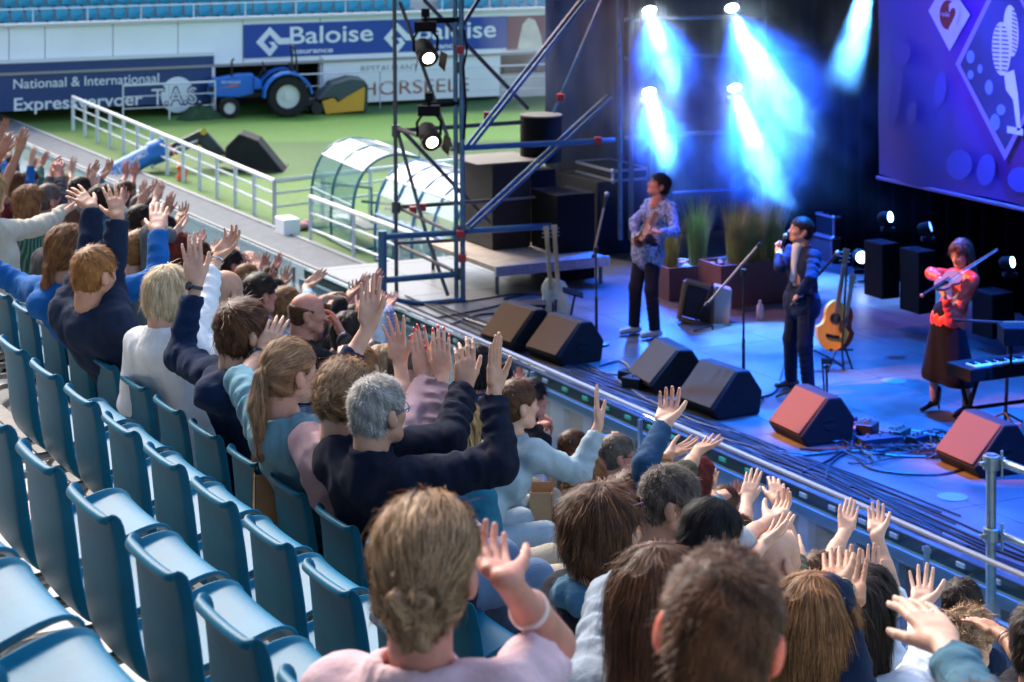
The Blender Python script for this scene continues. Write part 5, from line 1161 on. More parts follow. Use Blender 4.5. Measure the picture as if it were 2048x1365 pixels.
# ---- heads, made once and shared -----------------------------------------------------
# head frame: x = own left, y = forward (face), z = up; origin between the ears. height 0.24, width 0.155, depth 0.195
def head_field(h=.0042, fem=False):
    F = Field((-.10, -.125, -.24), (.10, .14, .135), h)
    F.ell((0, -.012, .035), (.0765, .094, .088)); F.ell((0, .035, .025), (.068, .062, .072), k=.03)      # skull, forehead
    F.ell((0, .040, -.040), (.058, .052, .062), k=.03); F.ell((0, .052, -.085), (.034 if fem else .040, .034, .026), k=.028)   # face, jaw
    for s in (-1, 1):
        F.cap((s*.052, -.005, -.055), (s*.022, .066, -.095), .020, .016, k=.03); F.ell((s*.036, .066, -.022), (.022, .020, .018), k=.02)
        F.cap((s*.012, .088, .020), (s*.046, .074, .018), .009, .007, k=.012)                    # brow
        F.ell((s*.031, .094, .001), (.017, .014, .011), k=.010, op='s')                          # eye sockets
        F.ell((s*.031, .0765, .001), (.0135, .0125, .0115), k=.004)
        F.ell((s*.086, -.016, -.006), (.013, .022, .035), M=[[1, 0, 0], [0, .96, .25], [0, -.25, .96]], k=.008)      # ear
        F.ell((s*.088, -.006, .000), (.006, .009, .015), k=.004, op='s'); F.ell((s*.078, -.010, -.034), (.007, .009, .009), k=.006)
    F.cap((0, .092, .008), (0, .112, -.028), .008, .0115, k=.012); F.ell((0, .114, -.030), (.0105, .010, .009), k=.008)
    for s in (-1, 1): F.ell((s*.012, .103, -.034), (.008, .010, .007), k=.006)
    F.ell((0, .094, -.055), (.021, .011, .0065), k=.006); F.ell((0, .092, -.067), (.018, .011, .007), k=.006); F.ell((0, .106, -.061), (.019, .006, .0022), k=.003, op='s')
    F.ell((0, .082, -.093), (.015, .014, .013), k=.015)
    F.cap((0, -.028, -.05), (0, -.045, -.20), .046 if fem else .054, .048 if fem else .058, k=.03)
    F.cap((0, -.05, .0), (0, -.05, -.12), .05, .055, k=.03)
    return F
HEADS = {}
for key, fem in (('m', False), ('f', True)):
    F = head_field(fem=fem); P, Q = F.mesh(); HEADS[key] = (P, Q)
def face_index(P, Q):
    c = P[Q].mean(1); lip = (np.abs(c[:, 0]) < .021) & (c[:, 2] > -.0745) & (c[:, 2] < -.0495) & (c[:, 1] > .092) & ((c[:, 0]/.021)**2+((c[:, 2]+.061)/.0125)**2 < 1)
    ex = np.abs(c[:, 0])-.031; eye = (ex**2/.0125**2+(c[:, 2]-.001)**2/.0058**2 < 1) & (c[:, 1] > .078)
    iris = (ex**2+(c[:, 2]-.001)**2 < .0052**2) & (c[:, 1] > .078)
    mi = np.zeros(len(Q), int); mi[lip] = 1; mi[eye] = 2; mi[iris] = 3; mi[(np.abs(c[:, 0]) > .0815) & (c[:, 2] > -.06)] = 4; return mi
HMI = {k: face_index(*v) for k, v in HEADS.items()}

# ---- hair: a cap plus strands that follow a flow ---------------------------------------
def scalp(F, g, low=-.06, k=.02):
    F.ell((0, -.014, .036), (.0765+g, .094+g, .088+g)); F.ell((0, .030, .034), (.068+g*.7, .058+g*.7, .070+g), k=.02)
    if low < -.06: F.ell((0, -.045, -.03), (.060+g, .052+g, .062), k=.03)
def cutface(F, fz=.040, temple=.018, ears=True, nape=-.075, front=.040):
    # carve the face window: below a hairline, ahead of the ears
    F.ell((0, .105, fz-.085), (.066, .072, .088), k=.012, op='s')
    for s in (-1, 1):
        if ears: F.ell((s*.088, -.004, -.016), (.028, .036, .046), k=.008, op='s')
        F.ell((s*.066, .080, -.035), (.05, .065, .075), k=.01, op='s')
    F.plane_cut((0, 0, nape), (0, .25, -1))
STY = {}
def flow_down(p):      # out of a crown whorl, over the skull, then down
    c = np.array([.006, -.055, .105]); d = p-c; d[:, 2] -= .02; d = d/(np.linalg.norm(d, axis=1)[:, None]+1e-6); d[:, 2] -= .25; return d
def flow_fwd(p):
    d = flow_down(p); d[:, 1] += .5*np.clip(p[:, 2]/.08, 0, 1); return d
def flow_to(pt, w=.0):
    pt = np.array(pt)
    def f(p):
        d = pt-p; d = d/(np.linalg.norm(d, axis=1)[:, None]+1e-6); return d
    return f
def flow_fall(p):
    d = p-np.array([0, -.01, .16]); d[:, 2] *= .3; d = d/(np.linalg.norm(d, axis=1)[:, None]+1e-6)*np.clip((p[:, 2:3]+.0)/.10, 0, 1); d[:, 2] -= .8; return d
def curly(p):
    d, ph = noise_dirs(9); v = np.stack([np.sin(p@d[i]*90+ph[i]) for i in range(3)], 1); return v+flow_down(p)*.5
def make_style(name):
    """-> cap mesh, strand root settings"""
    g = .013; flow = flow_down; n = 1500; sl = .045; w = .0010; lift = .004
    F = Field((-.15, -.22, -.36), (.15, .15, .17), .0048)
    if name == 'buzz': g = .005; scalp(F, g, -.08); cutface(F, .050, nape=-.085); n = 1500; sl = .008; lift = .002; w = .0009
    elif name == 'crop': g = .009; scalp(F, g, -.08); F.wobble(.003, 60, 3); cutface(F, .050, nape=-.085); n = 5200; sl = .016; lift = .003; w = .0012
    elif name == 'short': g = .014; scalp(F, g, -.08); F.wobble(.004, 55, 3); cutface(F, .048, nape=-.085); n = 2200; sl = .035
    elif name == 'thick': g = .019; scalp(F, g, -.08); F.wobble(.006, 42, 4); cutface(F, .052, nape=-.095); n = 3000; sl = .05; lift = .006; flow = flow_fwd
    elif name == 'curly': g = .022; scalp(F, g, -.08); F.wobble(.012, 75, 8); cutface(F, .05, nape=-.09); n = 3200; sl = .04; lift = .010; flow = curly
    elif name == 'ring':
        scalp(F, .008, -.08); cutface(F, .05, nape=-.085); F.ell((0, .02, .085), (.085, .12, .075), k=.03, op='s'); n = 1100; sl = .02
    elif name == 'bob':
        g = .030; scalp(F, g, -.08); F.ell((0, -.040, -.035), (.094, .078, .105), k=.03); 
        for s in (-1, 1): F.cap((s*.078, .0, .03), (s*.080, .022, -.085), .030, .024, k=.03)
        F.wobble(.009, 40, 5, zs=.35); cutface(F, .056, ears=False, nape=-.135); n = 5200; sl = .065; flow = flow_fall; lift = .008
    elif name == 'sleek':
        g = .016; scalp(F, g, -.08); F.ell((0, -.035, -.03), (.080, .068, .085), k=.03)
        for s in (-1, 1): F.cap((s*.070, .0, .03), (s*.072, .010, -.075), .024, .020, k=.03)
        F.wobble(.005, 40, 5, zs=.35); cutface(F, .056, ears=False, nape=-.115); n = 5200; sl = .06; flow = flow_fall; lift = .004
    elif name in ('long', 'longdark'):
        g = .020; scalp(F, g, -.08); F.cap((0, -.062, .0), (0, -.085, -.30), .080, .075, k=.03, flat=.6, fdir=(0, 1, 0))
        for s in (-1, 1): F.cap((s*.070, -.01, .03), (s*.078, -.02, -.24), .032, .028, k=.03)
        F.wobble(.009, 55, 6, zs=.25); cutface(F, .056, ears=False, nape=-.34); n = 4600; sl = .15; flow = flow_fall; lift = .006
    elif name == 'pony':
        g = .014; scalp(F, g, -.08); cutface(F, .050, nape=-.09); tie = (0, -.135, .015)
        F.cap((0, -.10, .025), tie, .03, .016, k=.02); F.cap(tie, (.0, -.150, -.10), .022, .034, k=.015); F.cap((.0, -.150, -.10), (.01, -.125, -.29), .034, .012, k=.02); F.wobble(.005, 60, 3, zs=.5)
        flow = lambda p: np.where(((p[:, 1] > -.128) & (p[:, 2] > -.08))[:, None], flow_to(tie)(p), np.array([[0, .05, -1.]])); n = 3400; sl = .075; lift = .004
    elif name == 'lowpony':
        g = .014; scalp(F, g, -.08); cutface(F, .050, nape=-.09); tie = (0, -.118, -.055)
        F.cap((0, -.08, -.02), tie, .035, .016, k=.02); F.cap(tie, (.0, -.125, -.13), .020, .026, k=.015); F.cap((.0, -.125, -.13), (.0, -.10, -.20), .026, .008, k=.02); F.wobble(.005, 60, 3, zs=.5)
        flow = lambda p: np.where(((p[:, 1] > -.112) & (p[:, 2] > -.11))[:, None], flow_to(tie)(p), np.array([[0, .05, -1.]])); n = 3000; sl = .07; lift = .004
    elif name == 'bun':
        g = .017; scalp(F, g, -.08); cutface(F, .050, nape=-.095); F.ell((0, -.088, -.035), (.062, .040, .055), k=.03)
        F.ell((-.020, -.135, -.040), (.044, .034, .050), k=.006); F.cap((.014, -.156, -.000), (-.040, -.162, -.080), .016, .012, k=.004); F.cap((-.050, -.148, -.005), (-.006, -.156, -.085), .014, .012, k=.004); F.ell((-.026, -.172, -.045), (.012, .014, .022), k=.006, op='s'); F.wobble(.005, 60, 3)
        flow = flow_to((-.018, -.135, -.035)); n = 5600; sl = .085; lift = .004
    elif name == 'updo':
        g = .017; scalp(F, g, -.08); cutface(F, .050, nape=-.088); F.ell((-.004, -.122, .012), (.036, .030, .036), k=.014); F.cap((-.03, -.13, .04), (.02, -.14, -.02), .014, .010, k=.006); F.wobble(.006, 70, 3)
        flow = flow_to((0, -.12, .012)); n = 3600; sl = .06; lift = .005
    P, Q = F.mesh()
    # strands: start on the cap, walk along the flow, stay on the cap's distance field
    n = int(n*1.35); rs = np.random.RandomState(len(name)*7+3); n0 = n
    tri = Q[rs.randint(0, len(Q), n0)]; p = P[tri].mean(1)+rs.normal(size=(n0, 3))*.0015
    Dg = F.D
    gr = np.gradient(Dg, F.h)
    def samp(A, p): i = np.clip(np.round((p-F.lo)/F.h).astype(int), 0, np.array(A.shape)-1); return A[i[:, 0], i[:, 1], i[:, 2]]
    steps = 7; pts = [p.copy()]; L = sl*rs.uniform(.5, 1.3, n0)/steps; jit = rs.normal(size=(n0, 3))*.10
    off = np.abs(rs.normal(size=n0))*lift*.45+.0006; off = np.where(rs.rand(n0) < .025, off*2.2+.0015, off)
    for i in range(steps):
        nrm = np.stack([samp(g_, p) for g_ in gr], 1); nrm /= np.linalg.norm(nrm, axis=1)[:, None]+1e-6
        f = flow(p.copy())+jit; f = f/(np.linalg.norm(f, axis=1)[:, None]+1e-6); f = f-nrm*(f*nrm).sum(1)[:, None]; f /= np.linalg.norm(f, axis=1)[:, None]+1e-6
        p = p+f*L[:, None]; d = samp(Dg, p); tgt = off*(1+.5*i)
        p = p-nrm*np.clip(d-tgt, -.012, .012)[:, None]*.8; pts.append(p.copy())
    pts = np.stack(pts, 1)          # n, steps+1, 3
    nrm0 = np.stack([samp(g_, pts[:, 0]) for g_ in gr], 1); nrm0 /= np.linalg.norm(nrm0, axis=1)[:, None]+1e-6
    dirs = pts[:, -1]-pts[:, 0]; side = np.cross(dirs, nrm0); side /= np.linalg.norm(side, axis=1)[:, None]+1e-6
    wd = w*rs.uniform(.6, 1.5, n0)
    dd_, pp_ = noise_dirs(33); rt = pts[:, 2]; tone = np.clip(.45+.30*np.sin(rt@dd_[0]*95+2*np.sin(rt@dd_[1]*50))*1.0+.18*np.sin(rt@dd_[2]*210)+rs.uniform(-.22, .22, n0), 0, 1)
    return P, Q, pts, side, wd, tone, rs
def style(name):
    if name not in STY: STY[name] = make_style(name)
    return STY[name]
def hair_mesh(nm, HM, org, col, frac, parent, sc=1.0):
    """HM = 3x3 head axes in columns, org = head centre"""
    P, Q, pts, side, wd, tone, rs = style(nm); n = int(len(pts)*frac)
    T = lambda a: a@HM.T*sc+org
    v = [T(P)]; f = [Q]; tn = [np.full(len(P), .35)]
    # streaky tone on the cap itself
    d, ph = noise_dirs(21); tn[0] = rs.uniform(.18, .42, len(P)) if False else .30+.08*np.sin(P@d[0]*45)
    if n:
        k = pts.shape[1]; q = pts[:n]; tp = np.linspace(1, .25, k)[None, :, None]; sd = side[:n, None, :]*wd[:n, None, None]*tp*(1.6 if frac < .5 else 1)
        a = T((q-sd).reshape(-1, 3)); b = T((q+sd).reshape(-1, 3)); base = len(v[0]); m = n*k
        v += [a, b]; i = (np.arange(n)[:, None]*k+np.arange(k-1)[None]).ravel()
        f.append(np.stack([base+i, base+m+i, base+m+i+1, base+i+1], 1)); t_ = np.repeat(tone[:n], k); tn += [t_, t_]
    v = np.concatenate(v); f = np.concatenate(f); tn = np.concatenate(tn)
    o = meshobj('hair', v, f, hair_mat(col, *HC[col]), parent, True)
    at = o.data.attributes.new('tone', 'FLOAT', 'POINT'); at.data.foreach_set('value', tn.astype(np.float32)); return o

# ---- hands --------------------------------------------------------------------------------
POSE = {  # curl per finger (index..little) in degrees for the three joints, spread in degrees, thumb
    'open': dict(c=[(8, 11, 7)]*4, sp=(4, 1, -2, -6), th=32), 'flat': dict(c=[(3, 4, 3)]*4, sp=(2, 0, -1, -3), th=24), 'spread': dict(c=[(7, 10, 6)]*4, sp=(10, 3, -4, -12), th=44),
    'soft': dict(c=[(14, 20, 12), (18, 24, 14), (22, 26, 16), (26, 28, 18)], sp=(5, 1, -3, -8), th=34), 'cup': dict(c=[(30, 32, 22), (34, 36, 24), (38, 38, 26), (42, 40, 28)], sp=(5, 1, -3, -7), th=38),
    'grip': dict(c=[(62, 78, 45), (66, 82, 48), (70, 84, 48), (72, 84, 48)], sp=(3, 1, -1, -3), th=20), 'droop': dict(c=[(45, 20, 10), (50, 22, 12), (55, 24, 12), (60, 26, 14)], sp=(4, 1, -2, -5), th=30)}
FL = [(.043, .026, .021), (.047, .030, .022), (.044, .028, .022), (.035, .021, .019)]; FR = [(.0092, .0083, .0072), (.0094, .0085, .0074), (.0090, .0082, .0070), (.0080, .0072, .0063)]
FX = [.029, .0095, -.0105, -.0290]; FY = [.094, .098, .094, .085]
def hand_prims(pose, rnd):
    """capsules in the hand frame: y = fingers, x = thumb side, z = palm side (a right hand)"""
    p = POSE[pose]; out = []; tips = []
    for i in range(4):
        out.append(('c', (FX[i]*.45, .004, 0), (FX[i], FY[i]-.004, -.001), .0135, .0108, .012, .95))
        a = R(p['sp'][i]+rnd.uniform(-3, 3)); d = np.array([math.sin(a), math.cos(a), 0.]); q = np.array([FX[i], FY[i], 0.]); cu = 0
        for j in range(3):
            cu += R(p['c'][i][j]*rnd.uniform(.7, 1.3)); e = d*math.cos(cu)+np.array([0, 0, 1.])*math.sin(cu); q2 = q+e*FL[i][j]
            out.append(('c', q, q2, FR[i][j]*(1.04 if j else 1.08), FR[i][min(2, j+1)]*(1.04 if j < 2 else .86), .0035, 1)); q = q2
        nz = -(-d*math.sin(cu)+np.array([0, 0, 1.])*math.cos(cu)); tips.append((q-e*.004, e, nz, FR[i][2]))
    out.append(('c', (.010, .050, .004), (-.012, .050, .004), .017, .017, .015, .8)); out.append(('c', (-.030, .030, .004), (-.027, .070, .002), .0125, .011, .012, 1))
    ta = R(p['th']); t0 = np.array([.018, .018, .008]); d = np.array([math.sin(ta), math.cos(ta), .28]); d /= np.linalg.norm(d); t1 = t0+d*.046
    d2 = d+np.array([-.10, .22, .1]); d2 /= np.linalg.norm(d2); t2 = t1+d2*.034; d3 = d2+np.array([-.12, .16, .0]); d3 /= np.linalg.norm(d3); t3 = t2+d3*.026
    out += [('c', t0, t1, .0185, .0128, .014, 1), ('c', t1, t2, .0112, .0100, .006, 1), ('c', t2, t3, .0102, .0078, .003, 1)]
    zz = np.cross(d3, np.cross([0, 0, 1.], d3)); tips.append((t3-d3*.004, d3, -zz/np.linalg.norm(zz)*0+np.array([.5, 0, -.8]), .0080))
    return out, tips
def hand_axes(ydir, thumb_deg, right):
    """thumb_deg: where the thumb points seen from the camera: 0 = right, 180 = left, 90 = away, -90 = towards"""
    y = V3(ydir); y /= np.linalg.norm(y); a = R(thumb_deg); x = V3(CR*math.cos(a)+CF*math.sin(a)); x = x-y*(x@y); x /= np.linalg.norm(x); z = np.cross(x, y)
    if not right: z = -z
    return x, y, z
def arm_hand(el, wr, tip, thumb, right, pose, r_el, r_wr, h, start=0.0, sc=1.0, rnd=random, bend=True):
    """forearm from elbow (or from part of the way) and hand as ONE surface; returns verts, faces, nail places"""
    el, wr, tip = V3(el), V3(wr), V3(tip); x, y, z = hand_axes(tip-wr, thumb, right); prims, tips = hand_prims(pose, rnd)
    M = np.stack([x, y, z], 1)*sc; W_ = lambda q: M@np.asarray(q, float)+wr
    s = el+(wr-el)*start; pts = [s, wr]+[W_(p[1]) for p in prims]+[W_(p[2]) for p in prims]; lo = np.min(pts, 0)-.03*sc-r_el*.6; hi = np.max(pts, 0)+.03*sc+r_el*.6
    F = Field(lo, hi, h); zn = z/np.linalg.norm(z); L = np.linalg.norm(wr-el)
    F.D[:] = .5
    mid = el+(wr-el)*max(start, .30)
    rs = r_el+(r_wr-r_el)*start
    F.cap(s, el+(wr-el)*.55 if start < .5 else s, rs, r_el*.86, k=0)
    F.cap(el+(wr-el)*max(.45, start), wr, r_el*.86 if start < .5 else rs, r_wr, k=.012, flat=.86, fdir=zn)
    F.cap(wr-(wr-el)/L*.008, W_((0, .02, 0)), r_wr*.98, .021*sc, k=.012, flat=.72, fdir=zn)
    for p in prims: F.cap(W_(p[1]), W_(p[2]), p[3]*sc, p[4]*sc, k=p[5]*sc, flat=p[6], fdir=zn)
    P, Q = F.mesh()
    nails = [(W_(t[0]), M@t[1]/sc, M@(t[2])/sc, t[3]*sc) for t in tips]
    return P, Q, nails
def ellmesh(c, ax, r, n=8, m=5):
    v = []
    for i in range(m+1):
        a = math.pi*i/m
        for k in range(n): b = 2*math.pi*k/n; v.append(c+ax[0]*math.sin(a)*math.cos(b)*r[0]+ax[1]*math.sin(a)*math.sin(b)*r[1]+ax[2]*math.cos(a)*r[2])
    f = [(i*n+k, (i+1)*n+k, (i+1)*n+(k+1) % n, i*n+(k+1) % n) for i in range(m) for k in range(n)]
    return np.array(v), np.array(f)
def ik(u, v, frm, L, bias, fixd=None):
    """point on the sight line through u,v at distance L from frm; bias: +1 the farther solution, -1 the nearer"""
    if fixd is not None: return Pd(u, v, fixd)
    r = ray(u, v); rn = r.normalized(); w = Vector(frm)-CAM; t0 = w.dot(rn); c = CAM+rn*t0; h = (c-Vector(frm)).length
    if h >= L: return c if h < L*1.6 else Vector(frm)+(c-Vector(frm))*1.0
    return c+rn*(math.sqrt(L*L-h*h)*bias)
def person(label, head, k=None, H=None, face=35, pitch=0, roll=0, hair='short', col='brown', skin='fair', fem=False, top=None, topm=None, arms=(), body_yaw=None, w_hip=None, lean=None,
           sc=1.1, vox=None, strands=1.0, cuffs=True, hood=False, collar=None, legs='jeans', skip_legs=False, glasses=None, hs=.97, group=None, bulk=1.0, sleeve='long', beard=False, ears_backlit=False, wr=.009, hip=None, neck_out=0, extra=None, kids=None):
    """a seated spectator: head = picture point of the head's centre, k = row. face = direction of the face in degrees right of the camera's line of sight"""
    rnd = random.Random(hash((head[0], head[1])) % 9999 if False else int(head[0]*7+head[1]*13))
    Hh = H if H is not None else Hk(k)-.40; C = Ph(head[0], head[1], Hh); dist = (C-CAM).dot(CF)
    near = dist < 9.5; vox = vox or (.0085 if dist < 6 else .010 if near else .0135)
    fa = R(face); fw = CF*math.cos(fa)+CR*math.sin(fa); lf = UP.cross(fw)            # forward and own left
    pa = R(pitch); f3 = fw*math.cos(pa)+UP*math.sin(pa); u3 = UP*math.cos(pa)-fw*math.sin(pa); ra = R(roll); l3 = lf*math.cos(ra)+u3*math.sin(ra); u3 = u3*math.cos(ra)-lf*math.sin(ra)
    HM = np.stack([V3(l3), V3(f3), V3(u3)], 1); HS = hs*sc
    by = R(body_yaw if body_yaw is not None else face*.75+12); bf = CF*math.cos(by)+CR*math.sin(by); bl = UP.cross(bf)
    zseat = (Zt(k)-.372) if k is not None else C.z-.80
    hipc = Vector((Wk(k)+.30 if k is not None else C.x-.02, C.y-.02, zseat+.10))
    if hip is not None: hipc = Vector(hip)
    if k is not None and abs(hipc.x-C.x) > .34: hipc.x = C.x-.34 if hipc.x < C.x else C.x+.34
    neck = C-Vector(V3(u3))*.0*1+Vector((0, 0, -.168*sc))-bf*.032
    chest = neck.lerp(hipc, .30)-bf*.0; waist = neck.lerp(hipc, .68)-bf*.045*sc
    base = Vector((hipc.x, hipc.y, zseat-.43)); root = empty('person', base, label, 'person', group)
    b = bulk*sc
    shw = (.150 if fem else .172)*sc*(.55+.45*bulk); SH = {}
    for nm, s in (('l', 1), ('r', -1)): SH[nm] = neck+bl*shw*s-UP*.055*sc+bf*.01
    # arms: picture points -> places
    A = []
    for a in arms:
        sd = a.get('s', 'r'); s0 = SH[sd].copy(); bi = a.get('b', .3)
        wp = a['w']; raised = True
        up = UP*.035*sc if a['w'][1] < head[1]+60*9/dist else UP*0
        s0 = s0+up; SH[sd] = s0
        E = ik(*a['e'], s0, .285*sc, a.get('be', 1)) if 'e' in a else None
        if E is None:
            w0 = ik(*wp, s0, .48*sc, a.get('bw', 1)); m = (s0+w0)/2; dwn = (-UP*.5-bf*.1+bl*(.35 if sd == 'l' else -.35)); ax_ = (w0-s0).normalized(); dwn = (dwn-ax_*dwn.dot(ax_)).normalized(); dd = (w0-s0).length/2
            E = m+dwn*math.sqrt(max(.004, (.285*sc)**2-dd*dd))
            Wp = w0
        else: Wp = ik(*wp, E, .25*sc, a.get('bw', 1))
        if a.get('depth') is not None: Wp = Pd(*wp, dist+a['depth'])
        Tp = ik(*a['t'], Wp, .185*sc*a.get('hsc', 1), a.get('bt', 1)); A.append((a, sd, s0, E, Wp, Tp))
    # ---- body: skin surface (head, neck, trunk under the clothes, bare arms, hands)
    P, Q = HEADS['f' if fem else 'm']; mi = HMI['f' if fem else 'm']; vs = [P*HS@HM.T+V3(C)]; fs = [Q]; ms = [mi.copy()]
    nv = len(P); nails_all = []; red_n = False
    for (a, sd, s0, E, Wp, Tp) in A:
        h = .0032 if dist < 6.5 else .0038 if near else .0052 if dist < 13 else .0065
        cuff = a.get('cuff', .86 if sleeve == 'long' else (.45 if sleeve == 'half' else .0)); st_ = max(0, cuff-.25)
        hsz = (.97 if not fem else .90)*sc*a.get('hsc', 1)
        P2, Q2, nl = arm_hand(E, Wp, Tp, a.get('th', 180 if sd == 'r' else 0), sd == 'r', a.get('p', 'open'), (.042 if not fem else .036)*sc, (.0275 if not fem else .024)*sc, h, start=st_, sc=hsz, rnd=rnd)
        vs.append(P2); fs.append(Q2+nv); nv += len(P2); ms.append(np.zeros(len(Q2), int))
        if a.get('nails') or dist < 9.3:
            for (c, d, nz, r) in nl:
                d = d/np.linalg.norm(d); s_ = np.cross(d, nz); s_ /= np.linalg.norm(s_)+1e-9; nz = np.cross(s_, d); nails_all.append(ellmesh(c+nz*r*.35+d*r*.5, (s_, d, nz), (r*.85, r*1.9, r*.75) if a.get('nails') else (r*.72, r*1.0, r*.72))); red_n = bool(a.get('nails')) or red_n
        if sleeve == 'none' or cuff < .05:
            F = Field(np.minimum(V3(s0), V3(E))-.06, np.maximum(V3(s0), V3(E))+.06, max(h, .0045)); F.cap(s0, E, .048*sc, .040*sc, k=0); P2, Q2 = F.mesh(); vs.append(P2); fs.append(Q2+nv); nv += len(P2); ms.append(np.zeros(len(Q2), int))
    F = Field(np.minimum(V3(neck), V3(hipc))-.26, np.maximum(V3(neck), V3(hipc))+.22, .02); F.cap(neck-UP*.08-bl*.07*sc+bf*.01, neck-UP*.08+bl*.07*sc+bf*.01, .045*sc, .045*sc, k=.03); F.cap(neck+UP*.03+bf*.012, neck-UP*.10+bf*.02, .054*sc, .062*sc, k=.03); F.cap(chest+bf*.03, hipc+bf*.02, .075*sc, .08*sc, k=.04)
    P2, Q2 = F.mesh(); vs.append(P2); fs.append(Q2+nv); nv += len(P2); ms.append(np.zeros(len(Q2), int))
    body = meshobj('body', np.concatenate(vs), np.concatenate(fs), None, root, True, mats=[SK[skin], lipm, eyew, eyed, ear_m if ears_backlit else SK[skin]], midx=np.concatenate(ms))
    if nails_all:
        n0 = 0; vv = []; ff = []
        for v_, f_ in nails_all: vv.append(v_); ff.append(f_+n0); n0 += len(v_)
        meshobj('fingernails', np.concatenate(vv), np.concatenate(ff), nail_red if red_n else nail_nat, root, True)
    # ---- top garment
    pts = [V3(neck), V3(hipc)]+[V3(p) for x in A for p in (x[3], x[4])]+[V3(SH['l']), V3(SH['r'])]; lo = np.min(pts, 0)-.21*b; hi = np.max(pts, 0)+.21*b; lo[2] = min(lo[2], hipc.z-.12)
    F = Field(lo, hi, vox); S_ = SH
    F.cap(neck-UP*.075*sc-bl*.075*b, neck-UP*.075*sc+bl*.075*b, .078*b, .078*b, k=0)
    for nm in 'lr': F.cap(neck-UP*.03*sc, S_[nm]-UP*.0, .048*sc, .060*b, k=.05); 
    cc = chest-UP*.03; F.cap(cc-bl*.075*b+bf*.01, cc+bl*.075*b+bf*.01, .112*b, .112*b, k=.06, flat=.86, fdir=V3(bf))
    ww = waist; F.cap(ww-bl*.06*b+bf*.035, ww+bl*.06*b+bf*.035, .108*b, .108*b, k=.07, flat=.86, fdir=V3(bf))
    F.cap(hipc-bl*.07*b, hipc+bl*.07*b, .118*b, .118*b, k=.06); F.cap(hipc-bl*.06*b-UP*.08, hipc+bl*.06*b-UP*.08, .118*b, .118*b, k=.05)
    done = set()
    for (a, sd, s0, E, Wp, Tp) in A:
        done.add(sd); w_ = a.get('wr', wr); cf = a.get('cuff', .86 if sleeve == 'long' else (.45 if sleeve == 'half' else .0)); arm_r = (.064 if not fem else .056)*b
        if sleeve == 'none': continue
        if cf > .05:
            F.cap(s0-UP*.01, E, arm_r, .054*b, k=.035, wr=w_, wn=7, seed=rnd.random()*9); ce = E+(Wp-E)*cf; F.cap(E, ce, .054*b, .041*b, k=.022, wr=w_, wn=9, cutb=True, seed=rnd.random()*9)
            if cuffs: F.cap(E+(Wp-E)*(cf-.16), ce, .040*b, .039*b, k=.003, cutb=True, cuta=True)
        else: F.cap(s0-UP*.01, s0.lerp(E, .62), arm_r, .058*b, k=.03, wr=w_*.5, cutb=True, seed=2)
    for sd in ('l', 'r'):
        if sd not in done:
            s0 = SH[sd]; sg = 1 if sd == 'l' else -1; E = s0-UP*.27*sc+bl*sg*.05-bf*.01; Wp = E+bf*.20*sc-UP*.06-bl*sg*.06
            F.cap(s0, E, .062*b, .052*b, k=.035, wr=wr, wn=7, seed=rnd.random()*9); F.cap(E, Wp, .052*b, .042*b, k=.02, wr=wr, seed=3)
    if hood: F.cap(neck-bf*.075-bl*.06+UP*.0, neck-bf*.075+bl*.06+UP*.0, .050*sc, .050*sc, k=.02); F.ell(V3(neck-bf*.115-UP*.055), (.10, .10, .085), k=.02); F.cap(neck-bl*.085+UP*.02, neck-bl*.03+bf*.08-UP*.01, .036, .03, k=.015); F.cap(neck+bl*.085+UP*.02, neck+bl*.03+bf*.08-UP*.01, .036, .03, k=.015)
    F.cap(neck-UP*.07-bf*.012, neck+UP*.018*sc-bf*.012, .088*sc, .078*sc, k=.04, cutb=True)
    if collar: F.cap(neck-UP*.04-bf*.01, neck+UP*(collar+.015)-Vector(bf)*.01, .082*sc, .076*sc, k=.02, cutb=True)
    if extra: extra(F, locals())
    F.wobble(.010 if wr > .003 else .003, 22, int(head[0]) % 97); F.wobble(.0045, 58, int(head[0]) % 53, zs=.6)
    # neck hole
    F.cap(neck+UP*.02-bf*.008, neck+UP*.16, .058*sc, .064*sc, k=.006, op='s')
    P2, Q2 = F.mesh(); meshobj('top', P2, Q2, topm, root, True)
    # ---- legs
    if not skip_legs:
        wk = Vector((1, 0, 0)); lg = MB(); F = Field(V3(hipc)+[-.2, -.36, -.68], V3(hipc)+[.72, .36, .16], .024 if not near else .018); lm = {'jeans': cloth('jeans', (.10, .16, .26)), 'lightjeans': cloth('lightjeans', (.33, .42, .50)), 'dark': cloth('dark_trousers', (.025, .028, .035)), 'beige': cloth('beige_trousers', (.35, .30, .23)), 'olive': cloth('olive_trousers', (.13, .15, .10))}[legs]
        for s in (-1, 1):
            hp_ = hipc+Vector((0, .09*s, -.01)); kn = hp_+Vector((.42, .05*s, .02)); an = kn+Vector((.02, .0, -.44)); F.cap(hp_, kn, .098, .070, k=.03, wr=.006); F.cap(kn, an, .070, .052, k=.03, wr=.006); F.cap(an-Vector((.02, 0, .03)), an+Vector((.16, 0, -.055)), .045, .038, k=.01)
        P2, Q2 = F.mesh(); meshobj('trousers', P2, Q2, lm, root, True)
    if hair: 
        fr = strands*(1.0 if dist < 9.5 else .45 if dist < 12 else .15); hair_mesh(hair, HM, V3(C), col, fr, root, HS)
    ctx = dict(root=root, C=C, HM=HM, HS=HS, neck=neck, bf=bf, bl=bl, A=A, SH=SH, hipc=hipc, dist=dist, sc=sc, b=b, l3=l3, f3=f3, u3=u3)
    if glasses: add_glasses(ctx, glasses)
    if kids: kids(ctx)
    return ctx
def hp(ctx, x, y, z): return Vector(ctx['HM']@np.array([x, y, z])*ctx['HS'])+ctx['C']
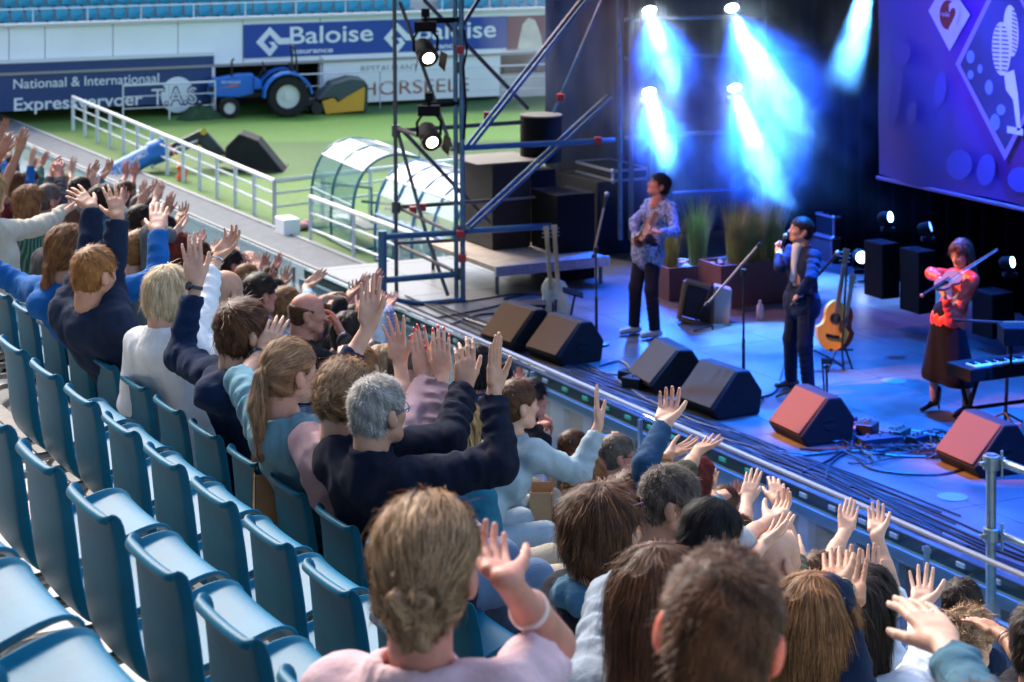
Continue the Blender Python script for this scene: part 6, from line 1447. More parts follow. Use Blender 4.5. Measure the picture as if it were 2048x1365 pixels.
def add_glasses(ctx, m, z=.002, y=.0, dark=False, name='glasses'):
    m_ = MB(); H = lambda a, b, c: hp(ctx, a, b+y, c+z)
    for s in (-1, 1):
        m_.tube([H(s*.034+.024*math.cos(t), .104-.010*abs(math.cos(t))*(1 if math.cos(t)*s > 0 else 0), .018*math.sin(t)) for t in [2*math.pi*i/14 for i in range(15)]], .0022, 5)
        m_.tube([H(s*.058, .098, .006), H(s*.079, .06, .008), H(s*.084, -.01, .010), H(s*.082, -.03, -.008)], .003, 5)
    m_.tube([H(-.010, .106, .004), H(0, .110, .007), H(.010, .106, .004)], .0022, 5)
    o = m_.build(name, m, ctx['root'], True)
    if dark:
        l_ = MB()
        for s in (-1, 1): l_.add([H(s*.034+.024*math.cos(t), .101, .018*math.sin(t)) for t in [2*math.pi*i/14 for i in range(14)]], [tuple(range(14))])
        l_.build('lenses', mat('dark_lens', (.03, .02, .02), .1), o)
    return o
def band(ctx, arm, m, name='watch', f=.95, dial=True, w=.016, r=.032):
    a, sd, s0, E, Wp, Tp = ctx['A'][arm]; d = (Wp-E).normalized(); c = E.lerp(Wp, f); x = d.orthogonal().normalized(); y = d.cross(x)
    n = 18; m_ = MB(); vs = []
    for i in range(n):
        t = 2*math.pi*i/n
        for (rr, dz) in ((r, -w/2), (r+.004, -w/2), (r+.004, w/2), (r, w/2)): vs.append(c+x*math.cos(t)*rr+y*math.sin(t)*rr+d*dz)
    m_.add(vs, [(i*4+j, i*4+(j+1) % 4, ((i+1) % n)*4+(j+1) % 4, ((i+1) % n)*4+j) for i in range(n) for j in range(4)]); o = m_.build(name, m, ctx['root'], True)
    if dial:
        v = (CAM-c); v = (v-d*v.dot(d)).normalized(); v = (v*.6+CR*-.8).normalized(); v = (v-d*v.dot(d)).normalized(); MB().cyl(c+v*(r-.002), c+v*(r+.010), .019, 16).build('dial', mat('watch_dial', (.05, .05, .06), .2, metal=.8), o, True)
    return o
# ================================================================= THE AUDIENCE
navy = cloth('navy', (.010, .020, .050)); navyk = cloth('navy_knit', (.007, .012, .034), knit=150); hoodie = cloth('navy_hoodie', (.006, .018, .055)); royal = cloth('royal_blue', (.008, .10, .34))
pinkk = cloth('pink_knit', (.48, .33, .38), knit=130); denim = cloth('denim_shirt', (.14, .29, .36)); white_q = cloth('white_quilt', (.72, .75, .78)); grey_d = cloth('dark_grey', (.045, .045, .055)); cream_k = cloth('cream_knit', (.66, .60, .48), knit=50)
brownish = cloth('taupe', (.07, .058, .06)); lblue = cloth('light_blue_shirt', (.24, .38, .50)); greysw = cloth('grey_blue_sweater', (.34, .43, .48)); black_c = cloth('black_cloth', (.010, .010, .014)); bluet = cloth('blue_tee', (.010, .045, .11)); lgrey = cloth('light_grey_top', (.36, .37, .38))
rose = cloth('rose_top', (.60, .41, .44)); whitej = cloth('white_jacket', (.66, .69, .74)); olive = cloth('olive_cloth', (.05, .055, .035)); yellow = cloth('hi_vis_yellow', (.55, .70, .02)); teal = cloth('teal_cloth', (.02, .14, .22)); greyb = cloth('grey_blue', (.25, .30, .36)); wine = cloth('wine_cloth', (.12, .015, .03)); green_c = cloth('bottle_green', (.01, .06, .05)); wht = cloth('white_shirt', (.60, .62, .66)); checks = cloth('pale_check', (.42, .44, .55))
def pattern(m, kind, c2, sc):
    nt = m.node_tree; N = nt.nodes.new; L = nt.links.new; b = nt.nodes['Principled BSDF']; src = b.inputs['Base Color'].links[0].from_socket; tc = N('ShaderNodeTexCoord'); last = src
    for d in (('X', 'Z') if kind == 'check' else ('X',)):
        w = N('ShaderNodeTexWave'); w.bands_direction = d; w.inputs['Scale'].default_value = sc; w.inputs['Distortion'].default_value = 1.0; w.inputs['Detail'].default_value = 0; L(tc.outputs['Object'], w.inputs[0])
        r = N('ShaderNodeMapRange'); r.inputs['From Min'].default_value = .62; r.inputs['From Max'].default_value = .75; r.inputs['To Max'].default_value = .75; L(w.outputs[0], r.inputs['Value'])
        mx = N('ShaderNodeMixRGB'); L(r.outputs[0], mx.inputs[0]); L(last, mx.inputs[1]); mx.inputs[2].default_value = (*c2, 1); last = mx.outputs[0]
    L(last, b.inputs['Base Color'])
pattern(checks, 'check', (.12, .14, .30), 9); pattern(lblue, 'stripe', (.55, .62, .70), 22); pattern(green_c, 'stripe', (.10, .22, .20), 12); pattern(bluet, 'stripe', (.016, .055, .13), 40)
strap = mat('strap_navy', (.02, .035, .06), .5); silver = mat('silver', (.6, .6, .6), .25, metal=1)
# --- front of the crowd, row 1
c = person('grey haired man in a navy knit jumper and blue glasses with both arms raised', (757, 826), 1, face=42, pitch=3, hair='crop', col='grey', skin='mid', topm=navyk, collar=.05, glasses=mat('glasses_blue', (.03, .12, .25), .3), bulk=1.22,
   arms=[dict(s='r', e=(1000, 928), w=(988, 782), t=(990, 655), th=60, p='flat', cuff=.92), dict(s='l', e=(895, 880), w=(930, 775), t=(932, 648), th=10, p='soft', cuff=.92)])
c = person('blond woman in a light denim shirt with a ponytail and a dark wrist watch', (580, 748), 1, face=48, hair='pony', col='ashblond', fem=True, topm=denim, bulk=1.1, wr=.010,
   arms=[dict(s='l', e=(482, 765), w=(522, 705), t=(577, 612), th=10, p='soft', cuff=.25), dict(s='r', e=(815, 850), w=(800, 725), t=(785, 620), th=-10, p='spread', cuff=.15)])
band(c, 0, strap, f=.88)
c = person('woman in a pale pink knit jumper with an updo and red nails, arms raised', (690, 792), 1, face=36, hair='updo', col='ashblond', fem=True, topm=pinkk, bulk=1.12,
   arms=[dict(s='l', e=(815, 860), w=(850, 752), t=(828, 632), th=0, p='flat', cuff=.88, nails=1), dict(s='r', e=(855, 880), w=(884, 752), t=(880, 632), th=180, p='open', cuff=.88, nails=1)])
c = person('dark haired man in a navy hoodie with a red watch on his raised left arm', (487, 668), 1, face=47, hair='thick', col='brown', topm=hoodie, hood=True, bulk=1.12, hs=1.0,
   arms=[dict(s='l', e=(358, 712), w=(392, 568), t=(380, 462), th=0, p='open', cuff=.84, hsc=1.1), dict(s='r', e=(672, 770), w=(737, 655), t=(742, 537), th=10, p='flat', cuff=.6, hsc=1.1)])
band(c, 0, strap, f=.95)
c = person('white blond woman in a white quilted jacket with one arm raised', (337, 592), 1, face=38, hair='sleek', col='paleblond', fem=True, topm=white_q, collar=.04, bulk=1.12, skin='fair',
   arms=[dict(s='r', e=(405, 612), w=(436, 515), t=(487, 443), th=-20, p='soft', cuff=.72)], extra=lambda F, L: [F.cap(L['hipc']+UP*z-L['bl']*.2, L['hipc']+UP*z+L['bl']*.2, .158, .158, k=.012, flat=.9, fdir=V3(L['bf'])) for z in (.04, .14, .24, .34)] and None)
band(c, 0, silver, name='bracelet', f=.93, dial=False, w=.008)
c = person('ginger blond man in a dark navy jumper raising both arms straight up', (190, 550), 1, face=38, hair='short', col='ginger', topm=navy, bulk=1.2, skin='mid',
   arms=[dict(s='l', e=(180, 520), w=(184, 415), t=(138, 372), th=0, p='spread', cuff=.95), dict(s='r', e=(222, 575), w=(236, 434), t=(222, 364), th=180, p='spread', cuff=.95)])
c = person('person with a light brown ponytail in a royal blue hoodie, arms spread wide', (138, 506), 1, face=40, hair='lowpony', col='lightbrown', topm=royal, hood=True, bulk=1.05, sc=1.15,
   arms=[dict(s='l', e=(45, 575), w=(-40, 520), t=(-90, 480), th=0, p='open'), dict(s='r', e=(318, 560), w=(316, 462), t=(317, 398), th=180, p='open', cuff=.95, hsc=1.1)])
# --- row 2 and beyond, left
c = person('man with cropped brown hair in a charcoal jacket at the left', (132, 452), 2, face=35, hair='buzz', col='brown', skin='red', topm=grey_d, bulk=1.15, hs=1.04, collar=.04)
c = person('bald man in a taupe jumper over a pale shirt collar', (451, 587), 2, face=40, hair=None, skin='mid', topm=brownish, bulk=1.1, collar=.03)
c = person('person in a grey hood turned up, with ginger hair, left of the bald man', (283, 505), 2, face=50, hair='short', col='ginger', topm=cloth('grey_marl', (.11, .12, .13)), bulk=1.05, hood=True, arms=[dict(s='r', e=(300, 470), w=(345, 470), t=(380, 440), th=-90, p='soft', cuff=.9)])
c = person('brown haired man in a light blue shirt behind the bald man', (520, 590), 3, face=52, hair='thick', col='dark', skin='red', topm=lblue, glasses=None)
c = person('balding man in a navy jacket seen in profile, clapping', (615, 628), 3, face=78, hair='ring', col='brown', skin='red', topm=black_c, bulk=1.12, arms=[dict(s='r', e=(712, 735), w=(684, 668), t=(658, 616), th=-60, p='soft', cuff=.85)])
band(c, 0, silver, name='bracelet', f=.93, dial=False, w=.01)
c = person('person with light brown hair in a pale shirt stretching bare arms forward', (572, 613), 4, face=62, hair='thick', col='lightbrown', skin='mid', topm=lblue, sleeve='half', arms=[dict(s='l', e=(612, 620), w=(650, 596), t=(690, 578), th=-90, p='soft', cuff=.1), dict(s='r', e=(618, 612), w=(612, 575), t=(650, 540), th=0, p='flat', cuff=.7)])
# standing woman at the left edge
def standing(label, head, Hh, face, hair, col, topm, arms, skirt, k, fem=True, skin='fair'):
    C = Ph(head[0], head[1], Hh); hz = C.z-.74
    def kids(ctx):
        r = ctx['root']; hc = ctx['hipc']; F = Field(V3(hc)+[-.3, -.3, -.55], V3(hc)+[.3, .3, .15], .014); bl = ctx['bl']
        for i in range(5): F.cap(hc-bl*(.07+.012*i)-UP*.11*i, hc+bl*(.07+.012*i)-UP*.11*i, .115+.006*i, .115+.006*i, k=.05)
        F.wobble(.008, 22, 4, zs=.3); F.plane_cut(V3(hc)-[0, 0, .50], (0, 0, -1)); P, Q = F.mesh(); meshobj('skirt', P, Q, skirt, r, True)
        F = Field(V3(hc)+[-.3, -.3, -.95], V3(hc)+[.3, .3, -.35], .012)
        for s in (-1, 1): F.cap(hc+bl*.08*s-UP*.40, hc+bl*.09*s-UP*.52, .062, .050, k=.01); F.cap(hc+bl*.09*s-UP*.52, hc+bl*.085*s-UP*.88, .050, .036, k=.01)
        P, Q = F.mesh(); meshobj('legs', P, Q, SK['mid'], r, True)
    ex = lambda F, L: [F.cap(L['hipc']-L['bl']*.08-UP*z, L['hipc']+L['bl']*.08-UP*z, .135, .135, k=.04) for z in (.0, .12, .26)] and None
    return person(label, head, None, H=Hh, face=face, hair=hair, col=col, fem=fem, topm=topm, arms=arms, skin=skin, hip=tuple(Vector((C.x-.04, C.y, hz))+CR*.16), skip_legs=True, kids=kids, extra=ex, bulk=1.05)
standing('woman standing at the left edge in a cream cable knit cardigan over a dark dress', (-22, 388), 2.25, 40, 'long', 'blond', cream_k, [dict(s='r', e=(72, 455), w=(128, 425), t=(165, 405), th=-90, p='soft', cuff=.9)], black_c, 2)
HP = [  # left rear part of the crowd: label, head, row, face, hair, colour, skin, top, female, arms
 ('grey haired man with dark jacket, hands clasped above his head', (98, 402), 3, 50, 'short', 'greybrown', 'red', grey_d, 0, [dict(s='l', e=(85, 400), w=(103, 352), t=(108, 305), th=-60, p='cup'), dict(s='r', e=(125, 400), w=(117, 352), t=(118, 308), th=180, p='cup')]),
 ('person with light brown hair at the left beside the grey haired man', (58, 408), 3, 45, 'bob', 'lightbrown', 'fair', green_c, 1, [dict(s='l', e=(35, 440), w=(42, 415), t=(47, 368), th=0, p='flat')]),
 ('person behind the cream cardigan with one tall arm stretched high', (-8, 400), 3, 45, 'short', 'brown', 'tan', wine, 0, [dict(s='r', e=(5, 380), w=(38, 302), t=(55, 243), th=180, p='open', cuff=.0)]),
 ('person at the far left edge with the highest clapping hand', (-20, 345), 5, 45, 'short', 'brown', 'tan', navy, 0, [dict(s='r', e=(-8, 310), w=(3, 268), t=(20, 218), th=0, p='soft', cuff=.2)]),
 ('woman with short brown hair in royal blue, far rows at the left', (30, 372), 5, 50, 'bob', 'brown', 'fair', royal, 1, [dict(s='r', e=(60, 370), w=(62, 325), t=(72, 278), th=160, p='open', cuff=.8), dict(s='l', e=(15, 350), w=(5, 318), t=(12, 285), th=0, p='spread', cuff=.8)]),
 ('dark haired man in a bottle green jumper in the far rows at the left', (62, 362), 6, 50, 'short', 'dark', 'red', green_c, 0, [dict(s='r', e=(80, 362), w=(82, 330), t=(98, 300), th=170, p='open', cuff=.8)]),
 ('dark haired man in steel blue, arm raised at the blue loader sleeve', (162, 382), 4, 50, 'short', 'dark', 'mid', cloth('steel_blue', (.09, .14, .20)), 0, [dict(s='r', e=(170, 395), w=(207, 352), t=(230, 312), th=-20, p='soft', cuff=.9)]),
 ('dark haired woman with raised bare hands right of the man with the blue sleeve', (205, 402), 4, 50, 'bob', 'dark', 'fair', teal, 1, [dict(s='r', e=(250, 430), w=(243, 410), t=(246, 358), th=0, p='spread', cuff=.1), dict(s='l', e=(200, 400), w=(190, 380), t=(182, 340), th=0, p='open', cuff=.2)]),
 ('dark haired man in a grey marl top behind the ginger haired hood', (281, 442), 4, 55, 'thick', 'dark', 'mid', cloth('grey_marl', (.11, .12, .13)), 0, [dict(s='r', e=(300, 435), w=(312, 400), t=(325, 362), th=180, p='flat', cuff=.3)]),
 ('grey haired woman beyond the dark haired man in grey', (285, 415), 6, 55, 'bob', 'greybrown', 'fair', royal, 1, [dict(s='r', e=(305, 415), w=(309, 388), t=(310, 352), th=0, p='open', cuff=.8)]),
 ('tanned person with both forearms up left of the white jacket', (330, 462), 4, 55, 'short', 'dark', 'tan', black_c, 0, [dict(s='l', e=(335, 455), w=(335, 425), t=(343, 382), th=0, p='open', cuff=.1), dict(s='r', e=(345, 460), w=(356, 440), t=(374, 410), th=-20, p='soft', cuff=.1)]),
 ('woman with reddish hair bending forward behind the raised hand with the watch', (352, 500), 4, 60, 'bob', 'red', 'red', navy, 1, [dict(s='r', e=(380, 510), w=(395, 492), t=(405, 460), th=0, p='open', cuff=.7)]),
 ('person in black with a small raised hand beside the silver bracelet', (400, 512), 5, 60, 'short', 'brown', 'mid', black_c, 0, [dict(s='r', e=(420, 530), w=(424, 508), t=(434, 483), th=0, p='open', cuff=.7)]),
 ('dark haired person in the fifth row left of the three small raised hands', (462, 530), 5, 60, 'thick', 'dark', 'red', black_c, 0, [dict(s='l', e=(470, 540), w=(474, 520), t=(470, 490), th=0, p='open', cuff=.7)]),
 ('person whose slim hand with a dark band is raised in front of the glass', (495, 560), 5, 60, 'short', 'lightbrown', 'fair', navy, 0, [dict(s='r', e=(510, 560), w=(515, 542), t=(511, 506), th=0, p='flat', cuff=.3)]),
 ('person with a raised reddish hand in front of the glass, middle of three', (508, 566), 6, 60, 'short', 'brown', 'red', teal, 0, [dict(s='r', e=(520, 565), w=(525, 545), t=(533, 504), th=0, p='open', cuff=.3)]),
 ('person in a black sleeve reaching up at the glass, right of three', (530, 566), 6, 60, 'bob', 'brown', 'red', black_c, 1, [dict(s='r', e=(535, 560), w=(549, 540), t=(561, 503), th=0, p='flat', cuff=.9)]),
 ('man in pale blue with a broad raised hand at the glass', (548, 590), 5, 60, 'short', 'dark', 'tan', lblue, 0, [dict(s='r', e=(552, 592), w=(562, 573), t=(576, 533), th=0, p='spread', cuff=.8)]),
 ('person with a tanned arm stretched towards the blue guard rail', (640, 640), 5, 65, 'short', 'brown', 'tan', black_c, 0, [dict(s='r', e=(680, 610), w=(700, 592), t=(712, 570), th=-20, p='soft', cuff=.2), dict(s='l', e=(655, 625), w=(665, 606), t=(688, 600), th=0, p='spread', cuff=.2)]),
 ('man raising a reddish hand right below the blue guard rail', (712, 640), 6, 62, 'short', 'dark', 'red', navy, 0, [dict(s='r', e=(738, 605), w=(747, 578), t=(765, 533), th=170, p='soft', cuff=.3)]),
 ('dark haired person bending forward below the raised reddish hand', (738, 678), 5, 62, 'short', 'dark', 'red', wht, 0, [dict(s='r', e=(755, 640), w=(757, 615), t=(762, 588), th=0, p='open', cuff=.7)]),
 ('person at the glass with a blurred raised hand right of the blue rail foot', (762, 655), 7, 62, 'short', 'greybrown', 'red', checks, 0, [dict(s='r', e=(778, 630), w=(780, 612), t=(786, 588), th=0, p='open', cuff=.7), dict(s='l', e=(765, 620), w=(770, 608), t=(772, 590), th=0, p='open', cuff=.7)]),
 ('bare armed person leaning on crossed arms behind the tall raised hand', (700, 668), 4, 62, 'bob', 'dark', 'tan', navy, 1, [dict(s='r', e=(750, 700), w=(725, 668), t=(712, 640), th=0, p='soft', cuff=.1)]),
 ('person with light brown hair directly beyond the pink jumper', (718, 742), 3, 58, 'thick', 'lightbrown', 'fair', checks, 0, [dict(s='l', e=(690, 745), w=(690, 712), t=(688, 676), th=0, p='cup', cuff=.6)]),
 ('fair haired woman beyond the pink jumper, right of the light brown haired one', (768, 738), 4, 58, 'bob', 'ashblond', 'fair', wht, 1, []),
 ('grey haired man bending forward beyond the two raised knit sleeves', (812, 742), 4, 65, 'short', 'greybrown', 'red', checks, 0, [dict(s='r', e=(850, 745), w=(835, 720), t=(815, 700), th=180, p='soft', cuff=.1)]),
 ('dark haired woman in a dark blue jacket beyond the raised navy sleeve', (953, 738), 4, 62, 'bob', 'black', 'red', bluet, 1, [dict(s='l', e=(945, 745), w=(935, 715), t=(928, 690), th=0, p='open', cuff=.7)]),
 ('long haired blond woman beyond the navy sleeve of the grey haired man', (918, 868), 2, 50, 'long', 'blond', 'fair', teal, 1, []),
 ('person in a blue jacket with a raised pink hand near the glass', (1000, 762), 6, 62, 'short', 'dark', 'red', teal, 0, [dict(s='r', e=(1028, 790), w=(1030, 772), t=(1040, 744), th=0, p='cup', cuff=.8)]),
 ('person in grey with two reddish hands raised in front of the loader sleeve', (252, 385), 6, 55, 'short', 'brown', 'red', grey_d, 0, [dict(s='r', e=(262, 385), w=(268, 352), t=(272, 318), th=0, p='open', cuff=.5), dict(s='l', e=(240, 380), w=(252, 350), t=(250, 318), th=0, p='soft', cuff=.5)]),
 ('woman with ash blond hair and one spread hand beyond the navy sleeves', (118, 372), 5, 50, 'bob', 'ashblond', 'fair', wht, 1, [dict(s='r', e=(140, 375), w=(142, 345), t=(150, 305), th=170, p='spread', cuff=.3)]),
 ('person in dark clothes with both palms up behind the cream cardigan', (22, 330), 7, 50, 'short', 'dark', 'tan', grey_d, 0, [dict(s='r', e=(30, 330), w=(34, 300), t=(40, 268), th=170, p='open', cuff=.5), dict(s='l', e=(18, 325), w=(20, 300), t=(12, 262), th=0, p='open', cuff=.5)]),
 # right side
 ('person with dark purple hair clapping in a black sleeve', (1062, 800), 5, 68, 'thick', 'black', 'red', black_c, 0, [dict(s='r', e=(1062, 892), w=(1078, 852), t=(1110, 838), th=90, p='cup', cuff=.9), dict(s='l', e=(1050, 850), w=(1078, 830), t=(1122, 850), th=-90, p='droop', cuff=.6, nails=1)]),
 ('brown haired person low behind the phone holder', (1148, 900), 6, 62, 'short', 'brown', 'mid', grey_d, 0, []),
 ('long haired woman beyond the light sweater sleeve', (1172, 960), 4, 50, 'long', 'lightbrown', 'fair', navy, 1, []),
 ('person in a navy sleeve with a half closed raised hand, hidden by the brown bob', (1262, 1005), 3, 50, 'short', 'brown', 'fair', bluet, 0, [dict(s='r', e=(1290, 930), w=(1328, 850), t=(1343, 790), th=0, p='cup', cuff=.96, hsc=1.15)]),
 ('fair haired person just behind the man in the blue shirt', (1312, 962), 4, 55, 'thick', 'lightbrown', 'mid', olive, 0, [dict(s='r', e=(1372, 945), w=(1395, 903), t=(1434, 878), th=0, p='spread', cuff=.25)]),
 ('red haired woman between the grey temples and the raised hands', (1392, 965), 5, 60, 'bob', 'red', 'mid', denim, 1, [dict(s='r', e=(1430, 1010), w=(1419, 980), t=(1430, 925), th=180, p='open', cuff=.1), dict(s='l', e=(1420, 1005), w=(1452, 992), t=(1432, 972), th=0, p='soft', cuff=.5)]),
 ('person with a pale straight raised arm, thumb out to the right', (1470, 1085), 4, 55, 'short', 'brown', 'fair', lgrey, 0, [dict(s='l', e=(1487, 1070), w=(1494, 1000), t=(1510, 936), th=0, p='flat', cuff=.1)]),
 ('person in a light blue sleeve with a small curved hand', (1448, 1015), 6, 60, 'short', 'brown', 'red', lblue, 0, [dict(s='r', e=(1465, 1020), w=(1462, 1000), t=(1478, 980), th=-20, p='cup', cuff=.6)]),
 ('nearly bald man behind the cropped head in the foreground, in an olive sleeve', (1553, 1118), 3, 55, None, 'brown', 'fair', olive, 0, [dict(s='r', e=(1605, 1185), w=(1597, 1122), t=(1578, 1058), th=180, p='flat', cuff=.98)]),
 ('person with a slim raised hand towards the blue stage edge', (1640, 1165), 4, 55, 'short', 'brown', 'fair', wht, 0, [dict(s='l', e=(1655, 1130), w=(1690, 1064), t=(1706, 1003), th=180, p='flat', cuff=.1)]),
 ('person with two raised palms beside the clasped orange hand', (1738, 1205), 3, 50, 'long', 'dark', 'fair', whitej, 1, [dict(s='r', e=(1748, 1250), w=(1738, 1178), t=(1742, 1085), th=0, p='flat', cuff=.6)]),
 ('dark haired man low at the right in front of the glass', (1925, 1213), 5, 40, 'short', 'dark', 'mid', navy, 0, []),
 ('child with tousled ash blond hair in a bright yellow safety vest', (1938, 1284), 4, 50, 'curly', 'ashblond', 'fair', yellow, 0, []),
]
for (lab, hd, k, fc, hs_, cl, sk, tp, fm, ar) in HP:
    if len(ar) == 1 and ar[0].get('hsc') is None and hd[0] % 5 < 4 and k >= 3:      # the other hand of a clapping pair
        a0 = ar[0]; px = .15*FPX/(FPX*(Hk(k)-.4)/(hd[1]-VH)); sg = -1 if a0['s'] == 'r' else 1; up_ = (hd[0] % 3)*3-2
        ar = [a0, dict(s='l' if a0['s'] == 'r' else 'r', w=(a0['w'][0]+sg*px, a0['w'][1]+up_+4), t=(a0['t'][0]+sg*px*.7, a0['t'][1]+up_+5), th=180-a0.get('th', 0) if abs(a0.get('th', 0)) > 90 else 180, p=['open', 'flat', 'soft', 'cup'][hd[0] % 4], cuff=a0.get('cuff', .7))]
    person(lab, hd, k, face=fc, hair=hs_, col=cl, skin=sk, topm=tp, fem=bool(fm), arms=ar, legs=['jeans', 'dark', 'beige', 'lightjeans'][hd[0] % 4], skip_legs=(hd[0] < 700))
# --- right part, near
c = person('man in a pale grey blue sweater and light jeans, right arm stretched up', (1035, 812), 3, face=60, hair='short', col='brown', topm=greysw, legs='lightjeans', collar=.02, wr=.009, bulk=1.08,
   arms=[dict(s='r', e=(1158, 948), w=(1197, 850), t=(1189, 765), th=80, p='flat', cuff=.86)])
c = person('man with glasses in a blue jacket filming the stage with a phone', (1235, 913), 5, face=72, hair='short', col='greybrown', skin='red', topm=cloth('bright_blue', (.02, .20, .34)), glasses=mat('glasses_black', (.01, .01, .01), .3),
   arms=[dict(s='r', e=(1222, 988), w=(1204, 945), t=(1198, 902), th=0, p='grip', cuff=.9), dict(s='l', e=(1262, 925), w=(1240, 893), t=(1225, 872), th=-90, p='grip', cuff=.6)])
pd_ = (Ph(1235, 913, 4.0)-CAM).dot(CF); ph = MB().box(Pd(1214, 879, pd_+.15), (.075, .012, .15), ((UP*.98+CR*-.1).normalized(), CF, CR)).build('phone', black, base=tuple(Pd(1214, 879, pd_+.15)), bevel=.003); tag(ph, 'phone with a glowing blue screen held up by the man with glasses', 'phone')
MB().box(Pd(1214, 879, pd_+.142), (.066, .002, .13), ((UP*.98+CR*-.1).normalized(), CF, CR)).build('screen', mat('phone_screen', (.02, .1, .6), .3, emit=(.02, .12, .9), es=1.0), ph)
def scarf(F, L): F.cap(L['neck']-UP*.00-L['bl']*.05, L['neck']-UP*.0+L['bl']*.05, .09, .09, k=.03); 
def kscarf(x, m, r=.042, rr=.095):
    n_ = x['neck']; F = Field(V3(n_)-.2, V3(n_)+.18, .008)
    for i in range(12):
        a, b = 2*math.pi*i/12, 2*math.pi*(i+1)/12; P_ = lambda t: n_+x['bl']*math.cos(t)*rr+x['bf']*math.sin(t)*(rr*.9)+UP*(.0+.015*math.sin(3*t)); F.cap(P_(a), P_(b), r, r, k=.02, wr=.006, seed=i)
    F.wobble(.008, 40, 3); P, Q = F.mesh(); meshobj('scarf', P, Q, m, x['root'], True)
c = person('woman with a full brown bob, sunglasses on her hair and a denim scarf', (1206, 1066), 1, face=66, hair='bob', col='brown', fem=True, topm=cloth('black_navy_jacket', (.008, .010, .020)), bulk=1.15, hs=.93, skin='fair', legs='dark',
   kids=lambda x: (add_glasses(x, mat('shade_frame', (.12, .05, .08), .3), z=.088, y=.006, dark=True, name='sunglasses'), kscarf(x, cloth('denim_scarf', (.05, .13, .22)))))
c = person('man with greying temples in a dark blue shirt looking down to the right', (1342, 1008), 2, face=84, pitch=-8, hair='crop', col='greybrown', skin='mid', topm=bluet, bulk=1.05, hs=1.02, legs='dark')
c = person('woman with a short black bob and glasses clapping with bare forearms', (1422, 1072), 2, face=82, pitch=-20, hair='sleek', col='black', fem=True, skin='fair', topm=lgrey, glasses=mat('glasses_wire', (.25, .22, .22), .3), hs=.90, legs='jeans',
   arms=[dict(s='r', e=(1480, 1155), w=(1522, 1092), t=(1585, 1036), th=-80, p='open', cuff=.15, hsc=1.1), dict(s='l', e=(1480, 1085), w=(1540, 1040), t=(1586, 1000), th=90, p='soft', cuff=.15, hsc=1.1)])
c = person('woman with long brown hair in a pale grey blue top behind the cropped head', (1322, 1225), 0, face=30, hair='long', col='brown', fem=True, topm=greyb, skin='fair', bulk=1.1, wr=.008,
   arms=[dict(s='l', e=(1232, 1205), w=(1330, 1150), t=(1400, 1120), th=90, p='flat', cuff=.95)])
c = person('woman with straight light brown hair, green sunglasses on top, clapping', (1630, 1262), 1, face=34, hair='long', col='lightbrown', fem=True, topm=navy, skin='tan', hs=1.02,
   kids=lambda x: add_glasses(x, mat('shade_green', (.02, .07, .03), .3), z=.088, y=-.004, dark=True, name='sunglasses'),
   arms=[dict(s='l', e=(1690, 1310), w=(1697, 1222), t=(1708, 1092), th=170, p='flat', cuff=.1, hsc=1.15), dict(s='r', e=(1660, 1200), w=(1672, 1175), t=(1672, 1100), th=0, p='flat', cuff=.1, hsc=1.05)])
c = person('woman with long dark brown hair in a white jacket, hand raised behind the big one', (1722, 1240), 2, face=36, hair='long', col='dark', fem=True, topm=whitej, bulk=1.1, wr=.008,
   arms=[dict(s='r', e=(1853, 1325), w=(1845, 1215), t=(1843, 1133), th=0, p='spread', cuff=.8)])
c = person('person below the picture raising a big spread hand with a ring and denim cuff', (1945, 1560), 0, face=30, hair='bob', col='brown', fem=True, topm=cloth('denim_jacket', (.05, .13, .19)), skin='fair',
   arms=[dict(s='r', e=(1955, 1430), w=(1890, 1288), t=(1802, 1170), th=200, p='open', cuff=.72, hsc=1.05)])
band(c, 0, silver, name='ring', f=1.42, dial=False, w=.004, r=.011)
c = person('woman beyond the right edge shielding her eyes, hand with red nails and a ring', (2085, 1290), 2, face=30, hair='short', col='dark', fem=True, topm=black_c, skin='tan',
   arms=[dict(s='l', e=(2075, 1350), w=(2002, 1268), t=(1928, 1222), th=90, p='open', cuff=.1, nails=1, hsc=1.05)])
band(c, 0, mat('bangle', (.12, .05, .05), .4), name='bracelet', f=.84, dial=False, w=.008, r=.034)
# --- nearest, out of focus
c = person('woman in a rose top with a twisted bun of light brown hair in the foreground', (854, 1142), -1, H=1.29, face=14, pitch=0, hair='bun', col='ashblond', fem=True, topm=rose, skin='red', hs=.93, sc=1.05, strands=1, legs='jeans', collar=.02,
   arms=[dict(s='r', e=(1112, 1290), w=(1012, 1160), t=(958, 1090), th=100, p='soft', cuff=.05, hsc=1.0, be=1, bw=-1, bt=1)])
band(c, 0, mat('bangle_white', (.7, .55, .5), .5), name='bracelet', f=.55, dial=False, w=.012, r=.034)
c = person('man with cropped brown hair and reddish ears, nearest to the camera, in a navy jacket', (1440, 1272), -1, H=1.14, face=8, roll=9, hair='crop', col='brown', skin='red', topm=navy, hs=.92, sc=1.04, strands=1, collar=.03, ears_backlit=True)

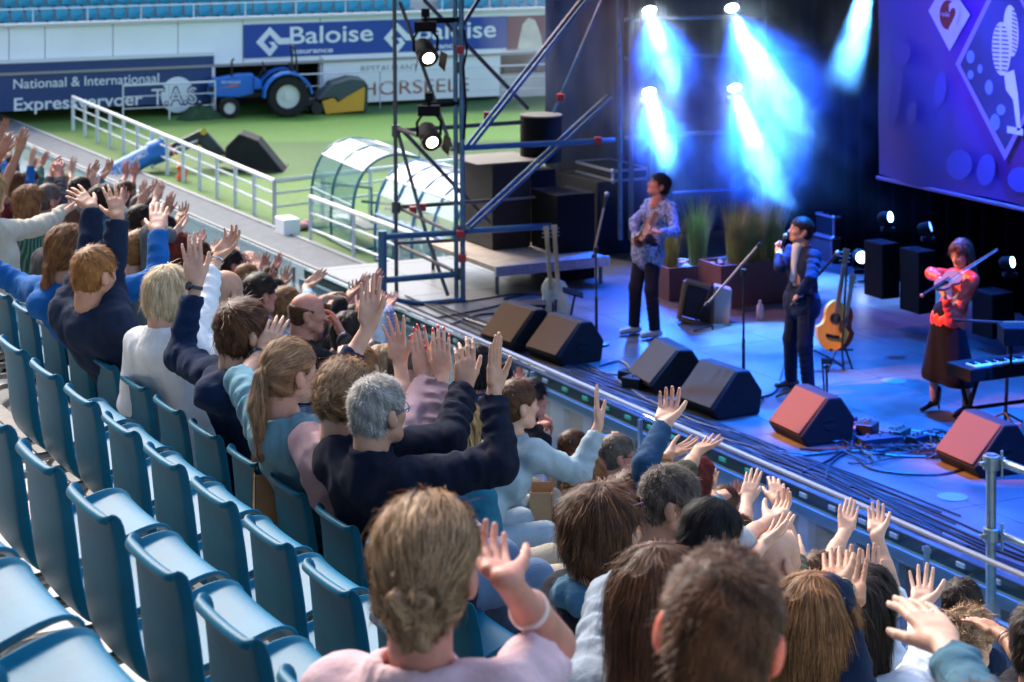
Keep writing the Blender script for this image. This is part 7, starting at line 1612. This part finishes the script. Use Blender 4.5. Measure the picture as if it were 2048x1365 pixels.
# ================================================================= PERFORMERS
def performer(label, head, foot, height, face, hair, col, topm, legm, arms, shoes, skin='mid', fem=False, pitch=0, kids=None, lean=(0, 0), stance=.13, feet=None, skirt=None, bulk=1.0, byaw=None, jacket_len=.05, **kw):
    fz = P5(*foot); d = (fz-CAM).dot(CF); C = Pd(head[0], head[1], d); sc = height/1.75*1.0
    hipz = fz+UP*.93*sc; hipc = Vector((fz.x, fz.y, hipz.z))+CR*lean[0]
    def k2(x):
        r = x['root']; bl, bf = x['bl'], x['bf']; fts = [Vector(P5(*f)) for f in feet] if feet else [fz+bl*stance, fz-bl*stance]
        F = Field(V3(hipc)+[-.45, -.45, -1.0*sc], V3(hipc)+[.45, .45, .2], .013)
        if skirt is None:
            for s, ft in zip((1, -1), fts):
                h0 = hipc+bl*.085*s; an = ft+UP*.08; kn = h0.lerp(an, .5)+bf*.04; F.cap(h0, kn, .098*bulk, .072*bulk, k=.03, wr=.005, seed=s); F.cap(kn, an, .074*bulk, .062*bulk, k=.03, wr=.007, seed=s+3, cutb=True)
            F.cap(hipc-bl*.06+UP*.06, hipc+bl*.06+UP*.06, .118*bulk, .118*bulk, k=.05); P, Q = F.mesh(); meshobj('trousers', P, Q, legm, r, True)
        else:
            for i in range(6): F.cap(hipc-bl*(.05+.022*i)-UP*.12*i+UP*.06, hipc+bl*(.05+.022*i)-UP*.12*i+UP*.06, .11+.012*i, .11+.012*i, k=.05)
            F.wobble(.014, 14, 4, zs=.2); F.plane_cut(V3(hipc)-[0, 0, .60], (0, 0, -1)); P, Q = F.mesh(); meshobj('skirt', P, Q, skirt, r, True)
            F = Field(V3(hipc)+[-.45, -.45, -1.0*sc], V3(hipc)+[.45, .45, -.3], .010)
            for ft in fts: F.cap(Vector((ft.x, ft.y, hipc.z-.45)), ft+UP*.12, .055, .036, k=.01)
            P, Q = F.mesh(); meshobj('legs', P, Q, SK['mid'], r, True)
        for ft, dd in zip(fts, (bf, bf)):
            dd = (dd+CR*-.2).normalized(); F = Field(V3(ft)-[.25, .25, .02], V3(ft)+[.25, .25, .26], .008)
            if fem: F.cap(ft+UP*.10-dd*.02, ft+UP*.20-dd*.03, .045, .048, k=.02); F.cap(ft+UP*.085, ft+dd*.13+UP*.03, .036, .026, k=.03); F.cap(ft-dd*.045+UP*.07, ft-dd*.06+UP*.006, .016, .007, k=.01)
            else: F.cap(ft+UP*.045-dd*.05, ft+UP*.04+dd*.16, .044, .036, k=.03, flat=.9, fdir=(0, 0, 1)); F.cap(ft+UP*.06, ft+UP*.12, .05, .05, k=.03)
            F.plane_cut(V3(ft)+[0, 0, .004], (0, 0, -1)); P, Q = F.mesh(); meshobj('shoe', P, Q, shoes, r, True)
        if kids: kids(x)
    ex = (lambda F, L: [F.cap(L['hipc']-L['bl']*.075-UP*z, L['hipc']+L['bl']*.075-UP*z, .110*L['b'], .110*L['b'], k=.05) for z in np.arange(0, jacket_len+.01, .05)] and None)
    return person(label, head, None, H=CAMZ-C.z, face=face, pitch=pitch, hair=hair, col=col, skin=skin, fem=fem, topm=topm, arms=arms, hip=tuple(hipc), skip_legs=True, kids=k2, extra=ex, sc=sc, hs=1.02, bulk=bulk, vox=.011, body_yaw=byaw, strands=2.0, **kw)
paisley = mat('paisley_shirt', (.07, .13, .32), .7, var=.6, vscale=30, var2=(.32, .42, .68), detail=2)
suit = cloth('suit_blue', (.012, .022, .058)); suit_t = cloth('suit_trousers', (.010, .016, .040)); dkj = cloth('dark_jeans', (.014, .016, .03)); leather = mat('red_leather', (.72, .055, .02), .32, bump=.2, bscale=25); dress = cloth('black_dress', (.003, .002, .003))
shoe_w = mat('shoe_white', (.55, .54, .56), .5); shoe_b = mat('shoe_brown', (.06, .03, .02), .3); boot = mat('boot_black', (.015, .01, .012), .3)
def tie_shirt(x):
    n_ = x['neck']; bf, bl = x['bf'], x['bl']; pts = [n_+bl*.055+bf*.075+UP*.03, n_-bl*.055+bf*.075+UP*.03, n_-bl*.02+bf*.165-UP*.36, n_+bl*.02+bf*.165-UP*.36]
    F = Field(V3(n_)-[.3, .3, .5], V3(n_)+[.3, .3, .12], .01)
    F.cap(n_+bf*.080+UP*.02, n_+bf*.135-UP*.30, .052, .030, k=.01, flat=1); F.cap(n_-UP*.02, n_+UP*.045, .066, .066, k=.01, cutb=True)
    P, Q = F.mesh(); meshobj('shirt', P, Q, wht, x['root'], True)
    a, sd, s0, E, Wp, Tp = x['A'][0]
    F = Field(np.minimum(V3(E), V3(Wp))-.1, np.maximum(V3(E), V3(Wp))+.1, .007)
    for q in x['A']: 
        F2 = Field(np.minimum(V3(q[3]), V3(q[4]))-.08, np.maximum(V3(q[3]), V3(q[4]))+.08, .008); F2.cap(q[3].lerp(q[4], .7), q[3].lerp(q[4], .97), .042, .038, k=0, cutb=True, cuta=True); P, Q = F2.mesh(); meshobj('shirt_cuff', P, Q, wht, x['root'], True)
sg_ = performer('singer in a dark blue suit and white shirt singing into a hand microphone', (1602, 462), (1604, 790), 1.80, -97, 'short', 'dark', suit, suit_t,
    [dict(s='r', e=(1560, 535), w=(1558, 508), t=(1560, 478), th=-30, p='grip', cuff=.88, be=-1), dict(s='l', e=(1622, 560), w=(1598, 590), t=(1578, 606), th=90, p='grip', cuff=.9, be=-1)],
    shoe_b, skin='mid', pitch=12, kids=tie_shirt, feet=[(1618, 800), (1582, 775)], byaw=-122, jacket_len=.12, bulk=1.02)
q = hp(sg_, 0, .135, -.075); hd_ = sg_['A'][0][4]; m_ = MB(); dq = (q-Vector(hd_)).normalized(); e_ = empty('hand_microphone', Vector(hd_), 'silver hand microphone at the singer\'s mouth', 'microphone')
MB().tube([q-dq*.20, q-dq*.03], [.012, .020], 10).build('handle', mic_metal, e_, True); MB().ball(q, .028, 12, 8).build('mic_head', mic_grey, e_, True)
gt = performer('guitarist in a pale patterned shirt looking up, holding a small guitar', (1318, 372), (1296, 668), 1.80, -100, 'thick', 'dark', paisley, dkj,
    [dict(s='l', e=(1350, 464), w=(1318, 466), t=(1296, 452), th=60, p='grip', cuff=.9, be=-1, bw=-1), dict(s='r', e=(1268, 446), w=(1272, 486), t=(1286, 472), th=60, p='cup', cuff=.8, be=-1, bw=-1)],
    shoe_w, skin='red', pitch=24, feet=[(1310, 676), (1268, 668)], byaw=-128, jacket_len=.14, bulk=1.02, wr=.008)
dgt = gt['dist']
guitar('mandolin', 1282, 478, 1314, 425, dgt-.32, 'small brown stringed instrument held by the guitarist', mat('guitar_brown', (.16, .06, .025), .3, coat=.5), True, 30, 36, neck_m=mat('neck_wood', (.25, .13, .06), .5))
MB().tube([gt['neck']+gt['bl']*.06+UP*.03, gt['neck']+gt['bf']*.15-UP*.2, Pd(1282, 478, dgt-.3)], .012, 4).build('strap', mat('strap_tan', (.3, .16, .12), .6), gt['root'], True)
vi = performer('violinist in a red leather jacket and long dark skirt playing the violin', (1922, 508), (1897, 832), 1.74, -130, 'long', 'brown', leather, None,
    [dict(s='l', e=(1905, 638), w=(1888, 592), t=(1892, 568), th=60, p='grip', cuff=.85, be=-1, bw=-1), dict(s='r', e=(1862, 548), w=(1884, 560), t=(1898, 562), th=90, p='grip', cuff=.85, be=-1, bw=-1)],
    boot, skin='fair', fem=True, pitch=-14, feet=[(1868, 822), (1932, 834)], byaw=-115, skirt=dress, jacket_len=.0, wr=.006)
dv = vi['dist']-.22; wd_v = mat('violin_wood', (.28, .10, .03), .25, coat=.6)
ve = empty('violin', Pd(1905, 560, dv), 'brown violin held under the chin of the woman in red leather', 'violin')
va, vb = Pd(1921, 547, dv+.05), Pd(1880, 572, dv-.1); ax = (vb-va).normalized(); nn = (UP*.8-CF*.5).normalized(); nn = (nn-ax*nn.dot(ax)).normalized(); sx = ax.cross(nn)
out = []
for i in range(30):
    a = 2*math.pi*i/30; y = math.cos(a); w_ = (1-.30*math.exp(-((y)/.22)**2))*(1.0 if y < 0 else .82); out.append(va+ax*(.17+y*.175)+sx*math.sin(a)*.10*w_)
MB().prism([p-nn*.02 for p in out], nn, .035).build('body', wd_v, ve, bevel=.004); MB().box(va+ax*.42+nn*.02, (.17, .022, .02), (ax, sx, nn)).build('neck', black, ve); MB().box(va+ax*.26+nn*.028, (.22, .03, .008), (ax, sx, nn)).build('fingerboard', black, ve); MB().ball(va+ax*.53+nn*.015, .02, 8, 6).build('scroll', wd_v, ve, True)
be_ = empty('violin_bow', Pd(1940, 530, dv-.12), 'thin violin bow pointing up to the right', 'bow')
b0_, b1_ = Pd(1893, 562, dv-.12), Pd(1995, 498, dv-.05); MB().tube([b0_, b0_.lerp(b1_, .5)+UP*.004, b1_], .006, 6).build('stick', mat('bow_wood', (.30, .14, .08), .4), be_, True); MB().tube([b0_-UP*.025, b1_-UP*.012], .003, 4).build('hair', mat('bow_hair', (.6, .6, .6), .6), be_); MB().box(b0_-UP*.012, (.04, .012, .03), (CR, CF, UP)).build('frog', black, be_)

# ================================================================= THINGS BETWEEN THE PEOPLE
def bag(u, v, H, w, h, d, yaw, label, m, flap=False):
    c = Ph(u, v, H); a = R(yaw); x = Vector((math.cos(a), math.sin(a), 0)); y = UP.cross(x); e = empty('paper_bag', c, label, 'paper bag'); wl = .002
    for (o, sz) in ((y*d/2, (w, wl, h)), (-y*d/2, (w, wl, h*.97)), (x*w/2, (wl, d-.006, h)), (-x*w/2, (wl, d-.006, h))): MB().box(c+o+UP*h/2, sz, (x, y, UP)).build('side', m, e)
    MB().box(c+UP*.004, (w, d, .004), (x, y, UP)).build('bottom', m, e)
    for s in (-1, 1):
        MB().tube(catmull([c+y*d/2*s+x*-.07+UP*(h-.03), c+y*d/2*s-x*.065+UP*(h+.07), c+y*d/2*s+UP*(h+.11), c+y*d/2*s+x*.065+UP*(h+.07), c+y*d/2*s+x*.07+UP*(h-.03)], 4), .004, 6).build('handle', mat('bag_handle', (.36, .23, .13), .8), e, True)
    return e
kraft = mat('kraft_paper', (.25, .145, .075), .85, var=.12, vscale=10, bump=.15, bscale=30)
sp = seat_pos(1, -2); 
bag(596, 1108, 2.93, .36, .32, .16, 80, 'larger brown paper bag standing between the empty seats and the denim shirt', kraft)
bag(540, 1075, 2.88, .30, .30, .14, 72, 'smaller open brown paper bag left of the larger one', kraft)
bag(1083, 1040, 3.75, .22, .18, .12, 60, 'small paper bag with a red napkin beside the light jeans', mat('kraft_pale', (.40, .27, .16), .85))
# seats
seats_cfg = []
first = make_seat(seat_pos(0, 0), 'x', 'x')
used = [0]
def put_seat(k, j, label, group):
    global first
    if used[0] == 0: o = first; used[0] = 1
    else: o = copy_tree(first)
    o.location = seat_pos(k, j); o['label'] = label; o['group'] = group; o['category'] = 'seat'; return o
ordn = ['first', 'second', 'third', 'fourth', 'fifth', 'sixth', 'seventh', 'eighth', 'ninth', 'tenth', 'eleventh', 'twelfth', 'thirteenth', 'fourteenth', 'fifteenth', 'sixteenth', 'seventeenth', 'eighteenth', 'nineteenth', 'twentieth']
for n, j in enumerate(range(6, -5, -1)): put_seat(0, j, 'empty blue seat, %s from the left in the row right behind the crowd' % ordn[n], 'empty blue seats of the near stand')
for n, j in enumerate(range(0, -8, -1)): put_seat(-1, j, 'empty blue seat, %s from the left in the middle empty row' % ordn[n], 'empty blue seats of the near stand')
for n, j in enumerate(range(-3, -8, -1)): put_seat(-2, j, 'empty blue seat, %s from the left in the lowest visible row' % ordn[n], 'empty blue seats of the near stand')
for k in range(1, 8):
    for j in range(-9+k//2, 14+k*3):
        if k >= 4 and j > 20: continue
        q = seat_pos(k, j); r_ = q-CAM; dpt = r_.dot(CF); u = CX+FPX*r_.dot(CR)/dpt; v = VH+FPX*(-r_.z)/dpt
        if -60 < u < 2110 and v < 1480: put_seat(k, j, 'blue seat of the occupied rows, mostly hidden by the clapping audience', 'blue seats under and between the audience')
